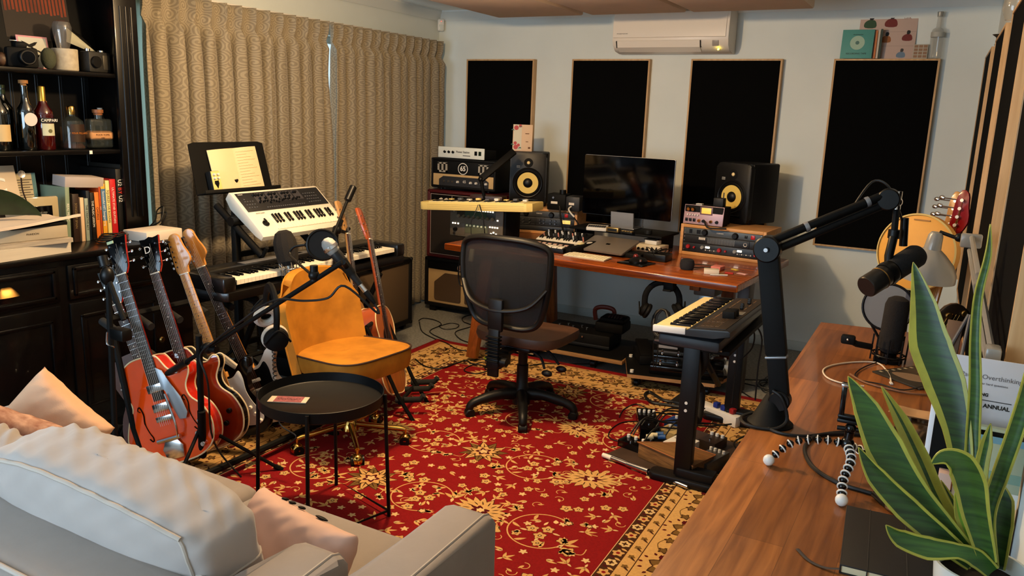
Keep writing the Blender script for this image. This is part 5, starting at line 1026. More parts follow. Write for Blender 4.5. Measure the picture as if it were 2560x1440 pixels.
def wedge(t, w_, d, h_, x0=0, y0=0, f=.02, m_=None, name='cabinet'):
    b = B(); m_ = m_ or PINE2
    for q in (((x0, y0, 0), (x0+f, y0+d, h_)), ((x0+w_-f, y0, 0), (x0+w_, y0+d, h_)), ((x0+f, y0, 0), (x0+w_-f, y0+d, f)), ((x0+f, y0, h_-f), (x0+w_-f, y0+d, h_)), ((x0+f, y0+d-.01, f), (x0+w_-f, y0+d, h_-f))): b.b2(*q, .002)
    return b.o(name, m_, t)
PINE2 = wood('pale_ply', '#d29c62', '#b47e46', .5, along='X', knots=False)
RKM = mat('rack_grey', '#4a5258', .45, .3); RKD = mat('rack_black', '#15171b', .45)
def knobs(t, P, r=.011, h_=.016, m_=BLK, cap=None, n=14, nm='knob'):
    src = None
    for x, y, z in P:
        if src is None: src = B().cyl((0,0,0), (0,-h_,0), r, r*.85, n=n, bev=r*.15).b2((-.0012, -h_-.0008, 0), (.0012, -h_+.001, r*.8)).o(nm, m_, t); src.location = (x, y, z)
        else: reuse(src, nm, t, (x, y, z), (0, RNK.uniform(-60, 60), 0))
RNK = random.Random(4)
# right rack
rp = D(1.36, .78); t = thing('rack_case', 'pale plywood rack with equalizer and preamp units under the right speaker', 'rack', rp, DR)
wedge(t, .56, .36, .20)
u1 = B().b2((.022, .004, .135), (.538, .012, .178), .001).o('power_unit', RKM, t); knobs(u1, [(.165, .004, .157), (.365, .004, .155)], .021, .022)
B().b2((.06, .0, .145), (.078, .006, .17)).b2((.11, .0, .145), (.135, .006, .17)).o('socket', BLK, u1); B().b2((.465, -.001, .145), (.49, .005, .17), .002).o('power_switch', mat('switch_red', '#a01010', .3, emit=.3), u1); text('FURMAN', .011, PAPER, u1, (.265, .0035, .16)); B().b2((.425, -.0, .148), (.443, .005, .166), .002).o('meter_switch', BLK, u1)
u2 = B().b2((.022, .002, .082), (.538, .012, .132), .001).b2((.09, -.004, .084), (.46, .002, .130), .001).o('equalizer_unit', RKD, t)
b = B()
for i in range(24): b.b2((.19+i*.0075, -.0052, .09), (.1925+i*.0075, -.004, .125))
b.o('fader_slots', mat('fader_grey', '#7a8084', .5), u2, kind='stuff'); b = B()
for i in range(5): b.b2((.13+i*.009, -.0055, .108), (.136+i*.009, -.004, .124))
b.o('small_faders', PAPER, u2, kind='stuff'); B().lathe([(.009, 0), (.012, .003), (.012, 0)], (.435, -.004, .107), rot=(90,0,0), n=20, close=False).o('ring', PAPER, u2)
u3 = B().b2((.022, .004, .024), (.538, .012, .080), .001).o('preamp_unit', mat('rack_navy', '#14181e', .4), t)
RDK = mat('knob_red', '#9c1a20', .35); knobs(u3, [(.06, .004, .055), (.27, .004, .052)], .015, .018, RDK); knobs(u3, [(.1, .004, .053), (.31, .004, .05)], .008, .012, RDK); knobs(u3, [(.155, .004, .058), (.37, .004, .055)], .013, .014, mat('knob_pale', '#8a8c8c', .4))
B().b2((.175, .001, .055), (.205, .005, .068), .001).b2((.385, .001, .055), (.415, .005, .068), .001).o('label_window', LEDW, u3)
for i in range(7):
    B().b2((.175+i*.014, .001, .04), (.183+i*.014, .005, .047)).b2((.385+i*.014, .001, .038), (.393+i*.014, .005, .045)).o('indicator', mat('ind_pale', '#c0beb4', .4), u3) if i in (0, 2, 4, 6) else B().b2((.175+i*.014, .002, .04), (.183+i*.014, .005, .047)).b2((.385+i*.014, .002, .038), (.393+i*.014, .005, .045)).o('button', GREY, u3)
B().cyl((.5, .004, .045), (.5, -.004, .045), .006).o('red_button', RED, u3)
b = B()
for x in (.03, .53):
    for z in (.035, .07, .095, .12, .145, .17): b.cyl((x, .004, z), (x, .001, z), .0035, n=8)
b.o('rack_screws', STEEL, t, kind='stuff')
# left rack
t = thing('rack_case', 'pale plywood rack holding black outboard units under the left speaker', 'rack', D(.03+.0, .62) if False else V3((-2.93, 5.24, DZ)), 12)
wedge(t, .55, .33, .19)
u1 = B().b2((.022, .004, .125), (.528, .012, .168), .001).o('power_unit', mat('rack_grey2', '#3c3e40', .45, .3), t); knobs(u1, [(.16, .004, .147), (.355, .004, .145)], .021, .022); B().b2((.455, -.001, .135), (.48, .005, .16), .002).o('power_switch', mat('switch_red', '#a01010'), u1); B().b2((.41, 0, .138), (.428, .005, .156)).o('socket', BLK, u1); text('FURMAN', .011, PAPER, u1, (.26, .0035, .15))
u2 = B().b2((.022, .004, .06), (.528, .012, .122), .001).o('channel_unit', RKD, t)
b = B(); 
for x0, x1 in ((.05, .23), (.24, .42)): b.tube([(x0, .002, .068), (x1, .002, .068), (x1, .002, .115), (x0, .002, .115)], .0012, n=4, closed=True)
b.o('panel_outline', GREY, u2); knobs(u2, [(x, .004, z) for x in (.08, .11, .14, .19, .27, .3, .35, .385) for z in (.08, .103)], .008, .014, mat('knob_steel', '#4a4c50', .35, .5)); B().b2((.44, .0, .085), (.5, .006, .112), .001).o('vu_meter', mat('meter_amber', '#e8c468', .4, emit=.8), u2)
B().b2((.022, .004, .022), (.528, .012, .058), .001).o('blank_panel', RKD, t)
# studio monitors
SPB = mat('speaker_black', '#0a0a0b', .42, spec=.35); CONE = mat('cone_yellow', '#e0c060', .5, emit=0)
def monitor(label, M):
    t = thing('studio_monitor', label, 'speaker', M=M); W_, H_, Dp = .275, .40, .33
    B().b2((-W_/2, .03, 0), (W_/2, Dp, H_), .012).o('cabinet', mat('speaker_vinyl', '#070708', .55, spec=.25), t)
    P = [(p[0], p[1]+H_/2) for p in rrect(W_, H_, .035, 6)]; B().prism(P, .04, Matrix.Translation((0, .04, 0)) @ XZ, .009).o('front_baffle', SPB, t)
    B().lathe([(.10, 0), (.115, .004), (.106, .012), (.1, .01)], (0, .001, .175), rot=(90,0,0), n=48, close=False).o('woofer_trim', SPB, t)
    B().lathe([(.098, -.002), (.098, .007), (.09, .011), (.08, .004), (.078, 0)], (0, .001, .175), rot=(90,0,0), n=48, close=False).o('rubber_surround', BLKM, t)
    B().lathe([(.079, .004), (.06, -.012), (.034, -.026)], (0, -.001, .175), rot=(90,0,0), n=48, close=False).o('cone', CONE, t) if False else B().lathe([(.079, .003), (.034, .0012)], (0, -.001, .175), rot=(90,0,0), n=48, close=False).o('cone', CONE, t)
    B().lathe([(.036, .001), (.03, .009), (.016, .015), (0, .017)], (0, -.001, .175), rot=(90,0,0), n=32, close=False).o('dust_cap', SPB, t)
    B().lathe([(.032, 0), (.034, .002), (.028, .003), (.012, .001)], (0, 0, .325), rot=(90,0,0), n=32, close=False).o('waveguide', BLKM, t)
    B().sph((0, -.003, .325), .0125, sc=(1, .6, 1)).o('tweeter_dome', mat('tweeter_gold', '#e8cf96', .35), t)
    B().b2((-.088, -.003, .285), (-.062, .001, .303), .001).o('badge', mat('badge_grey', '#8a8880', .4), t); text('KRK', .011, BLK, t, (-.075, -.0035, .294)); B().b2((-.08, -.003, .035), (.08, .003, .055), .008).o('bass_port', BLKG, t)
    return t
a = math.atan2(.37, -(-.93)); fr_ = V3((-1.155, 5.36, .952)); ang = math.radians(-21.5)
monitor('black studio monitor with yellow cone on the right rack', Matrix.Translation(V3((-1.295, 5.40, .9505))) @ Matrix.Rotation(ang, 4, 'Z'))
monitor('black studio monitor with yellow cone on the left rack', Matrix.Translation((-2.80, 5.33, .9405)) @ Matrix.Rotation(math.radians(23), 4, 'Z'))
t = thing('leaflet', 'small pink and white floral card standing on the left speaker', 'card', (-2.935, 5.47, 1.341), rot=(-4, 0, 22)); B().b2((-.075, -.001, 0), (.075, .001, .20), .0005).o('card', mat('card_peach', '#d8b898', .7), t); B().b2((-.07, -.0018, .01), (-.008, -.001, .2)).o('white_half', mat('card_offwhite', '#cfc8b4', .7), t)
b = B()
for x, z, r in ((-.05, .03, .018), (-.03, .045, .012), (-.055, .06, .013), (-.05, .175, .018), (-.02, .19, .012)): b.lathe([(0, 0), (r*.6, .0006), (r, 0)], (x, -.002, z), rot=(90,0,0), n=10, close=False)
b.o('flowers', mat('flower_red', '#b8484a', .7), t, kind='stuff'); b = B()
for x, z, s_ in ((-.035, .02, 1), (-.06, .045, -1), (-.035, .18, 1), (-.06, .155, -1)): b.prism([(x, z), (x+.02*s_, z+.012), (x+.03*s_, z+.002)], .0005, Matrix.Translation((0, -.002, 0)) @ XZ)
b.o('leaves', mat('leaf_teal', '#2a5a4c', .7), t); b = B(); b.b2((.02, -.0018, .13), (.05, -.001, .136)).b2((.025, -.0018, .07), (.045, -.001, .075)).b2((.045, -.0018, .02), (.062, -.001, .033)); b.o('printed_marks', mat('ink_brown2', '#6a4428', .8), t)
# computer display
t = thing('monitor_shelf', 'black monitor riser shelf under the computer display', 'shelf', (-1.99, 5.18, DZ), DR); b = B(); b.b2((-.33, -.12, .095), (.36, .2, .11), .003); b.o('board', BLKM, t)
for x in (-.3, .31): B().b2((x, -.1, 0), (x+.02, .18, .095), .002).o('side_leg', BLKM, t)
B().cyl((.30, -.07, .11), (.30, -.07, .137), .026, n=24, bev=.003).o('side_knob', DGREY, t) if False else None
t = thing('computer_display', 'large all-in-one computer with a switched-off glossy black screen', 'computer', (-1.99, 5.28, DZ+.1105), DR+.5)
B().prism([(p[0], p[1]+.285) for p in rrect(.68, .42, .012, 4)], .012, Matrix.Translation((0, .008, 0)) @ XZ, .003).o('case', mat('aluminium', '#a8aaae', .35, .6), t)
B().prism([(p[0], p[1]+.285) for p in rrect(.675, .415, .01, 4)], .003, Matrix.Translation((0, -.004, 0)) @ XZ).o('glass_screen', mat('screen_glass', '#020203', .06, spec=.35), t)
b = B(); b.b2((-.09, -.05, 0), (.09, .13, .006), .002); b.b2((-.09, .10, .0), (.09, .115, .22), .004); b.prism([(0, 0), (.14, 0), (.13, .01), (.02, .012), (0, .11), (-.012, .11)], .17, Matrix.Translation((-.085, -.05+.0, .004)) @ YZ); b.o('stand', mat('aluminium', '#8a8c90'), t)
t = thing('external_hub', 'small black round knob device at the right of the monitor shelf', 'device', D(1.15, .74, .1105)); B().cyl((0,0,0), (0,0,.03), .026, n=24, bev=.003).o('body', DGREY, t)
t = thing('pocket_synth', 'tiny white keyboard gadget on the monitor shelf left of the stand', 'synthesizer', D(.80, .68, .1105), DR+14); B().box((0, 0, .012), (.14, .08, .022), .003, rot=(10, 0, 0)).o('body', WHT, t); b = B()
for i in range(8): b.box((-.055+i*.0155, -.012, .0245), (.012, .035, .003), rot=(10, 0, 0))
b.o('keys', mat('keys_grey', '#3a3c40', .5), t, kind='stuff')
t = thing('gold_recorder', 'small gold and dark rectangular gadget in front of the display stand', 'device', D(.93, .66, .1105), DR); B().b2((-.045, -.02, 0), (.045, .025, .03), .003).o('body', mat('device_gold', '#a88a50', .35, .7), t); B().b2((-.035, -.0212, .006), (.035, -.02, .024)).o('window', DGREY, t)
t = thing('button_strip', 'little row of gold buttons beside the gold gadget', 'device', D(1.035, .66, .1105), DR-6); B().b2((-.045, -.02, 0), (.045, .02, .012), .002).o('base', DGREY, t)
for i in range(4): B().b2((-.04+i*.021, -.015, .012), (-.024+i*.021, .012, .018), .001).o('key', mat('device_gold', '#a88a50'), t)
# laptop, keyboard, trackball...
t = thing('laptop', 'closed space-grey laptop propped at an angle behind the white keyboard', 'laptop', M=DM @ Matrix.Translation((1.0, .45, .045)) @ Matrix.Rotation(math.radians(-3), 4, 'Z') @ Matrix.Rotation(math.radians(14), 4, 'X'))
B().prism(rrect(.335, .245, .014), .014, None, .003).o('body', mat('space_grey', '#7c746c', .42, .35), t); B().prism(rrect(.03, .022, .004), .0004, Matrix.Translation((0, 0, .0142))).o('logo', BLKG, t)
B().b2((-.12, .06, -.05), (.12, .1, -.001), .003).o('riser', BLKM, t)
t = thing('computer_keyboard', 'slim white wireless computer keyboard at the front of the desk', 'keyboard', D(.985, .19, .001), DR-1); B().box((0, 0, .006), (.29, .115, .009), .003, rot=(3, 0, 0)).o('base', mat('kb_silver', '#c8c4b4', .4), t)
kb0 = B().box((0,0,.012), (.0165, .0165, .004), .001, rot=(3,0,0)).o('key', mat('key_white', '#efe6c8', .5), t); kb0.location = (-.133, .042, .001)
for r_ in range(5):
    for i in range(14):
        if r_ == 4 and 4 <= i <= 8: continue
        if (r_, i) != (0, 0): reuse(kb0, 'key', t, (-.133+i*.0203+.002*r_*(i > 0), .042-r_*.0205, .001-r_*.001))
B().box((-.133+6*.0203+.008, .042-4*.0205, .0085), (.1, .0165, .004), .001).o('space_bar', mat('key_white', '#efe6c8'), t)
t = thing('trackball', 'black trackball mouse with a red ball on a flat black pad', 'mouse', D(1.30, .22, .001), DR-8); B().b2((-.08, -.09, 0), (.1, .07, .008), .003).o('pad', BLKG, t); B().sph((.01, .01, .012), .055, sc=(1, 1.2, .5)).o('shell', BLK, t); B().sph((-.02, .03, .035), .018).o('ball', mat('ball_red', '#6a0a0c', .08, coat=1), t)
b = B().cyl((.05, -.03, .02), (.05, -.03, .034), .008); b.o('scroll_ring', STEEL, t)
t = thing('dock', 'flat black dock with cables behind the trackball', 'device', D(1.27, .42, .001), DR); B().b2((-.13, -.06, 0), (.0, .06, .03), .004).o('body', BLKM, t); B().b2((.01, -.05, 0), (.16, .07, .045), .006).o('second_box', BLK, t); 
b = B()
for i in range(6): b.tube([(.02+i*.02, .05, .03), (.0+i*.03, .02+.01*i, .07), (.08, .0-.01*i, .05), (.16-.01*i, -.04, .01)], .003, n=6, k=4)
b.o('cables', CABLE, t)
t = thing('audio_interface', 'small white audio interface with a row of black knobs', 'audio interface', D(1.18, .66, .001), DR-6); B().b2((-.08, 0, 0), (.1, .12, .05), .004).o('body', mat('interface_cream', '#cfc4ac', .45), t); knobs(t, [(-.06+i*.033, 0, .02) for i in range(5)], .009, .012); B().b2((-.03, .02, .0505), (.06, .09, .08), .006).o('white_box', WHT, t); B().box((-.02+.03, .05, .083), (.09, .07, .005), .002).o('dark_lid', DGREY, t)
t = thing('smart_speaker', 'small dark fabric ball-shaped speaker on the desk near the sticky notes', 'speaker', D(1.615, .25, .001)); B().lathe([(0, .001), (.036, .001), (.041, .012), (.043, .035), (.038, .055), (.028, .062), (0, .062)], n=32).o('body', mat('fabric_navy', '#15171e', .85, bump=.8, bscale=500), t)
b = B(); b.tube([(.02, .03, .01), (.08, .12, .004), (.16, .14, .004), (.14, .2, .004), (.04, .2, .004), (-.05, .16, .004)], .003, n=6, k=6); b.o('cord', CABLE, t)
def note(name, label, x, y, dx, dy, dz, m_, rz=0): t = thing(name, label, 'stationery', D(x, y, .001), DR+rz); B().b2((-dx/2, -dy/2, 0), (dx/2, dy/2, dz), .003).o('block', m_, t); return t
note('eraser', 'rounded off-white block at the front of the sticky notes', 1.775, .22, .085, .055, .028, mat('offwhite_block', '#d8ccb8', .5), 20); note('sticky_notes', 'pad of pink and red sticky notes on the desk', 1.76, .38, .06, .075, .022, mat('pink_note', '#cf7a70', .7), -5)
note('sticky_notes', 'small yellow sticky notes near the rack', 1.845, .44, .05, .025, .004, mat('yellow_note', '#d8c050', .7), -30); note('sticky_notes', 'little red sticky flags beside the yellow ones', 1.855, .30, .05, .03, .006, mat('red_note', '#b83028', .7), 10); note('sticky_notes', 'loose pink and white paper flags at the right corner of the desk', 1.92, .34, .06, .035, .003, mat('pinkwhite_note', '#d8a8a8', .7), -15)
t = thing('white_pen', 'white stylus lying in front of the off-white block', 'pen', D(1.83, .19, .005), DR+35); B().cyl((-.05, 0, 0), (.05, 0, 0), .004, n=10).o('barrel', WHT, t)
# lavender preamp and small boxes on the right rack
t = thing('tube_preamp', 'lavender-faced channel strip with an amber meter on the right rack', 'audio unit', D(1.375, .79, .2005)+V3((0,0,0)), DR-2); B().b2((0, 0, .008), (.26, .14, .125), .004).o('case', BLKM, t); LV = mat('lavender_face', '#b0929a', .4, .2)
t_ = B().x(Matrix.Rotation(math.radians(-7), 4, 'X')); t_.b2((-.004, -.01, .004), (.264, -.002, .128), .003); t_.o('faceplate', LV, t)
for x, z in ((.03, .1), (.06, .1)): B().cyl((x, -.0, z), (x, -.022, z), .013, .01, n=16).o('knob', GOLD, t)
for i in range(5): B().cyl((.025+i*.017, -.006, .065), (.025+i*.017, -.012, .065), .005, n=8).o('small_knob', WHT, t)
B().b2((.115, -.004, .078), (.18, .0, .115), .002).o('meter', mat('meter_gold', '#e8b850', .4, emit=.7), t); B().b2((.105, -.002, .07), (.19, -.001, .12), .001).o('meter_frame', mat('mauve', '#6a525c', .4), t)
for i in range(3): B().b2((.012+i*.026, -.014, .022), (.028+i*.026, -.008, .042), .001).o('switch', BLK, t)
for i, x in enumerate((.105, .135, .185, .225)): B().cyl((x, -.006, .03), (x, -.02, .03), .011, .009, n=14).o('amber_knob', GOLD if i % 2 == 0 else BLK, t)
B().tube([(.15, -.02, .03), (.17, -.05, .01), (.2, -.05, -.005), (.3, -.03, .0)], .006, k=4, n=8).o('plug_cable', CABLE, t)
for x in (.02, .24):
    for y in (.02, .12): B().cyl((x, y, 0), (x, y, .008), .01, n=10).o('foot', BLK, t)
t = thing('black_adapter', 'small matte black box on top of the lavender unit', 'device', D(1.585, .85, .327), DR); B().b2((-.035, -.03, 0), (.03, .03, .055), .003).o('box', DGREY, t); B().cyl((.02, 0, .055), (.02, 0, .09), .0045, n=8).o('toggle', STEEL, t); B().cyl((-.01, 0, .055), (-.01, 0, .075), .006, n=8).o('stub', BLK, t)
t = thing('white_adapter', 'small white tag-like box lying on the front of the lavender unit', 'device', D(1.465, .81, .327), DR); B().b2((-.02, -.02, 0), (.02, .02, .012), .002).o('box', WHT, t); B().b2((-.019, -.0202, .004), (.019, -.0199, .008)).o('slot', BLK, t)
# black switch boxes on the left rack edge
t = thing('headphone_amplifier', 'pair of black boxes with white labels and a top knob on the left rack', 'audio unit', (-2.51, 5.34, .9405), 8); B().b2((-.1, -.06, 0), (.04, .08, .115), .006).o('left_box', BLKM, t); B().b2((.045, -.07, 0), (.15, .09, .105), .006).o('right_box', mat('box_dark', '#17171a', .5), t); B().cyl((0, .0, .115), (0, .0, .145), .025, n=20).o('top_knob', BLK, t)
B().b2((-.07, -.062, .045), (-.02, -.06, .062)).o('label', PAPER, t); B().b2((.07, -.072, .045), (.11, -.07, .062)).o('label', PAPER, t); B().tube([(.09, -.072, .035), (.08, -.1, .02), (.1, -.13, .0), (.14, -.15, -.03)], .006, k=4).o('white_cable', WHT, t); B().cyl((-.05, -.06, .09), (-.05, -.075, .09), .008, n=10).o('jack', STEEL, t)
B().tube([(-.0, -.065, .03), (.03, -.12, -.05), (.1, -.25, -.15), (.16, -.42, -.185)], .007, k=5).o('thick_cable', CABLE, t); B().tube([(.06, -.07, .02), (.14, -.12, -.05), (.25, -.2, -.14), (.4, -.3, -.185)], .005, k=5).o('thin_cable', CABLE, t)
# profiling amp
t = thing('profiling_amplifier', 'grey-green guitar processor covered in small lit buttons and knobs', 'amplifier', (-3.09, 4.72, DZ+.0005), -2); KP = mat('processor_green', '#34362c', .5)
B().b2((-.02, .012, .0), (.46, .22, .235), .03).o('housing', BLKM, t); B().b2((0, 0, .01), (.44, .014, .225), .012).o('face', mat('processor_face', '#5c5648', .5), t)
B().b2((.06, -.003, .15), (.38, .001, .215), .003).o('upper_field', mat('field_dark', '#262820', .4), t); B().b2((.13, -.004, .155), (.31, -.002, .2)).o('display', mat('lcd_green', '#28382c', .2, emit=.1), t); B().b2((.01, -.003, .02), (.13, .001, .105), .003).o('input_panel', mat('input_tan', '#5a5040', .5), t); B().b2((.13, -.003, .04), (.32, .001, .105), .003).o('soft_panel', mat('soft_green', '#5c6048', .5), t)
ld = B().b2((-.006, -.004, -.005), (.006, 0, .005), .001).o('lit_button', LEDW, t); ld.location = (.08, -.003, .205)
for x, z in [(.12+i*.02, .205) for i in range(12)]+[(.36, .205), (.4, .15), (.03, .1), (.05, .1), (.075, .1)]+[(.34+i*.02, .1) for i in range(4)]+[(.37, .065), (.35, .055), (.39, .055)]: reuse(ld, 'lit_button', t, (x, -.003, z))
knobs(t, [(.08, -.002, .155), (.36, -.002, .155)], .013, .018, mat('knob_olive', '#6a6450', .4)); knobs(t, [(.12+i*.04, -.002, .155) for i in range(6)], .012, .016, mat('knob_olive2', '#4c4c38', .4)); knobs(t, [(.15+i*.03, -.003, .095) for i in range(6)], .007, .008, mat('knob_lit', '#c8c8a0', .4, emit=.4)); knobs(t, [(.055, -.003, .06)], .015, .022, BLK)
B().lathe([(0, 0), (.012, .001), (0, .001)], (.035, -.001, .19), n=4, rot=(90, 0, 0), close=False).o('diamond_emblem', mat('emblem_pale', '#a8a894', .4), t, ang=10); B().cyl((.045, -.002, .03), (.045, -.012, .03), .01, n=14).o('input_jack', STEEL, t)
# small synths
t = thing('mini_synthesizer', 'compact black synthesizer with short white keys and coloured slider tips', 'synthesizer', D(.66, .42, .001), DR); M0 = Matrix.Translation((0, 0, .03)) @ Matrix.Rotation(math.radians(18), 4, 'X')
B().x(M0).b2((-.18, -.05, -.03), (.17, .16, .015), .004).o('body', BLK, t)
k_ = keybed(t, 18, .0185, .05, (0, -.045, .045), 0, rot=(18, 0, 0))
for i in range(13): B().x(M0).cyl((-.14+i*.025, .03+.02*(i % 3), .015), (-.14+i*.025, .03+.02*(i % 3), .045), .0045, n=8).o('slider_cap' if i % 3 else 'knob', [mat('tip_pink', '#d88a78', .4), WHT, BLK, GREY][i % 4], t)
for i in range(12): B().x(M0).cyl((-.15+i*.026, .11+.015*(i % 2), .015), (-.15+i*.026, .11+.015*(i % 2), .032), .006, n=8).o('knob', BLKM if i % 2 else WHT, t)
t = thing('step_sequencer', 'small black sequencer with a double row of square white pads', 'synthesizer', D(.64, .24, .001), DR); M0 = Matrix.Rotation(math.radians(8), 4, 'X')
B().x(M0).b2((-.18, -.05, .0), (.17, .1, .035), .004).o('body', BLK, t)
for i in range(8): B().x(M0).b2((-.165+i*.041, -.04, .035), (-.13+i*.041, .005, .042), .001).o('white_pad', IVORY, t)
for i in range(8): B().x(M0).b2((-.15+i*.041, .02, .035), (-.125+i*.041, .04, .042), .001).o('pink_pad', mat('pad_pink', '#c0a090', .4), t)
t = thing('pedal_case', 'dark angled controller case between the sequencer and the laptop', 'case', D(.86, .36, .001), DR-12); B().box((0, 0, .025), (.05, .3, .05), .008, rot=(6, 0, 0)).o('shell', BLKM, t); B().sph((.0, -.02, .055), .018, sc=(.8, 2, .5)).o('white_mouse_tip', mat('cream_tip', '#e8dca8', .4), t); B().sph((.01, .06, .055), .014, sc=(.8, 2.4, .4)).o('pale_strip', PAPER, t)
# cream keyboard held on an arm over the processor
t = thing('vintage_keyboard', 'cream compact keyboard held in the air above the green processor', 'keyboard', (-2.79, 4.60, .975), rot=(0, -3.4, 4)); KC_ = mat('keyboard_cream', '#e4cb7c', .45)
b = B(); b.prism([(-.41, -.06), (-.37, -.09), (.40, -.09), (.43, -.06), (.43, .12), (-.41, .12)], .055, None, .006); b.o('body', KC_, t)
b = B()
for i in range(3): b.b2((-.34, -.0915, .014+i*.012), (.38, -.09, .0155+i*.012))
b.o('grooves', mat('groove_tan', '#b89a58', .6), t)
for i in range(24): 
    if (i % 7) not in (2, 6): B().b2((-.32+i*.028, -.05, .055), (-.305+i*.028, .03, .064), .001).o('black_key', BLK, t)
whk = B(); whites(whk, 28, .0255, .11, .0585, th=.006, lip=.0); o = whk.o('white_keys', mat('keys_cream', '#e8d9a4', .4), t); o.location = (.02, -.075, 0)
for i in range(9): B().b2((-.25+i*.07, .05, .055), (-.22+i*.07, .08, .068+.006*(i % 2)), .002).o('switch', [KC_, GREY, WHT][i % 3], t)
t = thing('boom_stand', 'black angled boom arm rising between the amplifiers and the left speaker', 'arm', (-2.98, 4.86, DZ)); p1, p2, p3 = at(1212, 500, y=4.88), at(1202, 448, y=4.88), at(1286, 378, y=5.08); o3 = V3((-2.98, 4.86, DZ))
B().tube([(0, 0, .245), p1-o3, p2-o3], .013, n=10).o('lower_arm', BLKM, t)
fm = frame(p3-p2, (0, 1, 0)); Lq = (p3-p2).length; Mx = fm.to_4x4(); Mx.translation = p2-o3; B().x(Mx).b2((-.024, -.012, 0), (.024, .012, Lq), .004).o('upper_arm', BLKM, t); B().sph(p2-o3, .02).o('elbow', BLK, t); B().b2((-.04, -.12, .24), (.08, .1, .27), .004).o('clamp_plate', BLKM, t)
t = thing('keyboard_cable', 'two thin cables hanging in front of the cream keyboard', 'cable', (-2.74, 4.47, .8)); B().tube([(.02, .02, .225), (.0, .0, .15), (-.02, -.0, .1), (-.02, .01, -.01)], .0025, k=4, n=6).tube([(.03, .02, .225), (.07, .0, .15), (.08, .0, .1), (.08, .02, .0)], .004, k=4, n=6).o('cables', CABLE, t)
t = thing('wooden_box', 'small dark wood tray behind the cream keyboard', 'box', (-2.93, 5.02, .9405), 12); t.location = (-2.93, 5.36, 1.01) if False else (-3.02, 4.90, .9865); B().b2((-.0, -.05, 0), (.24, .06, .055), .003).o('tray', mat('dark_wood_box', '#3a2014', .4, var=.3), t)
t = thing('white_plug', 'white power plug clipped on the front edge of the desk', 'plug', D(.24, -.004, -.07), DR); B().box((0, -.012, .02), (.035, .02, .085), .008, rot=(0, 8, 0)).o('body', mat('plug_cream', '#e4dcb8', .4), t)
# hanging cables at the left end
for lb, pts in (('thick black cable hanging in a loop over the cream and black cabinet', [(1150, 640), (1146, 680), (1150, 712), (1165, 710), (1163, 670), (1158, 640)]), ('straight black cable dropping beside the wooden leg', [(1172, 640), (1176, 700), (1184, 740), (1186, 770)]), ('second black cable dropping from the desk edge to the floor', [(1180, 640), (1188, 690), (1195, 740), (1203, 790)])):
    Q = [at(u, v, y=4.72) for u, v in pts]; t = thing('hanging_cable', lb, 'cable', Q[0]); B().tube([q-Q[0] for q in Q], .005, k=5, n=8).o('cable', CABLE, t)
# headphones under the desk
t = thing('headphone_hook', 'black hook under the desk front edge', 'hook', D(1.58, .07, -.0455), DR); B().b2((-.03, -.01, -.06), (.03, .05, -.0005), .004).b2((-.025, -.03, -.06), (.025, .05, -.05), .003).o('hook', BLKM, t)
headphones('headphones', 'black headphones with tangled lead hanging under the wooden desk', Matrix.Translation(at(1655, 775, y=4.43)) @ Matrix.Rotation(math.radians(20), 4, 'Z') @ Matrix.Rotation(math.radians(-4), 4, 'Y'), BLKM, rr=.1, tw=30)
Q = at(1650, 790, y=4.40); t = thing('headphone_lead', 'bundled black lead wound round the headphones under the desk', 'cable', Q); b = B()
for k in range(6): b.tube([(.06*math.cos(a*.55+k)*.8+.004*k, .025*math.sin(a*.5+k), -.04+.07*math.sin(a*.55+k)*1.1) for a in range(12)], .0055, n=6, closed=True)
b.tube([(-.02, 0, -.1), (-.03, .01, -.2), (-.02, .02, -.32)], .003, k=4, n=6).tube([(.0, 0, -.1), (.0, .01, -.22), (-.01, .02, -.33)], .003, k=4, n=6); b.o('lead', CABLE, t)
# under-desk board and gear
t = thing('rolling_board', 'long wooden board on castors under the desk carrying black gear', 'board', V3((-2.42, 4.60, 0)), 2); PLY = wood('board_ply', '#9a7448', '#7c5a34', .6, along='X')
B().b2((-.12, 0, .075), (.72, .5, .1), .003).o('board', PLY, t); B().b2((-.11, .012, .1), (.71, .49, .104), .001).o('dark_top', BLKM, t)
for x in (0, .5):
    for y in (.08, .42): B().cyl((x-.015, y, .03), (x+.015, y, .03), .03, n=18).b2((x-.022, y-.02, .03), (x+.022, y+.02, .0745), .002).o('castor', BLK, t)
t = thing('floor_controller', 'long black pedal controller with jacks on the rolling board', 'pedalboard', V3((-2.05, 4.76, .1045)), 3)
B().b2((-.28, 0, 0), (.2, .26, .1), .012).o('housing', BLKM, t); knobs(t, [(-.2+i*.07, .001, .075) for i in range(4)], .008, .014, STEEL); B().b2((-.28, -.004, .01), (.2, .002, .03), .004).o('front_rail', DGREY, t)
B().b2((.06, .08, .1), (.26, .26, .17), .015).b2((.08, .1, .16), (.26, .25, .2), .02).o('cable_pouch', BLKM, t)
for i in range(5): B().tube([(.14+i*.02, .12, .19), (.15+i*.02, .14, .215), (.16+i*.02, .2, .2)], .009, k=3, n=6).o('cable_loop', mat('dark_loop', '#1c0c0e', .5), t)
for i in range(6): B().cyl((-.2+i*.05, .1+.04*(i % 2), .1), (-.2+i*.05, .1+.04*(i % 2), .112), .009, n=10).o('foot_switch', STEEL, t)
t = thing('metal_box', 'silver metal box with a curved red-brown handle behind the controller', 'tool', V3((-1.98, 5.12, .1005)), 5); B().b2((-.03, -.03, 0), (.05, .03, .13), .004).o('metal_body', mat('dull_metal', '#8a8478', .35, .8), t); B().tube([(-.05, 0, .13), (-.06, 0, .2), (-.02, 0, .225), (.05, 0, .225), (.08, 0, .2), (.075, 0, .1)], .016, k=4, n=8).o('handle', mat('handle_red_brown', '#6a2414', .4), t)
t.location = V3((-2.02, 5.05, .2005))
t.location.z = .1005
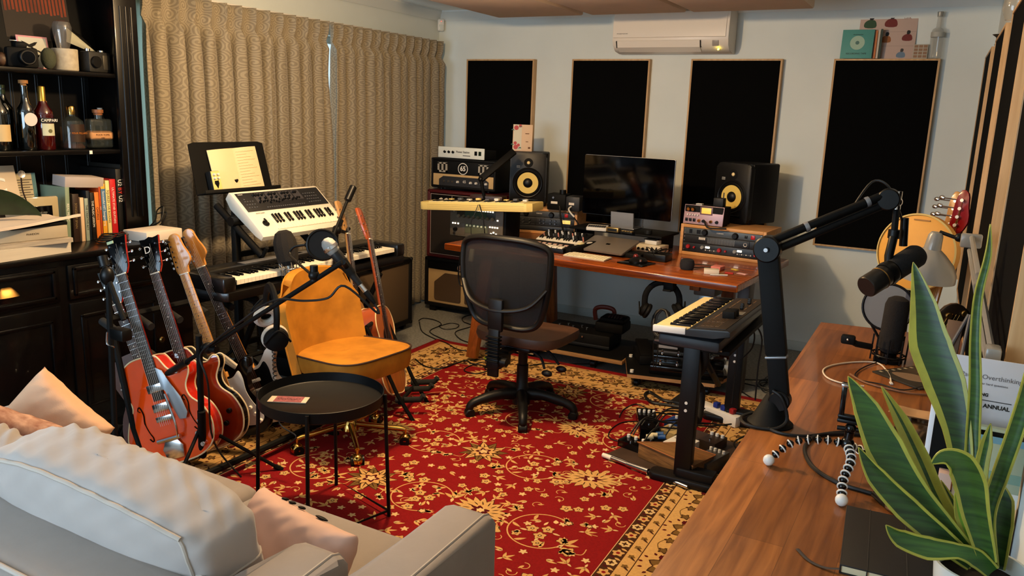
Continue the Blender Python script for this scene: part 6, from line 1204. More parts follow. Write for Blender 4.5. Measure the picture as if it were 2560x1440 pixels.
t = thing('wooden_instrument', 'low wooden instrument with gold hardware under the left of the desk', 'instrument', V3((-2.68, 4.62, 0)), 3); B().b2((-.02, 0, .03), (.34, .18, .06), .004).o('body', mat('wood_walnut', '#4a2c18', .4, var=.2), t); B().b2((0, .02, .06), (.08, .1, .075), .003).b2((.2, .02, .06), (.3, .12, .08), .003).o('gold_hardware', GOLD, t); B().b2((.0, .05, .0), (.32, .15, .03)).o('base', BLKM, t); B().b2((-.02, -.004, .028), (.34, .002, .036), .001).o('edge_strip', mat('pale_edge', '#a89878', .5), t)
t = thing('round_device', 'dark round-ended device standing on the low wooden instrument', 'device', V3((-2.56, 4.80, .0605)), 8); B().cyl((-.06, 0, .08), (.1, 0, .08), .075, n=24, bev=.01).b2((-.05, -.06, 0), (.09, .06, .04), .004).o('drum', BLKM, t)
t = thing('green_packet', 'lime green foil packet on the rug under the desk edge', 'packet', V3((-2.52, 4.42, .0115)), 0); B().box((0, 0, .012), (.13, .07, .022), .01).o('packet', mat('lime_foil', '#7c9a30', .3, coat=.3), t)
# ---------------------------------------------------------------- right-hand synth on its height-adjustable frame
t = thing('height_adjustable_frame', 'black two-column height-adjustable frame carrying the tray and synthesizer', 'stand', (-.90, 3.33, 0)); FM_ = mat('frame_black', '#0c0c0e', .42, spec=.3)
for y in (0, .88):
    B().box((.0, y, .36), (.075, .055, .62), .004).o('outer_column', FM_, t); B().box((.0, y, .6), (.06, .042, .14), .003).o('inner_column', FM_, t)
    B().prism([(p[0], p[1]) for p in rrect(.36, .09, .03, 4)], .035, Matrix.Translation((.03, y-.01, .0105)), .008).box((.06, y-.0, .062), (.17, .075, .05), .008).o('foot', FM_, t)
    for z in (.36, .395): B().cyl((-.005, y-.0275, z), (-.005, y-.030, z), .007, n=12).o('rivet', WHT, t)
B().box((.0, .44, .62), (.05, .86, .05), .004).tube([(.02, .05, .62), (.06, .1, .52), (.05, .3, .40)], .014).o('cross_beam', FM_, t); B().b2((-.18, -.02, .635), (.16, .9, .655), .003).o('top_plate', BLKM, t); B().b2((-.17, -.03, .652), (.05, -.02, .658)).b2((.08, -.03, .652), (.13, -.02, .658)).o('plate_edge', STEEL, t)
B().tube([(.05, .0, .65), (.04, .05, .56), (-.01, .12, .46), (.0, .2, .38), (.02, .1, .28), (.0, .06, .32)], .018, k=5, n=10).o('cable_sleeve', mat('sleeve', '#0d0d0f', .8), t)
t = thing('keyboard_case_base', 'dark grey molded case lying on the frame under the synthesizer', 'case', (-.92, 3.25, .6555)); B().b2((-.12, 0, 0), (.15, .80, .05), .015).o('case', mat('case_grey', '#2a2c30', .5), t)
M = Matrix.Translation((-.885, 3.60, .718)) @ Matrix.Rotation(math.radians(-90-1.5), 4, 'Z') @ Matrix.Rotation(math.radians(3), 4, 'X')
t = thing('black_synthesizer', 'black synthesizer with cream keys on the height-adjustable frame, seen end on', 'synthesizer', M=M)      # local -y = player side, toward -x of the room
b = B(); b.prism([(-.165, -.002), (-.165, .012), (-.02, .022), (.0, .034), (.16, .040), (.17, .034), (.17, .012), (.1, 0)], .74, Matrix.Translation((-.37, 0, 0)) @ YZ, .003); b.o('body', mat('synth_grey', '#16171a', .4), t)
keybed(t, 37, .0186, .15, (.0, -.16, .03), 0, wm=mat('keys_warm', '#e8d298', .35))
B().b2((.35, -.165, .004), (.372, -.02, .032), .003).o('end_cheek', WHT, t)
sp = Matrix.Translation((0, .08, .0375)) @ Matrix.Rotation(math.radians(2.1), 4, 'X')
B().x(sp).b2((-.35, -.062, 0), (.35, .066, .002)).o('control_panel', mat('panel_brownblack', '#2a231d', .4), t)
b = B().x(sp)
for i in range(8): b.tube([(.15+(i//4)*.09, -.05+(i % 4)*.02, .0025), (.22+(i//4)*.09, -.05+(i % 4)*.02, .0025), (.22+(i//4)*.09, -.038+(i % 4)*.02, .0025), (.15+(i//4)*.09, -.038+(i % 4)*.02, .0025)], .0009, n=4, closed=True)
for i in range(5): b.b2((-.3+i*.09, -.045, .002), (-.23+i*.09, -.042, .0028)); b.b2((-.3+i*.09, .03, .002), (-.25+i*.09, .033, .0028))
b.o('printed_outlines', mat('print_orange', '#8a6a4a', .5), t, kind='stuff')
for i in range(10): B().x(sp).box((-.3+i*.045, .0+.01*(i % 3), .008), (.012, .016, .014), .002).o('slider_cap', BLK, t)
for x in (.06, .11): B().x(sp).b2((x, -.01, .0), (x+.03, .045, .035), .004).o('lever_block', BLKM, t)
B().x(sp).b2((-.02, .02, .001), (.05, .055, .004), .001).o('display', mat('silver_label', '#9a9890', .3, .6), t)
# ---------------------------------------------------------------- pedals
def pedal(label, x, y, z, rz, w_, d, h_, m_, nk=2, group=None, sw=True, grp=None, wedge_=False, top=None):
    t = thing('effect_pedal', label, 'pedal', (x, y, z), rz, group=group)
    b = B(); b.prism([(-d/2, 0), (d/2, 0), (d/2, h_), (-d/2, h_*(.6 if wedge_ else .95))], w_, Matrix.Translation((-w_/2, 0, 0)) @ YZ, .003); b.o('housing', m_, t)
    for i in range(nk): B().cyl((-w_/2+w_*(i+.5)/nk, d*.3, h_*.95), (-w_/2+w_*(i+.5)/nk, d*.3, h_+.014), min(.009, w_*.10/max(1, nk/3)), n=12, bev=.001).o('knob', STEEL if m_ in (BLKM, BLK) else WHT, t)
    if sw: B().cyl((0, -d*.25, h_*.6), (0, -d*.25, h_*.8+.014), .007, n=12).o('foot_switch', STEEL, t)
    if top: B().x(Matrix.Translation((0, -d*.12, h_*.8))).box((0, 0, 0), (w_*.8, d*.5, .012), .002, rot=(math.degrees(math.atan2(h_*.35, d)), 0, 0)).o('tread', top, t)
    return t
PLYB = wood('board_birch', '#a88058', '#8a643c', .6, along='X')
t = thing('pedal_board', 'wooden board on castors in front of the desk holding dark pedals', 'pedalboard', (-1.50, 4.62, 0), 0); M1 = Matrix.Translation((0, 0, .08))
B().prism([(-.24, .16), (-.08, -.22), (.42, -.10), (.5, .3), (-.18, .38)], .022, M1, mside=1).o('board', [BLKM, PLYB], t)
for x, y in ((-.05, -.12), (.36, -.03), (.38, .24), (-.15, .28)): B().cyl((x-.012, y, .026), (x+.012, y, .026), .026, n=16).b2((x-.018, y-.015, .025), (x+.018, y+.015, .0795)).o('castor', BLK, t)
for x, y in ((-.07, -.17), (-.19, .13)): B().cyl((x, y, .102), (x, y, .118), .012, n=12).o('bolt_cap', WHT, t)
t = thing('multi_effects', 'large black multi-effects unit with two rows of chrome foot switches on the castor board', 'pedalboard', (-1.29, 4.66, .1025), 14)
B().b2((-.22, -.13, 0), (.22, .0, .055), .008).b2((-.22, -.0, 0), (.22, .12, .085), .008).o('housing', BLKG, t)
for i in range(4):
    for y, z in ((-.07, .055), (.05, .085)): B().lathe([(.012, 0), (.01, .01), (.006, .013), (.006, .022), (0, .023)], (-.16+i*.1, y, z), n=14).o('foot_switch', STEEL, t)
t = thing('expression_pedal', 'black treadle pedal at the left edge of the castor board', 'pedal', (-1.60, 4.74, .1025), 30); B().b2((-.05, -.12, 0), (.05, .12, .06), .01).box((0, 0, .08), (.085, .22, .02), .006, rot=(12, 0, 0)).o('body', BLKM, t)
pedal('pale silver-blue pedal with five white knobs on the castor board', -1.50, 4.93, .1655, 12, .13, .13, .05, mat('pedal_silver', '#a4a4ac', .4), 4)
B().b2((-.25, -.12, 0), (.2, .12, .06), .006).o('riser', BLKM, thing('pedal_riser', 'black raised step at the back of the castor board', 'riser', (-1.42, 4.92, .1025), 8))
pedal('lime green pedal beside the silver-blue one', -1.28, 4.92, .163, 8, .10, .12, .05, mat('pedal_lime', '#6a8a28', .4), 2, top=BLKM)
pedal('white pedal half hidden by the frame column on the castor board', -1.06, 4.78, .1025, 10, .1, .12, .07, mat('pedal_pale', '#9aa0a4', .45), 3)
# near pedal board on the rug
bz = .0115
t = thing('pedal_board', 'dark wooden pedalboard on the rug crowded with small pedals and patch cables', 'pedalboard', (-1.03, 3.60, bz), -16); B().b2((-.2, -.26, 0), (.26, .34, .016), .004).o('board', mat('dark_board', '#3a2a20', .5, var=.3), t); B().cyl((-.2, -.275, .012), (.26, -.275, .012), .009, n=12).o('metal_rail', STEEL, t)
WBOX = wood('box_oak', '#8a6238', '#5c3e20', .5, along='X', gs=2)
t = thing('wooden_pedal_box', 'wood-sided angled pedal box with brown grained top at the front of the pedalboard', 'box', (-.985, 3.45, bz+.0165), -16)
B().prism([(-.16, -.055), (.16, -.09), (.16, .09), (-.02, .09)], .07, None, .003).o('body', WBOX, t); B().prism([(-.165, -.06), (.165, -.095), (.165, .095), (-.024, .095)], .006, Matrix.Translation((0, 0, .07)), .002).o('lid', WBOX, t); B().tube([(-.165, -.06, .077), (.165, -.095, .077), (.165, .095, .077), (-.024, .095, .077)], .0025, n=6, closed=True).o('lid_edge', mat('copper_edge', '#a8683c', .35), t)
ped = [('black long pedal with a row of chrome knobs at the left of the pedalboard', -1.235, 3.80, 24, .1, .3, .06, BLKG, 4), ('small black pedal with three clear knobs at the front left corner', -1.215, 3.535, -14, .13, .08, .035, BLKG, 3),
  ('dark pedal with blue plugs in the middle of the pedalboard', -1.13, 3.60, -16, .07, .11, .04, BLK, 3), ('white rectangular pedal with a black tread beside the column', -1.00, 3.62, -16, .12, .14, .055, WHT, 0), ('blue pedal at the back of the pedalboard', -1.10, 3.90, -16, .12, .09, .045, mat('pedal_blue', '#24468c', .35), 2),
  ('cream pedal behind the white one', -1.10, 3.78, -16, .1, .09, .04, mat('pedal_cream2', '#b09a6a', .45), 2), ('silver pedal with brown wooden end at the right of the pedalboard', -.83, 3.52, -16, .09, .2, .06, mat('pedal_steel', '#6a6660', .3, .8), 4), ('dark brown pedal near the power strip', -.88, 3.76, -16, .09, .12, .05, mat('pedal_brown', '#2c2018', .4), 3)]
for lb, x, y, rz, w_, d, h_, m_, nk in ped: pedal(lb, x, y, bz+.0165+(.0 if 'white rect' not in lb else 0), rz, w_, d, h_, m_, nk, group='pedals on the near pedalboard', top=BLKM if 'white rect' in lb else None, sw='white rect' not in lb)
rnc = random.Random(8)
t = thing('patch_cables', 'tangle of black patch cables with blue and cream plugs over the pedals', 'cable', (-1.05, 3.66, .08))
for i in range(10):
    a = rnc.uniform(-.15, .1); c_ = rnc.uniform(-.1, .25); B().tube([(a-.05, c_-.08, .0), (a-.02, c_, .04+rnc.uniform(0, .03)), (a+.05, c_+.08, .035), (a+.12, c_+.16+rnc.uniform(0, .08), .01)], .0042, k=6, n=6).o('cable', CABLE, t)
for x, y, m_ in ((-.07, -.02, 'b'), (-.05, -.05, 'b'), (-.1, -.08, 'w'), (-.09, -.05, 'w')): B().cyl((x-.015, y, .0), (x+.02, y+.01, .005), .012, n=10).o('plug', mat('plug_blue', '#1c4a84', .4) if m_ == 'b' else mat('plug_cream2', '#c8c0a0', .5), t)
t = thing('power_strip', 'white power strip with blue and red plugs behind the frame column', 'power strip', (-.985, 4.22, bz), -25); B().b2((-.16, -.035, 0), (.16, .035, .06), .006).o('body', WHT, t)
for x, c_ in ((.0, '#1a2c7c'), (.05, '#1a2c7c'), (.11, '#8c1a1c')): B().box((x, 0, .075), (.03, .035, .03), .006).o('plug', mat('plug'+c_, c_, .4), t)
t = thing('torch', 'chrome and black metal torch-like tube lying in front of the pedalboard', 'tool', (-1.17, 3.34, bz+.014), -14); B().cyl((-.14, 0, 0), (-.09, 0, 0), .011, n=16).o('pale_end', PAPER, t); B().cyl((-.09, 0, 0), (.0, 0, 0), .009, n=16).cyl((0, 0, 0), (.12, 0, .003), .013, .016, n=18, bev=.002).o('tube', STEEL, t)
# ---------------------------------------------------------------- right-hand desk
BB = wood('butcher_block', '#b06e36', '#7a441c', .4, plank=(.8, .105), along='Y', coat=.25)
t = thing('sideboard_desk', 'long stained pine plank desk running along the right wall', 'desk', (0, 0, .75))
P = [(-.372-.0306*(1.389-.5), .5), (rw(.5)-.012, .5), (rw(3.74)-.012, 3.80), (-.443, 3.715)]
b = B(); b.prism(P, .04, Matrix.Translation((0, 0, -.04)), .003); b.o('desktop', BB, t)
for y in (.6, 3.6): B().b2((-.37, y-.05, -.75), (-.31, y+.05, -.04), .004).o('leg', BB, t); B().b2((.06, y-.05, -.75), (.115, y+.05, -.04), .004).o('leg', BB, t)
B().b2((.07, .65, -.5), (.09, 3.55, -.04)).o('back_panel', BLKM, t)
DK = .7505
# broadcast boom arm with dynamic microphone
bp0 = at(1925, 1058, z=.75); bp0.z = DK
t = thing('broadcast_arm', 'black broadcast boom arm clamped to the edge of the pine desk', 'arm', bp0); B().lathe([(.065, 0), (.065, .004), (.055, .012), (.02, .085), (.012, .095), (.012, .13), (0, .13)], n=28).o('base_cone', BLKM, t)
J1, J2, J3 = at(1950, 1000, y=2.30), at(1920, 622, y=2.33), at(2222, 498, y=2.46); A_ = lambda p: W(t, p)
B().cyl(A_(J1)+V3((0, -.02, 0)), A_(J1)+V3((0, .02, 0)), .03, n=24, bev=.003).o('lower_joint', BLK, t); B().tube([(0, 0, .1), A_(J1)], .01).o('pin', BLK, t)
fm = frame(J2-J1, (0, 1, 0)).to_4x4(); fm.translation = A_(J1); Lq = (J2-J1).length; B().x(fm).b2((-.027, -.015, 0), (.027, .015, Lq*.8), .006).b2((-.03, -.016, Lq*.3), (.03, .016, Lq), .006).o('lower_boom', BLKM, t); B().x(fm).b2((-.03, -.017, Lq*.28), (.03, .017, Lq*.295), .002).o('cable_strap', mat('strap_silver', '#8a8c90', .4, .5), t)
B().cyl(A_(J2)+V3((0, -.024, 0)), A_(J2)+V3((0, .024, 0)), .038, n=32, bev=.004).cyl(A_(J2)+V3((0, -.03, 0)), A_(J2)+V3((0, .03, 0)), .008).o('elbow_disc', BLK, t); B().cyl(A_(J2)+V3((0, -.0305, 0)), A_(J2)+V3((0, -.033, 0)), .006, n=10).o('bolt', STEEL, t)
fm = frame(J3-J2, (0, 1, 0)).to_4x4(); fm.translation = A_(J2); Lq = (J3-J2).length; nd = V3((0, 0, 1))
for off, r_ in ((.022, .012), (-.014, .011)): q = V3((0, 0, off)); B().tube([A_(J2)+q*.9, A_(J3)+q*.8], r_, n=10).o('upper_bar', BLKM, t)
for k in (.32, .82): q = J2+(J3-J2)*k; B().x(Matrix.Translation(A_(q)+V3((0, 0, .018))) @ frame(J3-J2).to_4x4()).lathe([(.014, -.006), (.015, 0), (.014, .006)], n=16, close=False).o('strap_ring', mat('strap_silver', '#8a8c90'), t)
B().cyl(A_(J3)+V3((0, -.02, 0)), A_(J3)+V3((0, .02, 0)), .03, n=28, bev=.003).o('end_disc', BLK, t)
J4 = at(2243, 505, y=2.47); J5 = at(2235, 585, y=2.47); B().tube([A_(J3), A_(J4)], .008).sph(A_(J4), .015).cyl(A_(J4)-V3((0, 0, .02)), A_(J4)+V3((0, 0, .03)), .011).o('swivel', STEEL, t); B().tube([A_(J4), A_(J5)], .009).o('drop_tube', BLKM, t)
B().tube([A_(J3+(J2-J3)*.3)+V3((0, 0, .02)), A_(at(2180, 455, y=2.46)), A_(at(2220, 465, y=2.46)), A_(at(2245, 520, y=2.48)), A_(at(2258, 560, y=2.5))], .0035, k=5, n=6).o('cable_loop', CABLE, t); B().cyl(A_(at(2262, 545, y=2.5)), A_(at(2258, 615, y=2.5)), .011, n=12).o('cable_plug', BLK, t)
B().tube([A_(J1)+V3((-.02, -.02, .03)), V3((.03, -.03, .09)), V3((.05, -.03, .03)), V3((.02, -.06, .006)), V3((-.05, -.07, .006)), V3((-.08, -.02, .006)), V3((-.06, .04, .006))], .005, k=5, n=8).o('base_cable', CABLE, t)
S0, S1 = at(2165, 718, y=2.36), at(2292, 638, y=2.52); ax = (S1-S0).normalized(); Ls = (S1-S0).length
t = thing('dynamic_microphone', 'large dark grey broadcast microphone pointing up to the right on the boom arm', 'microphone', S0); fm = frame(ax).to_4x4()
B().x(fm).lathe([(0, 0), (.028, 0), (.031, .004), (.031, Ls*.5), (.028, Ls*.52)], n=32, close=False).o('body', mat('mic_brown_grey', '#2c2824', .35, .5), t); B().x(fm).lathe([(.032, Ls*.5), (.033, Ls*.52), (.033, Ls*.98), (.028, Ls*1.03), (0, Ls*1.04)], n=32, close=False).o('windscreen', mat('foam_dark', '#0e0e0f', .9, bump=.6, bscale=500), t); B().x(fm).lathe([(.0315, Ls*.26), (.0325, Ls*.27), (.0315, Ls*.28)], n=32, close=False).o('ring', BRASS, t)
mid = at(2228, 670, y=2.44)
B().tube([W(t, J5), W(t, at(2232, 600, y=2.46)), W(t, at(2222, 640, y=2.45)), W(t, at(2222, 668, y=2.44))], .012, n=10).cyl(W(t, J5)-V3((0,0,.012)), W(t, J5)+V3((0,0,.012)), .016).o('yoke', BLK, t); B().x(Matrix.Translation(ax*Ls*.42) @ fm).lathe([(.033, -.012), (.035, 0), (.033, .012)], n=28, close=False).o('yoke_band', BLK, t)
# second mic in a shock mount with pop filter
m0, m1 = at(2222, 880, y=3.22), at(2248, 742, y=3.22)
t = thing('condenser_microphone', 'dark foam covered microphone standing in a black shock mount on the pine desk', 'microphone', V3((m0.x, m0.y, DK))); fm = frame(m1-m0).to_4x4(); Lm = (m1-m0).length; o_ = W(t, m0)
fm.translation = o_; B().x(fm).lathe([(.028, 0), (.042, Lm*.08), (.043, Lm*.85), (.036, Lm*.95), (.018, Lm*1.0), (0, Lm)], n=14).o('foam_cover', mat('foam_red_black', '#14100f', .95, bump=.8, bscale=300), t); B().x(fm).cyl((0,0,-.07), (0,0,.02), .028, .03, n=20, bev=.003).b2((.01, -.032, -.05), (.03, -.027, -.02)).o('body', BLKG, t)
B().x(fm).b2((-.047, -.03, Lm*.72), (-.04, -.022, Lm*.9), .001).o('red_logo', mat('logo_red', '#e03820', .4, emit=.6), t)
for z in (-.01, -.05): B().x(fm).tube([(.06*math.cos(a*PI/12), .06*math.sin(a*PI/12), z) for a in range(24)], .0035, n=6, closed=True).o('cradle_ring', BLK, t)
for i in range(8): a = i*PI/4; B().x(fm).tube([(.06*math.cos(a), .06*math.sin(a), .06), (.06*math.cos(a), .06*math.sin(a), -.085)], .003, n=6).tube([(.06*math.cos(a), .06*math.sin(a), .0), (.034*math.cos(a+.5), .034*math.sin(a+.5), -.03)], .002, n=5).o('cradle_rod', BLK, t)
B().tube([(-.06, -.02, .05), (-.11, -.05, .06), (-.14, -.06, .075)], .012, n=8).box((-.14, -.06, .075), (.05, .03, .035), .008).o('mount_clamp', BLKM, t); B().cyl((0,0,0), (0,0,.012), .05, n=24).cyl((0, 0, .01), (0, 0, .06), .012).o('table_base', BLKM, t)
B().sph((-.14, -.079, .078), .005).o('screw', STEEL, t)
pc = at(2220, 768, y=3.36); t = thing('pop_filter', 'round pop filter with dark hoop behind the foam covered microphone', 'pop filter', pc); fm = frame((EYE-pc).normalized()).to_4x4()
B().x(fm).tube([(.09*math.cos(a*PI/18), .09*math.sin(a*PI/18), 0) for a in range(36)], .005, n=8, closed=True).o('hoop', BLK, t); B().x(fm).lathe([(.088, .001), (0, .002)], n=36, close=False).o('mesh', mat('mesh_grey', '#5a5c68', .8, alpha=.75), t); B().tube([fm @ V3((-.05, -.075, 0)), V3((.0, -.02, -.15)), V3((.03, -.05, -.22)), V3((.06, -.1, -.26))], .005, k=4, n=8).o('gooseneck', BLK, t)
# desk lamp
L0 = V3((.11, 2.82, DK)); t = thing('desk_lamp', 'grey jointed desk lamp with a bell shade, switched off', 'lamp', L0); LG = mat('lamp_grey', '#8c8880', .3, coat=.3)
sc_ = at(2322, 655, y=2.92); fm = Matrix.Translation(W(t, sc_)) @ eul((4, 6, 0)); B().x(fm).lathe([(.092, -.055), (.09, -.03), (.075, .0), (.045, .03), (.026, .045), (.022, .09), (.016, .1), (0, .102)], n=40, close=False).x(fm).lathe([(.088, -.054), (.07, .0), (.04, .027), (0, .04)], n=40, close=False).o('lamp_shade', LG, t)
jt = at(2428, 602, y=2.88); ex_ = W(t, at(2350, 580, y=2.92)); B().tube([ex_, W(t, at(2400, 598, y=2.9))], .006).sph(W(t, at(2398, 594, y=2.9)), .014).o('switch_joint', BLK, t); B().box(W(t, jt), (.06, .02, .045), .006).o('head_joint', LG, t)
k1 = V3((.118, 1.93, 1.13)); 
for off in (V3((0, 0, .012)), V3((0, 0, -.03))): B().tube([W(t, jt)+off, W(t, k1)+off], .0075, n=8).o('upper_arm', LG, t)
B().box(W(t, k1), (.03, .05, .06), .006).o('elbow', LG, t)
for off in (V3((0, .02, 0)), V3((0, -.02, 0))): B().tube([W(t, k1)+off, V3((0, 0, .05))+off], .0075, n=8).o('lower_arm', LG, t)
B().cyl((0, 0, 0), (0, 0, .02), .055, n=28, bev=.004).cyl((0,0,.02), (0,0,.06), .015).o('base', LG, t)
# yellow drum-like instrument, basses behind
yc = at(2288, 630, y=3.95); t = thing('banjo_ukulele', 'round yellow-skinned instrument standing behind the grey desk lamp', 'instrument', yc); fm = frame(V3((-.35, -.93, .1))).to_4x4()
B().x(fm).lathe([(.165, -.06), (.17, -.05), (.17, -.005), (.162, 0), (0, .001)], n=56, close=False).o('yellow_shell', mat('drum_yellow', '#d89a3c', .55), t); B().x(fm).lathe([(.165, -.004), (.172, .002), (.165, .006)], n=56, close=False).o('rim', mat('rim_cream', '#c8b070', .4), t); B().x(fm).b2((-.03, .14, .002), (.04, .146, .004)).o('label', mat('label_brown3', '#9a6a2c', .6), t); B().tube([(0, 0, -.14), (0, 0, -.42), (.02, .03, -yc.z+.0)], .012).o('floor_prop', BLKM, t)
def bass(label, base, nut, m_, n_, hd, wide=.165):
    t = thing('bass_guitar', label, 'guitar', group='basses leaning by the right wall', M=gframe(base, nut, (-.4, -.9, .2))); L_ = (V3(nut)-V3(base)).length
    B().prism([(p[0]*1.0, p[1]*1.1) for p in outline(STRAT)], .042, Matrix.Translation((0, .042, 0)) @ XZ, .005).o('body', m_, t); B().prism([(-.028, 0), (.028, 0), (.021, L_-.3), (-.021, L_-.3)], .022, Matrix.Translation((0, .014, .3)) @ XZ, .004).o('neck', n_, t)
    h_ = B().x(Matrix.Translation((0, .01, L_))).prism(outline([(-.022, 0), (.022, 0), (.045, .04), (.05, .08), (.035, .13), (.02, .19), (-.012, .2), (-.025, .15), (-.024, .08)], 3), .014, XZ, .002).o('headstock', hd, t)
    for i in range(4): z = L_+.04+i*.038; B().cyl((-.02, .0, z), (-.085, .0, z), .0035, n=6).sph((-.09, .0, z), .012, n=8, sc=(1.3, .4, .9)).cyl((.005, -.004, z), (.005, -.018, z), .008, n=10).o('tuning_peg', STEEL, h_)
    for i in range(4): B().tube([(-.014+i*.009, -.012, .15), (-.012+i*.008, -.008, L_), (.004, -.008, L_+.04+i*.036)], .0012, n=4).o('string', BRASS, t)
bass('bass guitar with a red lacquered headstock above the grey desk lamp', (-.12, 3.98, .05), (.02, 4.12, 1.15), mat('bass_red', '#7c0a14', .15, coat=1), MAPLE, mat('bass_red', '#7c0a14'))
bass('bass guitar with a natural maple headstock beside the red one', (-.10, 4.3, .05), (.0, 4.45, 1.12), mat('bass_natural', '#8c5020', .2, coat=1), MAPLE, MAPLE)
t = thing('string_instrument', 'dark headstock with two brass tuners and slack strings below the lamp shade', 'instrument', V3((.03, 3.30, DK)), rot=(0, 8, 20)); B().prism(outline([(-.03, 0), (.03, 0), (.045, .1), (.06, .2), (.0, .24), (-.05, .2), (-.04, .1)], 3), .02, XZ, .004).o('headstock', mat('dark_walnut', '#24180e', .3, coat=.5), t)
for x, z in ((-.02, .19), (.03, .21)): B().cyl((x, -.02, z), (x, -.032, z), .012, n=16, bev=.003).o('tuner', BRASS, t)
for i in range(4): B().tube([(-.02+i*.012, -.024, .2), (-.05+i*.012, -.035, .08), (-.06+i*.014, -.03, .0)], .0009, n=4).o('string', BRASS, t)
t = thing('folding_music_rest', 'dark easel-like stand with a brown board leaning in the far right corner of the desk', 'stand', V3((.06, 3.05, DK)), rot=(0, 0, -12)); B().x(eul((-15, 0, 0))).b2((-.03, -.004, .02), (.02, .004, .22), .002).o('board', mat('brown_board', '#5c4430', .6), t); B().tube([(-.04, -.02, .005), (.03, .06, .24)], .006).tube([(.04, -.04, .005), (.035, .06, .24)], .006).o('frame', GREY, t)
# tripod
tc = at(2118, 1112, y=2.06); t = thing('flexible_tripod', 'black flexible tripod with white rings and ball feet, phone clamp on top', 'tripod', tc)
feet = [at(1922, 1150, z=.765), at(2104, 1250, z=.765), at(2262, 1172, z=.765)]; mids = [[at(1985, 1105, y=2.04), at(2065, 1100, y=2.05)], [at(2108, 1200, y=1.92), at(2128, 1150, y=1.99)], [at(2215, 1148, y=2.14), at(2160, 1128, y=2.1)]]
for ft, md in zip(feet, mids):
    pts_ = spl([W(t, ft)]+[W(t, q) for q in md]+[V3((0, 0, 0))], 8); tot = sum((a-b_).length for a, b_ in zip(pts_, pts_[1:])); n_ = max(4, int(tot/.021)); lg = B(); rg = B(); acc = 0; nxt = .0; k = 0
    for a_, b_ in zip(pts_, pts_[1:]):
        sl = (b_-a_).length
        while nxt <= acc+sl and sl > 1e-6:
            p_ = a_+(b_-a_)*((nxt-acc)/sl)
            if k == 0: pass
            else:
                lg.sph(p_, .0098, n=12); f2 = Matrix.Translation(p_) @ frame(b_-a_).to_4x4(); rg.x(f2).lathe([(.0095, -.0018), (.0122, -.0012), (.0122, .0012), (.0095, .0018)], n=16, close=False)
            nxt += tot/n_; k += 1
        acc += sl
    lo = lg.o('leg', BLKG, t); rg.o('white_rings', WHT, lo); B().sph(W(t, ft), .0145, n=18).o('ball_foot', WHT, lo)
B().sph((0, 0, .004), .017).cyl((0, 0, .01), (.002, 0, .035), .011).sph((.003, 0, .045), .014).o('ball_head', BLKG, t); B().tube([(-.028, 0, .04), (.03, 0, .045)], .006).o('lock_knob', BLK, t)
b = B(); b.b2((-.03, -.012, .058), (.036, .012, .068), .003); b.b2((-.03, -.01, .07), (.036, .01, .078), .003); b.o('clamp_base', BLK, t)
for x in (-.022, .022): B().b2((x-.006, -.008, .075), (x+.006, .008, .155 if x < 0 else .13), .002).o('clamp_post', BLKG, t)
B().b2((-.03, -.012, .15), (-.012, .012, .158), .002).o('clamp_lip', STEEL, t)
# notebook, papers, cables, phone, glass cloche, screen cards
t = thing('black_notebook', 'closed black hardcover notebook with elastic band beside the plant pot', 'notebook', V3((-.095, 1.56, DK)), 4); B().b2((0, 0, .002), (.205, .27, .017), .001).o('pages', mat('notebook_pages', '#c8bc98', .8), t); B().b2((-.002, -.003, .0), (.207, .272, .002), .001).b2((-.002, -.003, .0165), (.207, .272, .020), .001).b2((-.003, -.003, 0), (0, .272, .02), .001).o('cover', mat('notebook_black', '#0e0c0b', .6), t); B().b2((.045, -.0035, -.0002), (.047, .273, .0208)).b2((.115, -.0035, -.0002), (.117, .273, .0208)).o('elastic_band', mat('elastic', '#26221e', .7), t)
B().tube([(-.002, .0, .008), (-.03, .0, .003), (-.06, .015, .002), (-.085, .05, .002)], .004, k=5, n=6, flat=.3).o('ribbon', mat('ribbon_grey', '#3a322e', .8), t)
t = thing('magazine', 'dark magazine with drawn figures lying under loose cables on the desk', 'magazine', V3((-.17, 3.03, DK)), -38); B().b2((0, -.0, 0), (.2, .24, .006), .001).o('pages', mat('dark_magazine', '#2a2620', .5, var=.3), t)
b = B(); b.prism(outline([(.04, .05), (.12, .04), (.17, .09), (.15, .13), (.09, .12), (.05, .09)], 3), .0005, Matrix.Translation((0, 0, .0062))); b.prism(outline([(.06, .15), (.14, .14), (.16, .2), (.08, .21)], 3), .0005, Matrix.Translation((0, 0, .0062))); b.o('figures', mat('figure_tan', '#7a6450', .6), t)
for i in range(7): B().b2((.01, .02+i*.03, .0062), (.022, .03+i*.03, .0066)).o('letter_mark', mat('mark_cream', '#a89c80', .6), t)
t = thing('usb_cable', 'white charging cable curving on the pine desk', 'cable', V3((-.33, 2.98, DK))); UP = [at(u, v, z=.754) for u, v in ((2228, 958), (2222, 935), (2195, 908), (2140, 905), (2085, 912), (2058, 925), (2070, 945), (2115, 960), (2160, 965))]; B().tube([W(t, p) for p in UP], .0028, k=6, n=8).o('cable', mat('cable_cream', '#d8c8b0', .5), t); B().box(W(t, UP[0]), (.01, .022, .006), .002, rot=(0, 0, 15)).o('plug', WHT, t)
def desk_cable(lb, P, r, m_=CABLE, z=.755, nm='cable'): Q = [at(u, v, z=z) for u, v in P]; t = thing(nm, lb, 'cable', Q[0]); B().tube([q-Q[0] for q in Q], r, k=6, n=8).o('cable', m_, t); return t, Q
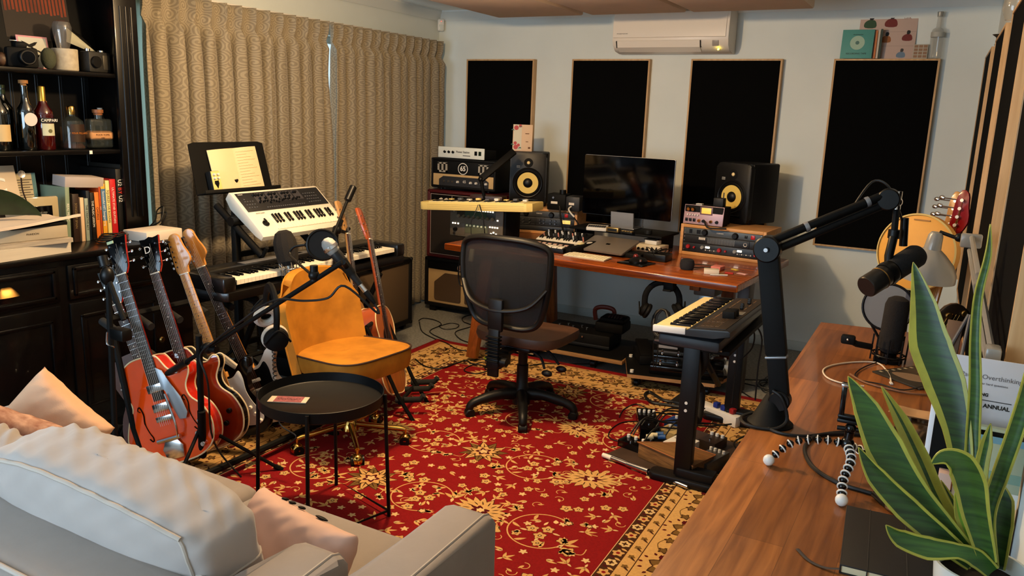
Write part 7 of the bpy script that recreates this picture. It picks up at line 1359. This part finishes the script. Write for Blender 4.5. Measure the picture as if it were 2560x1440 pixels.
t, Q = desk_cable('thick black microphone cable crossing behind the tripod to a metal connector', ((2190, 1090), (2110, 1085), (2040, 1090), (2012, 1120), (2030, 1165), (2090, 1205), (2160, 1228), (2185, 1235)), .0055); c1, c2, c3 = at(2185, 1235, z=.76)-Q[0], at(2222, 1262, z=.76)-Q[0], at(2312, 1322, z=.765)-Q[0]
B().cyl(c1, c2, .008, .012, n=16).o('strain_relief', BLK, t); B().cyl(c2, c3, .0125, n=20, bev=.002).cyl(c2+(c3-c2)*.4, c2+(c3-c2)*.5, .0145, n=20).o('metal_connector', mat('connector_nickel', '#8a7a6c', .3, .9), t); B().cyl(c3, at(2338, 1350, z=.765)-Q[0], .014, n=16, bev=.002).o('black_barrel', BLK, t)
desk_cable('thin dark cable running from the broadcast arm base along the desk', ((1890, 1030), (1888, 1045), (1935, 1078), (2010, 1090), (2080, 1082), (2170, 1075), (2200, 1080)), .0045)
desk_cable('pair of tan and dark cables lying across the desk behind the tripod', ((2125, 935), (2160, 955), (2220, 972), (2290, 985), (2345, 985)), .0035, mat('cable_tan', '#7a5238', .5)); desk_cable('thin black cable looping to the dark magazine', ((2195, 905), (2160, 918), (2138, 935), (2150, 950), (2200, 960), (2260, 975), (2330, 960)), .0025)
t = thing('phone_case_box', 'dark rectangular phone lying under a brown paper slip', 'phone', V3((-.04, 2.33, DK)), -8); B().b2((-.04, 0, 0), (.07, .24, .012), .006).o('body', mat('phone_black', '#110c0a', .2, coat=.5), t)
t = thing('paper_slip', 'creased light brown paper slip resting above the dark phone', 'paper', V3((-.035, 2.56, DK+.002)), -4); B().grid(lambda u, v: (-.05+.13*u, .0+.08*v, .016+.006*math.sin(u*9)*math.sin(v*3)), 12, 6, .001).o('sheet', mat('kraft_paper', '#b08a62', .8), t)
# white card and tablets standing against the wall on the right
def plate(name, lb, cat, c4, th, m_, **k):
    A0, B0, C0_, D0 = [V3(q) for q in c4]; t = thing(name, lb, cat, A0, **k); n_ = (B0-A0).cross(D0-A0).normalized()*th; b = B(); vs = [b.v(q-A0) for q in (A0, B0, C0_, D0)]; vt = [b.v(q-A0-n_) for q in (A0, B0, C0_, D0)]
    for q in ((vs[0], vs[1], vs[2], vs[3]), (vt[3], vt[2], vt[1], vt[0]), (vs[0], vt[0], vt[1], vs[1]), (vs[1], vt[1], vt[2], vs[2]), (vs[2], vt[2], vt[3], vs[3]), (vs[3], vt[3], vt[0], vs[0])): b.f(list(q))
    b.o('panel', m_, t, ang=10); t['_n'] = 0; del t['_n']; return t
YP = 1.80
t = thing('printed_card', 'white printed sheet standing tallest at the right wall behind the plant', 'paper', V3((0, YP+.03, DK)), rot=(-3, 0, 0)); B().b2((.05, -.0015, .20), (.19, .0015, .40)).o('sheet', mat('sheet_white', '#c6c4c8', .7), t)
TG = mat('type_grey', '#6a6668', .7); text('Paul & Overthinking', .0135, TG, t, (.118, -.002, .362), (90, 0, 0)); text('and other hard questions', .0065, TG, t, (.116, -.002, .348)); text('STRUMMING', .009, TK, t, (.092, -.002, .325), bold=.0004); text("PLAYER'S ANNUAL", .0115, TK, t, (.11, -.002, .302), bold=.0004); B().b2((.06, -.0022, .313), (.16, -.0016, .3145)).o('rule', TK, t)
t = thing('picture_frame_box', 'black box with a bright white front edge beside the printed sheet', 'box', V3((0, YP+.005, DK))); B().b2((.018, -.006, .06), (.028, .02, .345), .001).o('white_edge', mat('edge_white', '#e4e6ee', .5), t); B().b2((.0282, -.004, .0), (.075, .02, .33)).o('black_side', BLKM, t)
t = thing('phone_box', 'pale green and white flat phone carton leaning by the right wall', 'box', V3((0, YP-.022, DK+.12)), rot=(0, 0, 0)); B().b2((.077, 0, 0), (.192, .018, .158), .001).o('carton', mat('carton_pale_green', '#a8b298', .5), t); B().b2((.0775, -.0008, .128), (.192, 0, .142)).o('blue_band', mat('sky_band', '#6c9cb0', .5), t); B().b2((.0775, -.0008, .142), (.192, 0, .152)).o('black_band', BLKG, t); B().b2((.0775, -.0008, .05), (.192, 0, .07)).o('sea_band', mat('sea_band', '#7c9c8c', .5), t); B().b2((.0775, -.001, .0), (.192, 0, .03)).o('white_band', WHT, t); text('iPhone', .017, TK, t, (.115, -.0015, .014))
t = thing('box_stack', 'dark red box under the pale green phone carton', 'box', V3((0, YP-.03, DK))); B().b2((.076, 0, 0), (.19, .04, .1195), .002).o('box', mat('box_dark_red', '#3c1612', .6), t)
t = thing('pink_box', 'small pinkish box standing in front of the black box', 'box', V3((0, YP-.04, DK+.0))); B().b2((.05, 0, .0), (.074, .03, .17), .001).o('box', mat('box_pinkish', '#c4a494', .6), t)
t = thing('glass_cloche', 'small clear glass dome with a red and white card inside, right of the plant', 'glass', V3((.135, 1.62, DK))); B().lathe([(.0, .001), (.036, .001), (.04, .01), (.04, .06), (.03, .09), (.012, .1), (0, .101)], n=32, close=False).o('dome', mat('dome_glass', '#d0c8c0', .03, alpha=.28, spec=1, coat=1), t); B().b2((-.02, -.01, .002), (.005, .0, .045)).o('card', mat('card_redwhite', '#c8bcb0', .7, col2='#a03830', scale=60), t)
# ---------------------------------------------------------------- snake plant
pc = V3((.122, 1.43, DK)); rim = .155
t = thing('snake_plant', 'variegated snake plant in a white pot on the near end of the pine desk', 'plant', pc)
B().lathe([(0, 0), (.05, 0), (.055, .006), (.070, rim-.01), (.072, rim), (.067, rim), (.064, rim-.03), (0, rim-.03)], n=48, close=False).o('pot', mat('pot_white', '#d4d8d0', .35, coat=.3), t)
B().lathe([(.065, rim-.028), (0, rim-.024)], n=24, close=False).o('soil', mat('soil', '#1a120c', .95, bump=1, bscale=120), t)
LGm = mat('snake_green', '#1f3d14', .45, col2='#35581c', scale=9, stretch=(1, 1, 14)); LYm = mat('snake_yellow', '#9c9a3a', .45, var=.15, scale=30); LDm = mat('snake_dark', '#142a0d', .45, col2='#284818', scale=9, stretch=(1, 1, 14))
def sleaf(ctrl, wid, y0, y1, yel=.13, gm=LGm, fold=.25, tw=0, asym=0):
    n_ = len(ctrl); P = [at(u, v, y=y0+(y1-y0)*(n_-1-i)/(n_-1))-pc for i, (u, v) in enumerate(ctrl)]       # ctrl runs tip -> base
    S_ = spl(P, 6); N_ = len(S_); W_ = [w_*(1.5)/F for w_ in wid]
    def fn(u, v):
        i = min(N_-1, int(round(u*(N_-1)))); p = S_[i]; d = (S_[min(i+1, N_-1)]-S_[max(i-1, 0)]).normalized(); vw = (EYE-(p+pc)).normalized(); sd = d.cross(vw).normalized(); nn = sd.cross(d).normalized()
        q = u*(len(W_)-1); k = min(int(q), len(W_)-2); w_ = W_[k]+(W_[k+1]-W_[k])*(q-k); s_ = (v-.5)*2; a = tw
        sd2 = sd*math.cos(a)+nn*math.sin(a); n2 = nn*math.cos(a)-sd*math.sin(a)
        return p+sd2*s_*w_*.5+n2*(fold*w_*(s_*s_-.4)*.5)
    B().grid(fn, N_-1, 10, .0022, mfn=lambda u, v: 1 if (v < yel+asym or v > 1-yel+asym) else 0).o('leaf', [gm, LYm], t, ang=75)
base = (2470, 1420)
sleaf([(2283, 655), (2308, 760), (2325, 860), (2362, 960), (2392, 1070), (2412, 1200), (2440, 1330), base], [2, 58, 92, 90, 62, 42, 38, 34], 1.47, 1.62, .11, LDm, asym=-.05)
sleaf([(2476, 560), (2470, 640), (2446, 740), (2438, 850), (2438, 970), (2432, 1100), (2432, 1190), (2455, 1400)], [3, 16, 20, 24, 28, 32, 34, 30], 1.50, 1.60, .08, LGm, .5)
sleaf([(2610, 800), (2575, 960), (2535, 1090), (2500, 1190), (2470, 1290), (2480, 1415)], [24, 32, 34, 34, 32, 28], 1.46, 1.44, .08, LGm, .5)
sleaf([(2120, 940), (2165, 1020), (2210, 1115), (2275, 1225), (2360, 1320), (2440, 1410)], [2, 58, 84, 76, 55, 38], 1.44, 1.46, .15, LGm, .3)
sleaf([(2203, 965), (2252, 1050), (2300, 1150), (2345, 1250), (2400, 1340), (2450, 1410)], [2, 34, 46, 42, 38, 30], 1.47, 1.5, .36, LGm, .3)
sleaf([(2146, 1118), (2190, 1190), (2265, 1270), (2345, 1340), (2430, 1410)], [2, 46, 60, 54, 36], 1.43, 1.42, .13, LDm, .3)
sleaf([(2214, 1312), (2250, 1345), (2320, 1370), (2395, 1378), (2440, 1395), (2480, 1430)], [2, 42, 52, 34, 44, 34], 1.42, 1.38, .12, LGm, .3)
sleaf([(2330, 1158), (2362, 1143), (2400, 1160), (2425, 1210), (2440, 1290), (2470, 1405)], [6, 36, 62, 66, 56, 36], 1.42, 1.38, .12, LGm, .35)
sleaf([(2477, 1058), (2466, 1110), (2452, 1180), (2446, 1270), (2460, 1400)], [2, 26, 30, 26, 22], 1.48, 1.5, .3, LGm, .3)
sleaf([(2498, 1205), (2506, 1250), (2500, 1310), (2490, 1420)], [6, 46, 54, 36], 1.47, 1.5, .12, LDm, .3)
sleaf([(2388, 1232), (2402, 1290), (2428, 1350), (2460, 1420)], [4, 26, 36, 26], 1.46, 1.45, .3, mat('snake_bright', '#6c9030', .35), .3)
sleaf([(2466, 1168), (2460, 1210), (2456, 1270), (2465, 1400)], [2, 22, 28, 22], 1.50, 1.52, .25, LDm, .3)
sleaf([(2352, 1200), (2385, 1260), (2425, 1330), (2462, 1415)], [2, 20, 26, 24], 1.48, 1.5, .3, LDm, .3)
# ---------------------------------------------------------------- things on top of the fourth back panel and the right wall panels
PT = 2.0565; Yp = 5.925
def flatcard(name, lb, cat, x0, x1, h_, y, m_, rx=-6, th=.003, rz=0): t = thing(name, lb, cat, V3(((x0+x1)/2, y, PT)), rot=(rx, 0, rz)); w_ = x1-x0; B().b2((-w_/2, -th/2, 0), (w_/2, th/2, h_), .0008).o('board', m_, t); return t, w_
t, w_ = flatcard('picture_board', 'large pinkish illustrated board leaning on the wall above the fourth panel', 'picture', -.69, -.345, .33, 5.935, mat('board_pink', '#b8a094', .7)); rn = random.Random(5)
for x, z, c1_, c2_, s_ in ((-.105, .23, '#1c1a18', '#2c4a30', 1), (.02, .235, '#1c1a18', '#6a2420', 1), (.0, .13, '#1c1a18', '#8c5428', .8), (.125, .14, '#1c1a18', '#6a2420', .8), (.1, .03, '#3c3a38', '#64788c', .7)):
    B().prism(outline([(x-.035*s_, z-.03*s_), (x+.03*s_, z-.03*s_), (x+.025*s_, z+.012*s_), (x-.012*s_, z+.02*s_), (x-.04*s_, z)], 3), .0005, Matrix.Translation((0, -.0016, 0)) @ XZ).o('figure', mat('fig'+c2_, c2_, .7), t); B().prism(outline([(x-.01*s_, z+.02*s_), (x+.012*s_, z+.022*s_), (x+.014*s_, z+.045*s_), (x-.008*s_, z+.048*s_)], 3), .0006, Matrix.Translation((0, -.0016, 0)) @ XZ).o('head', mat('fig'+c1_, c1_, .7), t)
text('Soul\ntalk', .03, mat('script_brown', '#8a6458', .7), t, (.11, -.002, .275)); B().b2((-.17, -.002, .17), (.17, -.0016, .172)).b2((-.17, -.002, .08), (.17, -.0016, .082)).o('row_line', mat('line_pale', '#a08c80', .7), t)
t, w_ = flatcard('teal_book', 'teal booklet with a round tape reel picture on top of the fourth panel', 'book', -.785, -.59, .185, 5.905, mat('teal_cover', '#4c9088', .6), th=.012); B().lathe([(.045, 0), (.045, .0006), (0, .0006)], (.0, -.0066, .10), rot=(90,0,0), n=28, close=False).o('reel', mat('reel_pale', '#9cb8a4', .6), t); B().lathe([(.012, 0), (.012, .0006), (0, .0006)], (.0, -.0074, .10), rot=(90,0,0), n=16, close=False).o('reel_hub', mat('reel_hub', '#4c7068', .6), t); text('RECORDING TAPE', .015, TK, t, (0, -.0068, .03)); text('PROFESSIONAL', .009, TK, t, (0, -.0068, .152))
for i, (x, c_, lb) in enumerate(((-.575, '#b86c38', 'thin orange booklet spine beside the teal booklet'), (-.56, '#b8b0a0', 'thin cream booklet spine next to the orange one'), (-.546, '#2c3a30', 'thin dark green booklet spine on top of the fourth panel'))): t = thing('thin_book', lb, 'book', V3((x, 5.91, PT)), rot=(0, 0, 4)); B().b2((-.006, -.02, 0), (.006, .02, .175+.004*i)).o('cover', mat('thinbook'+c_, c_, .6), t)
t, w_ = flatcard('photo_cards', 'small white grid of printed photo cards beside the bottle', 'card', -.35, -.265, .09, 5.93, mat('photo_white', '#a8a294', .7))
for i in range(3):
    for j in range(4): B().b2((-.038+i*.027, -.0022, .006+j*.021), (-.016+i*.027, -.0016, .022+j*.021)).o('photo', mat('photo_tint', '#8c6c54', .7), t)
t = thing('glass_bottle', 'empty clear glass bottle with stopper on top of the fourth panel', 'bottle', V3((-.222, 5.92, PT))); B().lathe([(.034, 0), (.038, .005), (.038, .16), (.032, .178), (.014, .19), (.012, .25), (.015, .252), (.015, .26), (0, .26)], n=28).o('glass', mat('bottle_pale', '#a8a8a0', .05, alpha=.35, spec=1, coat=1), t); B().cyl((0, 0, .255), (0, 0, .285), .016, .018, n=16, bev=.002).o('stopper', mat('stopper_glass', '#8c8c84', .1, alpha=.6), t); B().lathe([(.0385, .13), (.0385, .16)], n=28, close=False).o('label_band', mat('label_frost', '#a4a49c', .6), t)
t = thing('glass_vase', 'clear glass carafe standing on top of the right wall panels', 'vase', V3((rw(4.0)-.03, 4.0, 2.0605))); B().lathe([(0, 0), (.03, 0), (.045, .04), (.04, .1), (.02, .15), (.028, .19)], n=28, close=False).o('glass', mat('vase_glass', '#989488', .05, alpha=.4, spec=1, coat=1), t)
t = thing('small_horn', 'small dark trumpet-shaped ornament on the farthest right wall panel', 'ornament', V3((rw(5.1)-.03, 5.1, 2.0605))); B().lathe([(.012, 0), (.006, .02), (.008, .04), (.028, .055), (.022, .056), (0, .04)], n=20, close=False).o('horn', mat('horn_bronze', '#4a4238', .4, .6), t)
# ---------------------------------------------------------------- sofa
SF = mat('sofa_velvet', '#8a7e74', .8, sheen=.25, var=.08, scale=6, bump=.25, bscale=40); SPIP = mat('sofa_piping', '#aca094', .7)
t = thing('sofa', 'grey-beige velvet two-seat sofa seen from behind in the lower left corner', 'sofa', (-1.78, 1.2, 0)); O_ = V3((-1.78, 1.2, 0))
def sb(a, c, bev, seg=4): return B().b2([a[i]-O_[i] for i in range(3)], [c[i]-O_[i] for i in range(3)], bev, seg)
sb((-2.58, .85, .1), (-1.0, 1.66, .28), .03).o('base', SF, t)
for a, c in ((-2.575, -1.79), (-1.785, -1.005)): sb((a, 1.0, .27), (c, 1.69, .43), .045, 5).o('seat_cushion', SF, t)
bk = sb((-2.6, .79, .12), (-1.08, 1.02, .655), .06, 5); o = bk.o('backrest', SF, t)
for y in (1.003, .815): B().tube([(-2.58-O_.x, y-O_.y, .648), (-1.12-O_.x, y-O_.y, .648)], .0055, n=8).o('back_piping', SPIP, o)
def armp(name, x0, x1, y0, y1, z0, zt, dip):
    P = [(y0, z0), (y1-.02, z0), (y1, z0+.06)]+[(y1-.045+.05*math.cos(a)*.9, zt-.06+.06*math.sin(a)) for a in [PI/2*i/3 for i in range(1, 4)]]+[(y0+(y1-y0)*.5, zt-dip*.4), (y0, zt+dip)]
    b = B(); b.prism([(p[0]-O_.y, p[1]) for p in P], x1-x0, Matrix.Translation((x0-O_.x, 0, 0)) @ YZ, .016); w_ = b.o(name, SF, t)
    sm = [(x1-O_.x-.022, p[0]-O_.y, p[1]+.001) for p in P[3:]]; B().tube(sm, .0035, n=6).o('seam', SPIP, w_); return w_
armp('back_wing', -1.21, -1.075, .86, 1.27, .3, .635, .03); armp('armrest', -1.045, -.905, .86, 1.64, .12, .615, .03)
armp('back_wing', -2.6, -2.5, .86, 1.3, .3, .66, .03); armp('armrest', -2.68, -2.575, .86, 1.6, .12, .60, .03)
for x in (-2.5, -1.05):
    for y in (.9, 1.6): B().cyl((x-O_.x, y-O_.y, .0105), (x-O_.x, y-O_.y, .1), .016, .024, n=14).o('leg', PINE, t)
def cush(name, lb, M, w_, h_, d, m_, wr=.006, seed=0, pw=.35, pinch=.0, cat='cushion', piping=True, group=None, ex=5.0):
    t = thing(name, lb, cat, M=M, group=group); rn = random.Random(seed); ph = [rn.uniform(0, 6) for _ in range(8)]
    def srf(u, v, sgn):
        x, z = (u-.5)*2, (v-.5)*2; e = max(0, (1-abs(x)**ex))*max(0, (1-abs(z)**ex)); th = d*.5*e**pw
        k = 1-pinch*(1-abs(x)**2)*abs(z)**6-pinch*(1-abs(z)**2)*abs(x)**6
        wv = wr*e**.3*(math.sin(9*x+3*z+ph[0])*math.sin(7*z+ph[1])+.7*math.sin(17*x-6*z+ph[2]+2*math.sin(4*z))+.6*math.sin(23*x*z+ph[3])*abs(z)+.5*math.sin(31*x+ph[4]+3*math.sin(5*z))*abs(z)**2)
        return (x*w_/2*(1-.0*abs(z)), sgn*(th+wv)+0, z*h_/2*k)
    b = B(); b.grid(lambda u, v: srf(u, v, 1), 60, 36); b.grid(lambda u, v: srf(u, v, -1), 60, 36); o = b.o('cover', m_, t, ang=70, weld=.0004)
    return t, o
CM = mat('cushion_velvet', '#a0968f', .75, sheen=.25, var=.06, scale=5, bump=.25, bscale=30)
# box-edged back cushion leaning on the backrest
def boxcush(lb, x0, x1, seed, z0=.43, z1=.79):
    Lx = x1-x0; H_ = z1-z0; Dp = .19; M = Matrix.Translation(((x0+x1)/2, 1.115, z0+.012)) @ Matrix.Rotation(math.radians(9), 4, 'X'); t = thing('back_cushion', lb, 'cushion', M=M, group='sofa back cushions'); rn = random.Random(seed); ph = [rn.uniform(0, 6) for _ in range(9)]
    def shp(a, b_, c_):      # unit cube coords -1..1 -> plump box with wrinkles
        r = 1.0; n = 6; L_ = (abs(a)**n+abs(b_)**n+abs(c_)**n)**(1/n); a, b_, c_ = a/L_, b_/L_, c_/L_
        x = a*Lx/2*(1+.015*math.cos(c_*2)); y = b_*Dp/2*(1+.22*(1-a*a)*(1-c_*c_)); z = H_/2+c_*H_/2*(1+.03*math.cos(a*3+1))
        w1 = .0016*math.sin(26*a+ph[0]+5*math.sin(3*c_)+9*b_)*max(0, c_)**2+.0022*math.sin(43*a+14*b_+ph[1]+3*math.sin(5*a))*max(0, c_)**3*max(0, b_+.4)+.003*math.sin(7*a+9*c_+ph[2])+.002*math.sin(29*a-17*c_+ph[3])*abs(c_)
        return V3((x, y+w1*(1 if b_ > 0 else -.5)*1.2, z+w1*1.2*max(0, c_)-.035*(a*a)*(c_ > 0)*c_))
    b = B(); N_ = 40
    for ax in range(3):
        for sg in (-1, 1):
            def fn(u, v, ax=ax, sg=sg):
                p = [(u*2-1), (v*2-1)]; q = [0, 0, 0]; q[ax] = sg; q[(ax+1) % 3], q[(ax+2) % 3] = p; return shp(*q)
            b.grid(fn, N_, N_)
    o = b.o('cover', CM, t, ang=80, weld=.0006)
    P = [shp(-1+2*i/40, -.93, .93)+V3((0, -.002, .002)) for i in range(41)]; B().tube(P, .0055, n=8).o('piping', SPIP, o)
    for sg in (-1, 1): B().tube([shp(.97*sg, -.93, .93-1.86*i/16) for i in range(17)], .005, n=8).o('piping', SPIP, o)
    B().tube([shp(1.0, -.9+1.8*i/12, .12-.1*(i/12)) for i in range(13)], .003, n=6).o('panel_seam', SPIP, o)
boxcush('large plump back cushion of the sofa with piped edges, nearest the camera', -2.04, -1.235, 3)
boxcush('second back cushion of the sofa, cut by the left edge of the picture', -2.5, -2.07, 6, z1=.70)
PM = mat('pillow_peach', '#d2a684', .85, var=.05, bump=.3, bscale=300)
def deco(t, o, items, y):
    for P, c_ in items: B().prism(outline(P, 3) if len(P) > 5 else P, .001, Matrix.Translation((0, y, 0)) @ XZ).o('printed_shape', mat('print'+c_, c_, .85), o)
t, o = cush('throw_pillow', 'peach scatter pillow with dark marks standing at the far end of the sofa', Matrix.Translation((-2.5, 1.44, .525)) @ Matrix.Rotation(math.radians(28), 4, 'Z') @ Matrix.Rotation(math.radians(-14), 4, 'X') @ Matrix.Rotation(math.radians(38), 4, 'Y'), .31, .31, .12, PM, .002, 1, .45, .10)
t, o = cush('throw_pillow', 'pale peach scatter pillow with black printed creature behind the big back cushion', Matrix.Translation((-1.33, 1.335, .515)) @ Matrix.Rotation(math.radians(-10), 4, 'Z') @ Matrix.Rotation(math.radians(-30), 4, 'X'), .38, .22, .12, mat('pillow_pink', '#d0aa98', .85, var=.05), .002, 2, .45, .08)
for x, w_ in ((-.10, .012), (-.07, .014), (-.03, .016), (.05, .04)): B().sph((x, .008, .106), .018, n=10, sc=(w_*30, .7, .22)).o('black_print', BLKM, o)
t, o = cush('throw_pillow', 'pink patterned pillow at the very left edge of the sofa', Matrix.Translation((-2.44, 1.22, .55)) @ Matrix.Rotation(math.radians(40), 4, 'Z') @ Matrix.Rotation(math.radians(25), 4, 'Y'), .34, .32, .12, mat('pillow_pattern', '#c49c84', .85, col2='#8a5a48', scale=26), .003, 4, .45, .1)
# headphones on the floor between the sofa and the dresser
hp = at(235, 1075, y=1.86); headphones('headphones', 'black headphones lying in the shadow between the sofa end and the dresser', Matrix.Translation(at(245, 1085, z=.1)) @ Matrix.Rotation(math.radians(35), 4, 'Z') @ Matrix.Rotation(math.radians(70), 4, 'X'), mat('brown_pads', '#2a1a12', .8), rr=.09)
Q = at(262, 1085, z=.03); t = thing('headphone_cable', 'brown cable looping beside the sofa end', 'cable', Q); P = [at(u, v, z=.02) for u, v in ((225, 1080), (290, 1080), (330, 1100), (325, 1125), (300, 1140), (320, 1160))]; B().tube([p-Q for p in P], .0035, k=6, n=8).o('cable', mat('cable_brown', '#3a2418', .5), t)
# ---------------------------------------------------------------- floor cables
def floor_cable(lb, P, r=.004, z=.0045, m_=CABLE, k=6):
    O2 = V3((P[0][0], P[0][1], 0)); rz = lambda x, y: (.0105 if -3.05 < x < -.6 and 1.2 < y < 4.6 else 0)
    t = thing('floor_cable', lb, 'cable', O2, group='black cables on the floor'); B().tube([(p[0]-O2.x, p[1]-O2.y, r+.0006+rz(p[0], p[1])+(p[2] if len(p) > 2 else 0)) for p in P], r, k=k, n=6).o('cable', m_, t)
def fpx(L): return [tuple(at(u, v, z=0))[:2] for u, v in L]
Z0, K_ = (1020, 600), 2.769
def zz(L, o=Z0, k=K_): return fpx([(o[0]+a/k, o[1]+b_/k) for a, b_ in L])
floor_cable('cable looping in front of the cream grille cabinet, from the castor to the rug corner', zz([(440, 520), (380, 540), (385, 570), (440, 600), (330, 640), (360, 690), (440, 720)]))
floor_cable('cable curving round the rug corner near the amplifier stack', zz([(75, 560), (110, 545), (190, 560), (230, 590), (160, 625), (160, 650), (240, 690), (330, 720)]))
floor_cable('cable drawn in an oval loop before the amplifier stack', zz([(220, 600), (290, 580), (350, 590), (330, 615), (250, 620), (215, 600), (230, 590)]), .0035)
floor_cable('cable running down from the castor toward the wooden desk leg', zz([(78, 570), (100, 640), (190, 690), (270, 730), (340, 770), (420, 780), (520, 750)]))
floor_cable('cable snaking on the rug border below the wooden desk leg', zz([(50, 840), (120, 890), (230, 905), (330, 870), (400, 850), (440, 870), (520, 885), (580, 910), (640, 905)]), .0045)
floor_cable('cable curled in small loops beside the green packet', zz([(430, 850), (500, 840), (560, 850), (530, 900), (560, 915), (530, 860), (420, 890), (390, 920), (470, 940), (560, 920)]), .0035)
floor_cable('cable running from the chair along the far rug edge to the castor board', zz([(840, 885), (960, 870), (1150, 862), (1300, 860), (1420, 835)]), .004)
rn = random.Random(21)
for i, (cx, cy, r_) in enumerate(((-.72, 5.02, .20), (-.70, 5.05, .16), (-.66, 4.98, .23), (-.78, 4.95, .13), (-.62, 5.1, .26))):
    P = [(cx+r_*(1+.08*math.sin(3*a+i))*math.cos(a), cy+r_*.8*math.sin(a), .004*i) for a in [i*1.3+2*PI*j/14*1.15 for j in range(16)]]; P += [(cx-.5-.1*i, cy-.3+.12*i, 0)] if i % 2 else [(cx+.3, cy+.2-.1*i, 0)]
    floor_cable(['outermost', 'second', 'third', 'innermost', 'widest'][i]+' ring of black cable coiled on the carpet behind the boom arm', P, .0042)
floor_cable('cable swinging from the coils to the height-adjustable frame', [(-1.0, 4.8), (-.8, 4.6), (-.62, 4.45), (-.6, 4.3), (-.8, 4.2)], .004)
for i in range(7):
    x = -.76+rn.uniform(-.05, .08); y = 3.5+.1*i; P = [(x, y), (x+.1, y+.12), (x+.18, y-.02), (x+.08, y-.14), (x-.02, y-.02), (x+.05, y+.2), (x+.16, y+.3)]
    floor_cable(['cable tangle strand nearest the front foot of the frame', 'cable strand second from the front foot', 'cable strand third from the front foot', 'cable strand in the middle between the frame columns', 'cable strand beside the power strip', 'cable strand past the power strip', 'cable strand nearest the rear foot of the frame'][i], [(p[0], p[1], .003*i) for p in P], .0045)
floor_cable('thick cable folded in a loop on the rug before the near pedalboard', [tuple(at(u, v, z=.01))[:2] for u, v in ((1760, 1018), (1700, 1010), (1660, 1005), (1625, 985), (1612, 992), (1630, 1010), (1680, 1018), (1750, 1030))], .009)
floor_cable('thin cable arching left of the black long pedal', [tuple(at(u, v, z=.01))[:2] for u, v in ((1622, 1025), (1590, 1012), (1560, 1025), (1548, 1045))], .003)
floor_cable('thin cable curving round the front left of the pedalboard', [tuple(at(u, v, z=.01))[:2] for u, v in ((1590, 1055), (1555, 1058), (1528, 1075), (1522, 1095), (1545, 1105))], .003)
for i, (u0, v0, pts) in enumerate(((1860, 800, ((1862, 815), (1885, 830), (1880, 870), (1850, 900))), (1865, 805, ((1890, 815), (1905, 850), (1895, 920), (1888, 1000))), (1850, 800, ((1845, 860), (1838, 930), (1830, 1010))))):
    Q = at(u0, v0, y=3.9); t = thing('hanging_lead', ['short lead looping from the rear of the black synthesizer', 'long lead hanging straight down from the rear of the black synthesizer', 'lead hanging beside the rear column of the frame'][i], 'cable', Q); B().tube([V3((0, 0, 0))]+[at(u, v, y=3.95)-Q for u, v in pts], .004, k=5, n=6).o('cable', CABLE, t)
# cables behind the acoustic guitars and coiled lead on the boom stand
t = thing('coiled_lead', 'coiled curly headphone lead hanging below the boom by the yellow chair', 'cable', at(684, 870, y=2.42)); Q = t.location.copy(); b = B(); p0, p1 = at(684, 862, y=2.42)-Q, at(690, 1000, y=2.40)-Q
b.tube([p0+(p1-p0)*(j/90)+V3((.008*math.cos(j*.9), .008*math.sin(j*.9), 0)) for j in range(91)], .0025, n=5); b.tube([p1, at(700, 1060, y=2.4)-Q, at(740, 1090, y=2.4)-Q, at(720, 1110, y=2.38)-Q], .003, k=5, n=6); b.o('lead', CABLE, t)
t = thing('power_block', 'black plug block with cables on the carpet under the stage piano', 'device', (-3.1, 3.35, 0)); B().b2((-.06, -.09, 0), (.06, .09, .05), .008).o('block', BLKM, t)
for i in range(4): B().tube([(.0, .0, .04), (.15, .1*i-.1, .03), (.25, .15*i-.2, .005), (.1, .3*i-.4, .005), (-.05, .2*i-.2, .005)], .004, k=5, n=6).o('cable', CABLE, t)
t = thing('sustain_pedal', 'small dark foot pedal on the carpet under the stage piano', 'pedal', (-2.86, 3.08, 0), 30); B().b2((-.04, -.1, 0), (.04, .1, .03), .008).o('base', BLKM, t); B().box((0, 0, .045), (.06, .16, .012), .004, rot=(8, 0, 0)).o('treadle', DGREY, t)
# ceiling lamp over the seating area (outside the frame, it lights the room)
t = thing('pendant_lamp', 'bare pendant bulb holder hanging from the ceiling over the seating area', 'lamp', (-2.1, 2.75, 2.26)); B().cyl((0, 0, 0), (0, 0, .05), .02, n=20).o('bulb_holder', WHT, t); B().cyl((0, 0, .05), (0, 0, CZ-2.26-.001), .003, n=8).cyl((0, 0, CZ-2.26-.02), (0, 0, CZ-2.26-.0005), .045, n=24).o('cord', WHT, t)
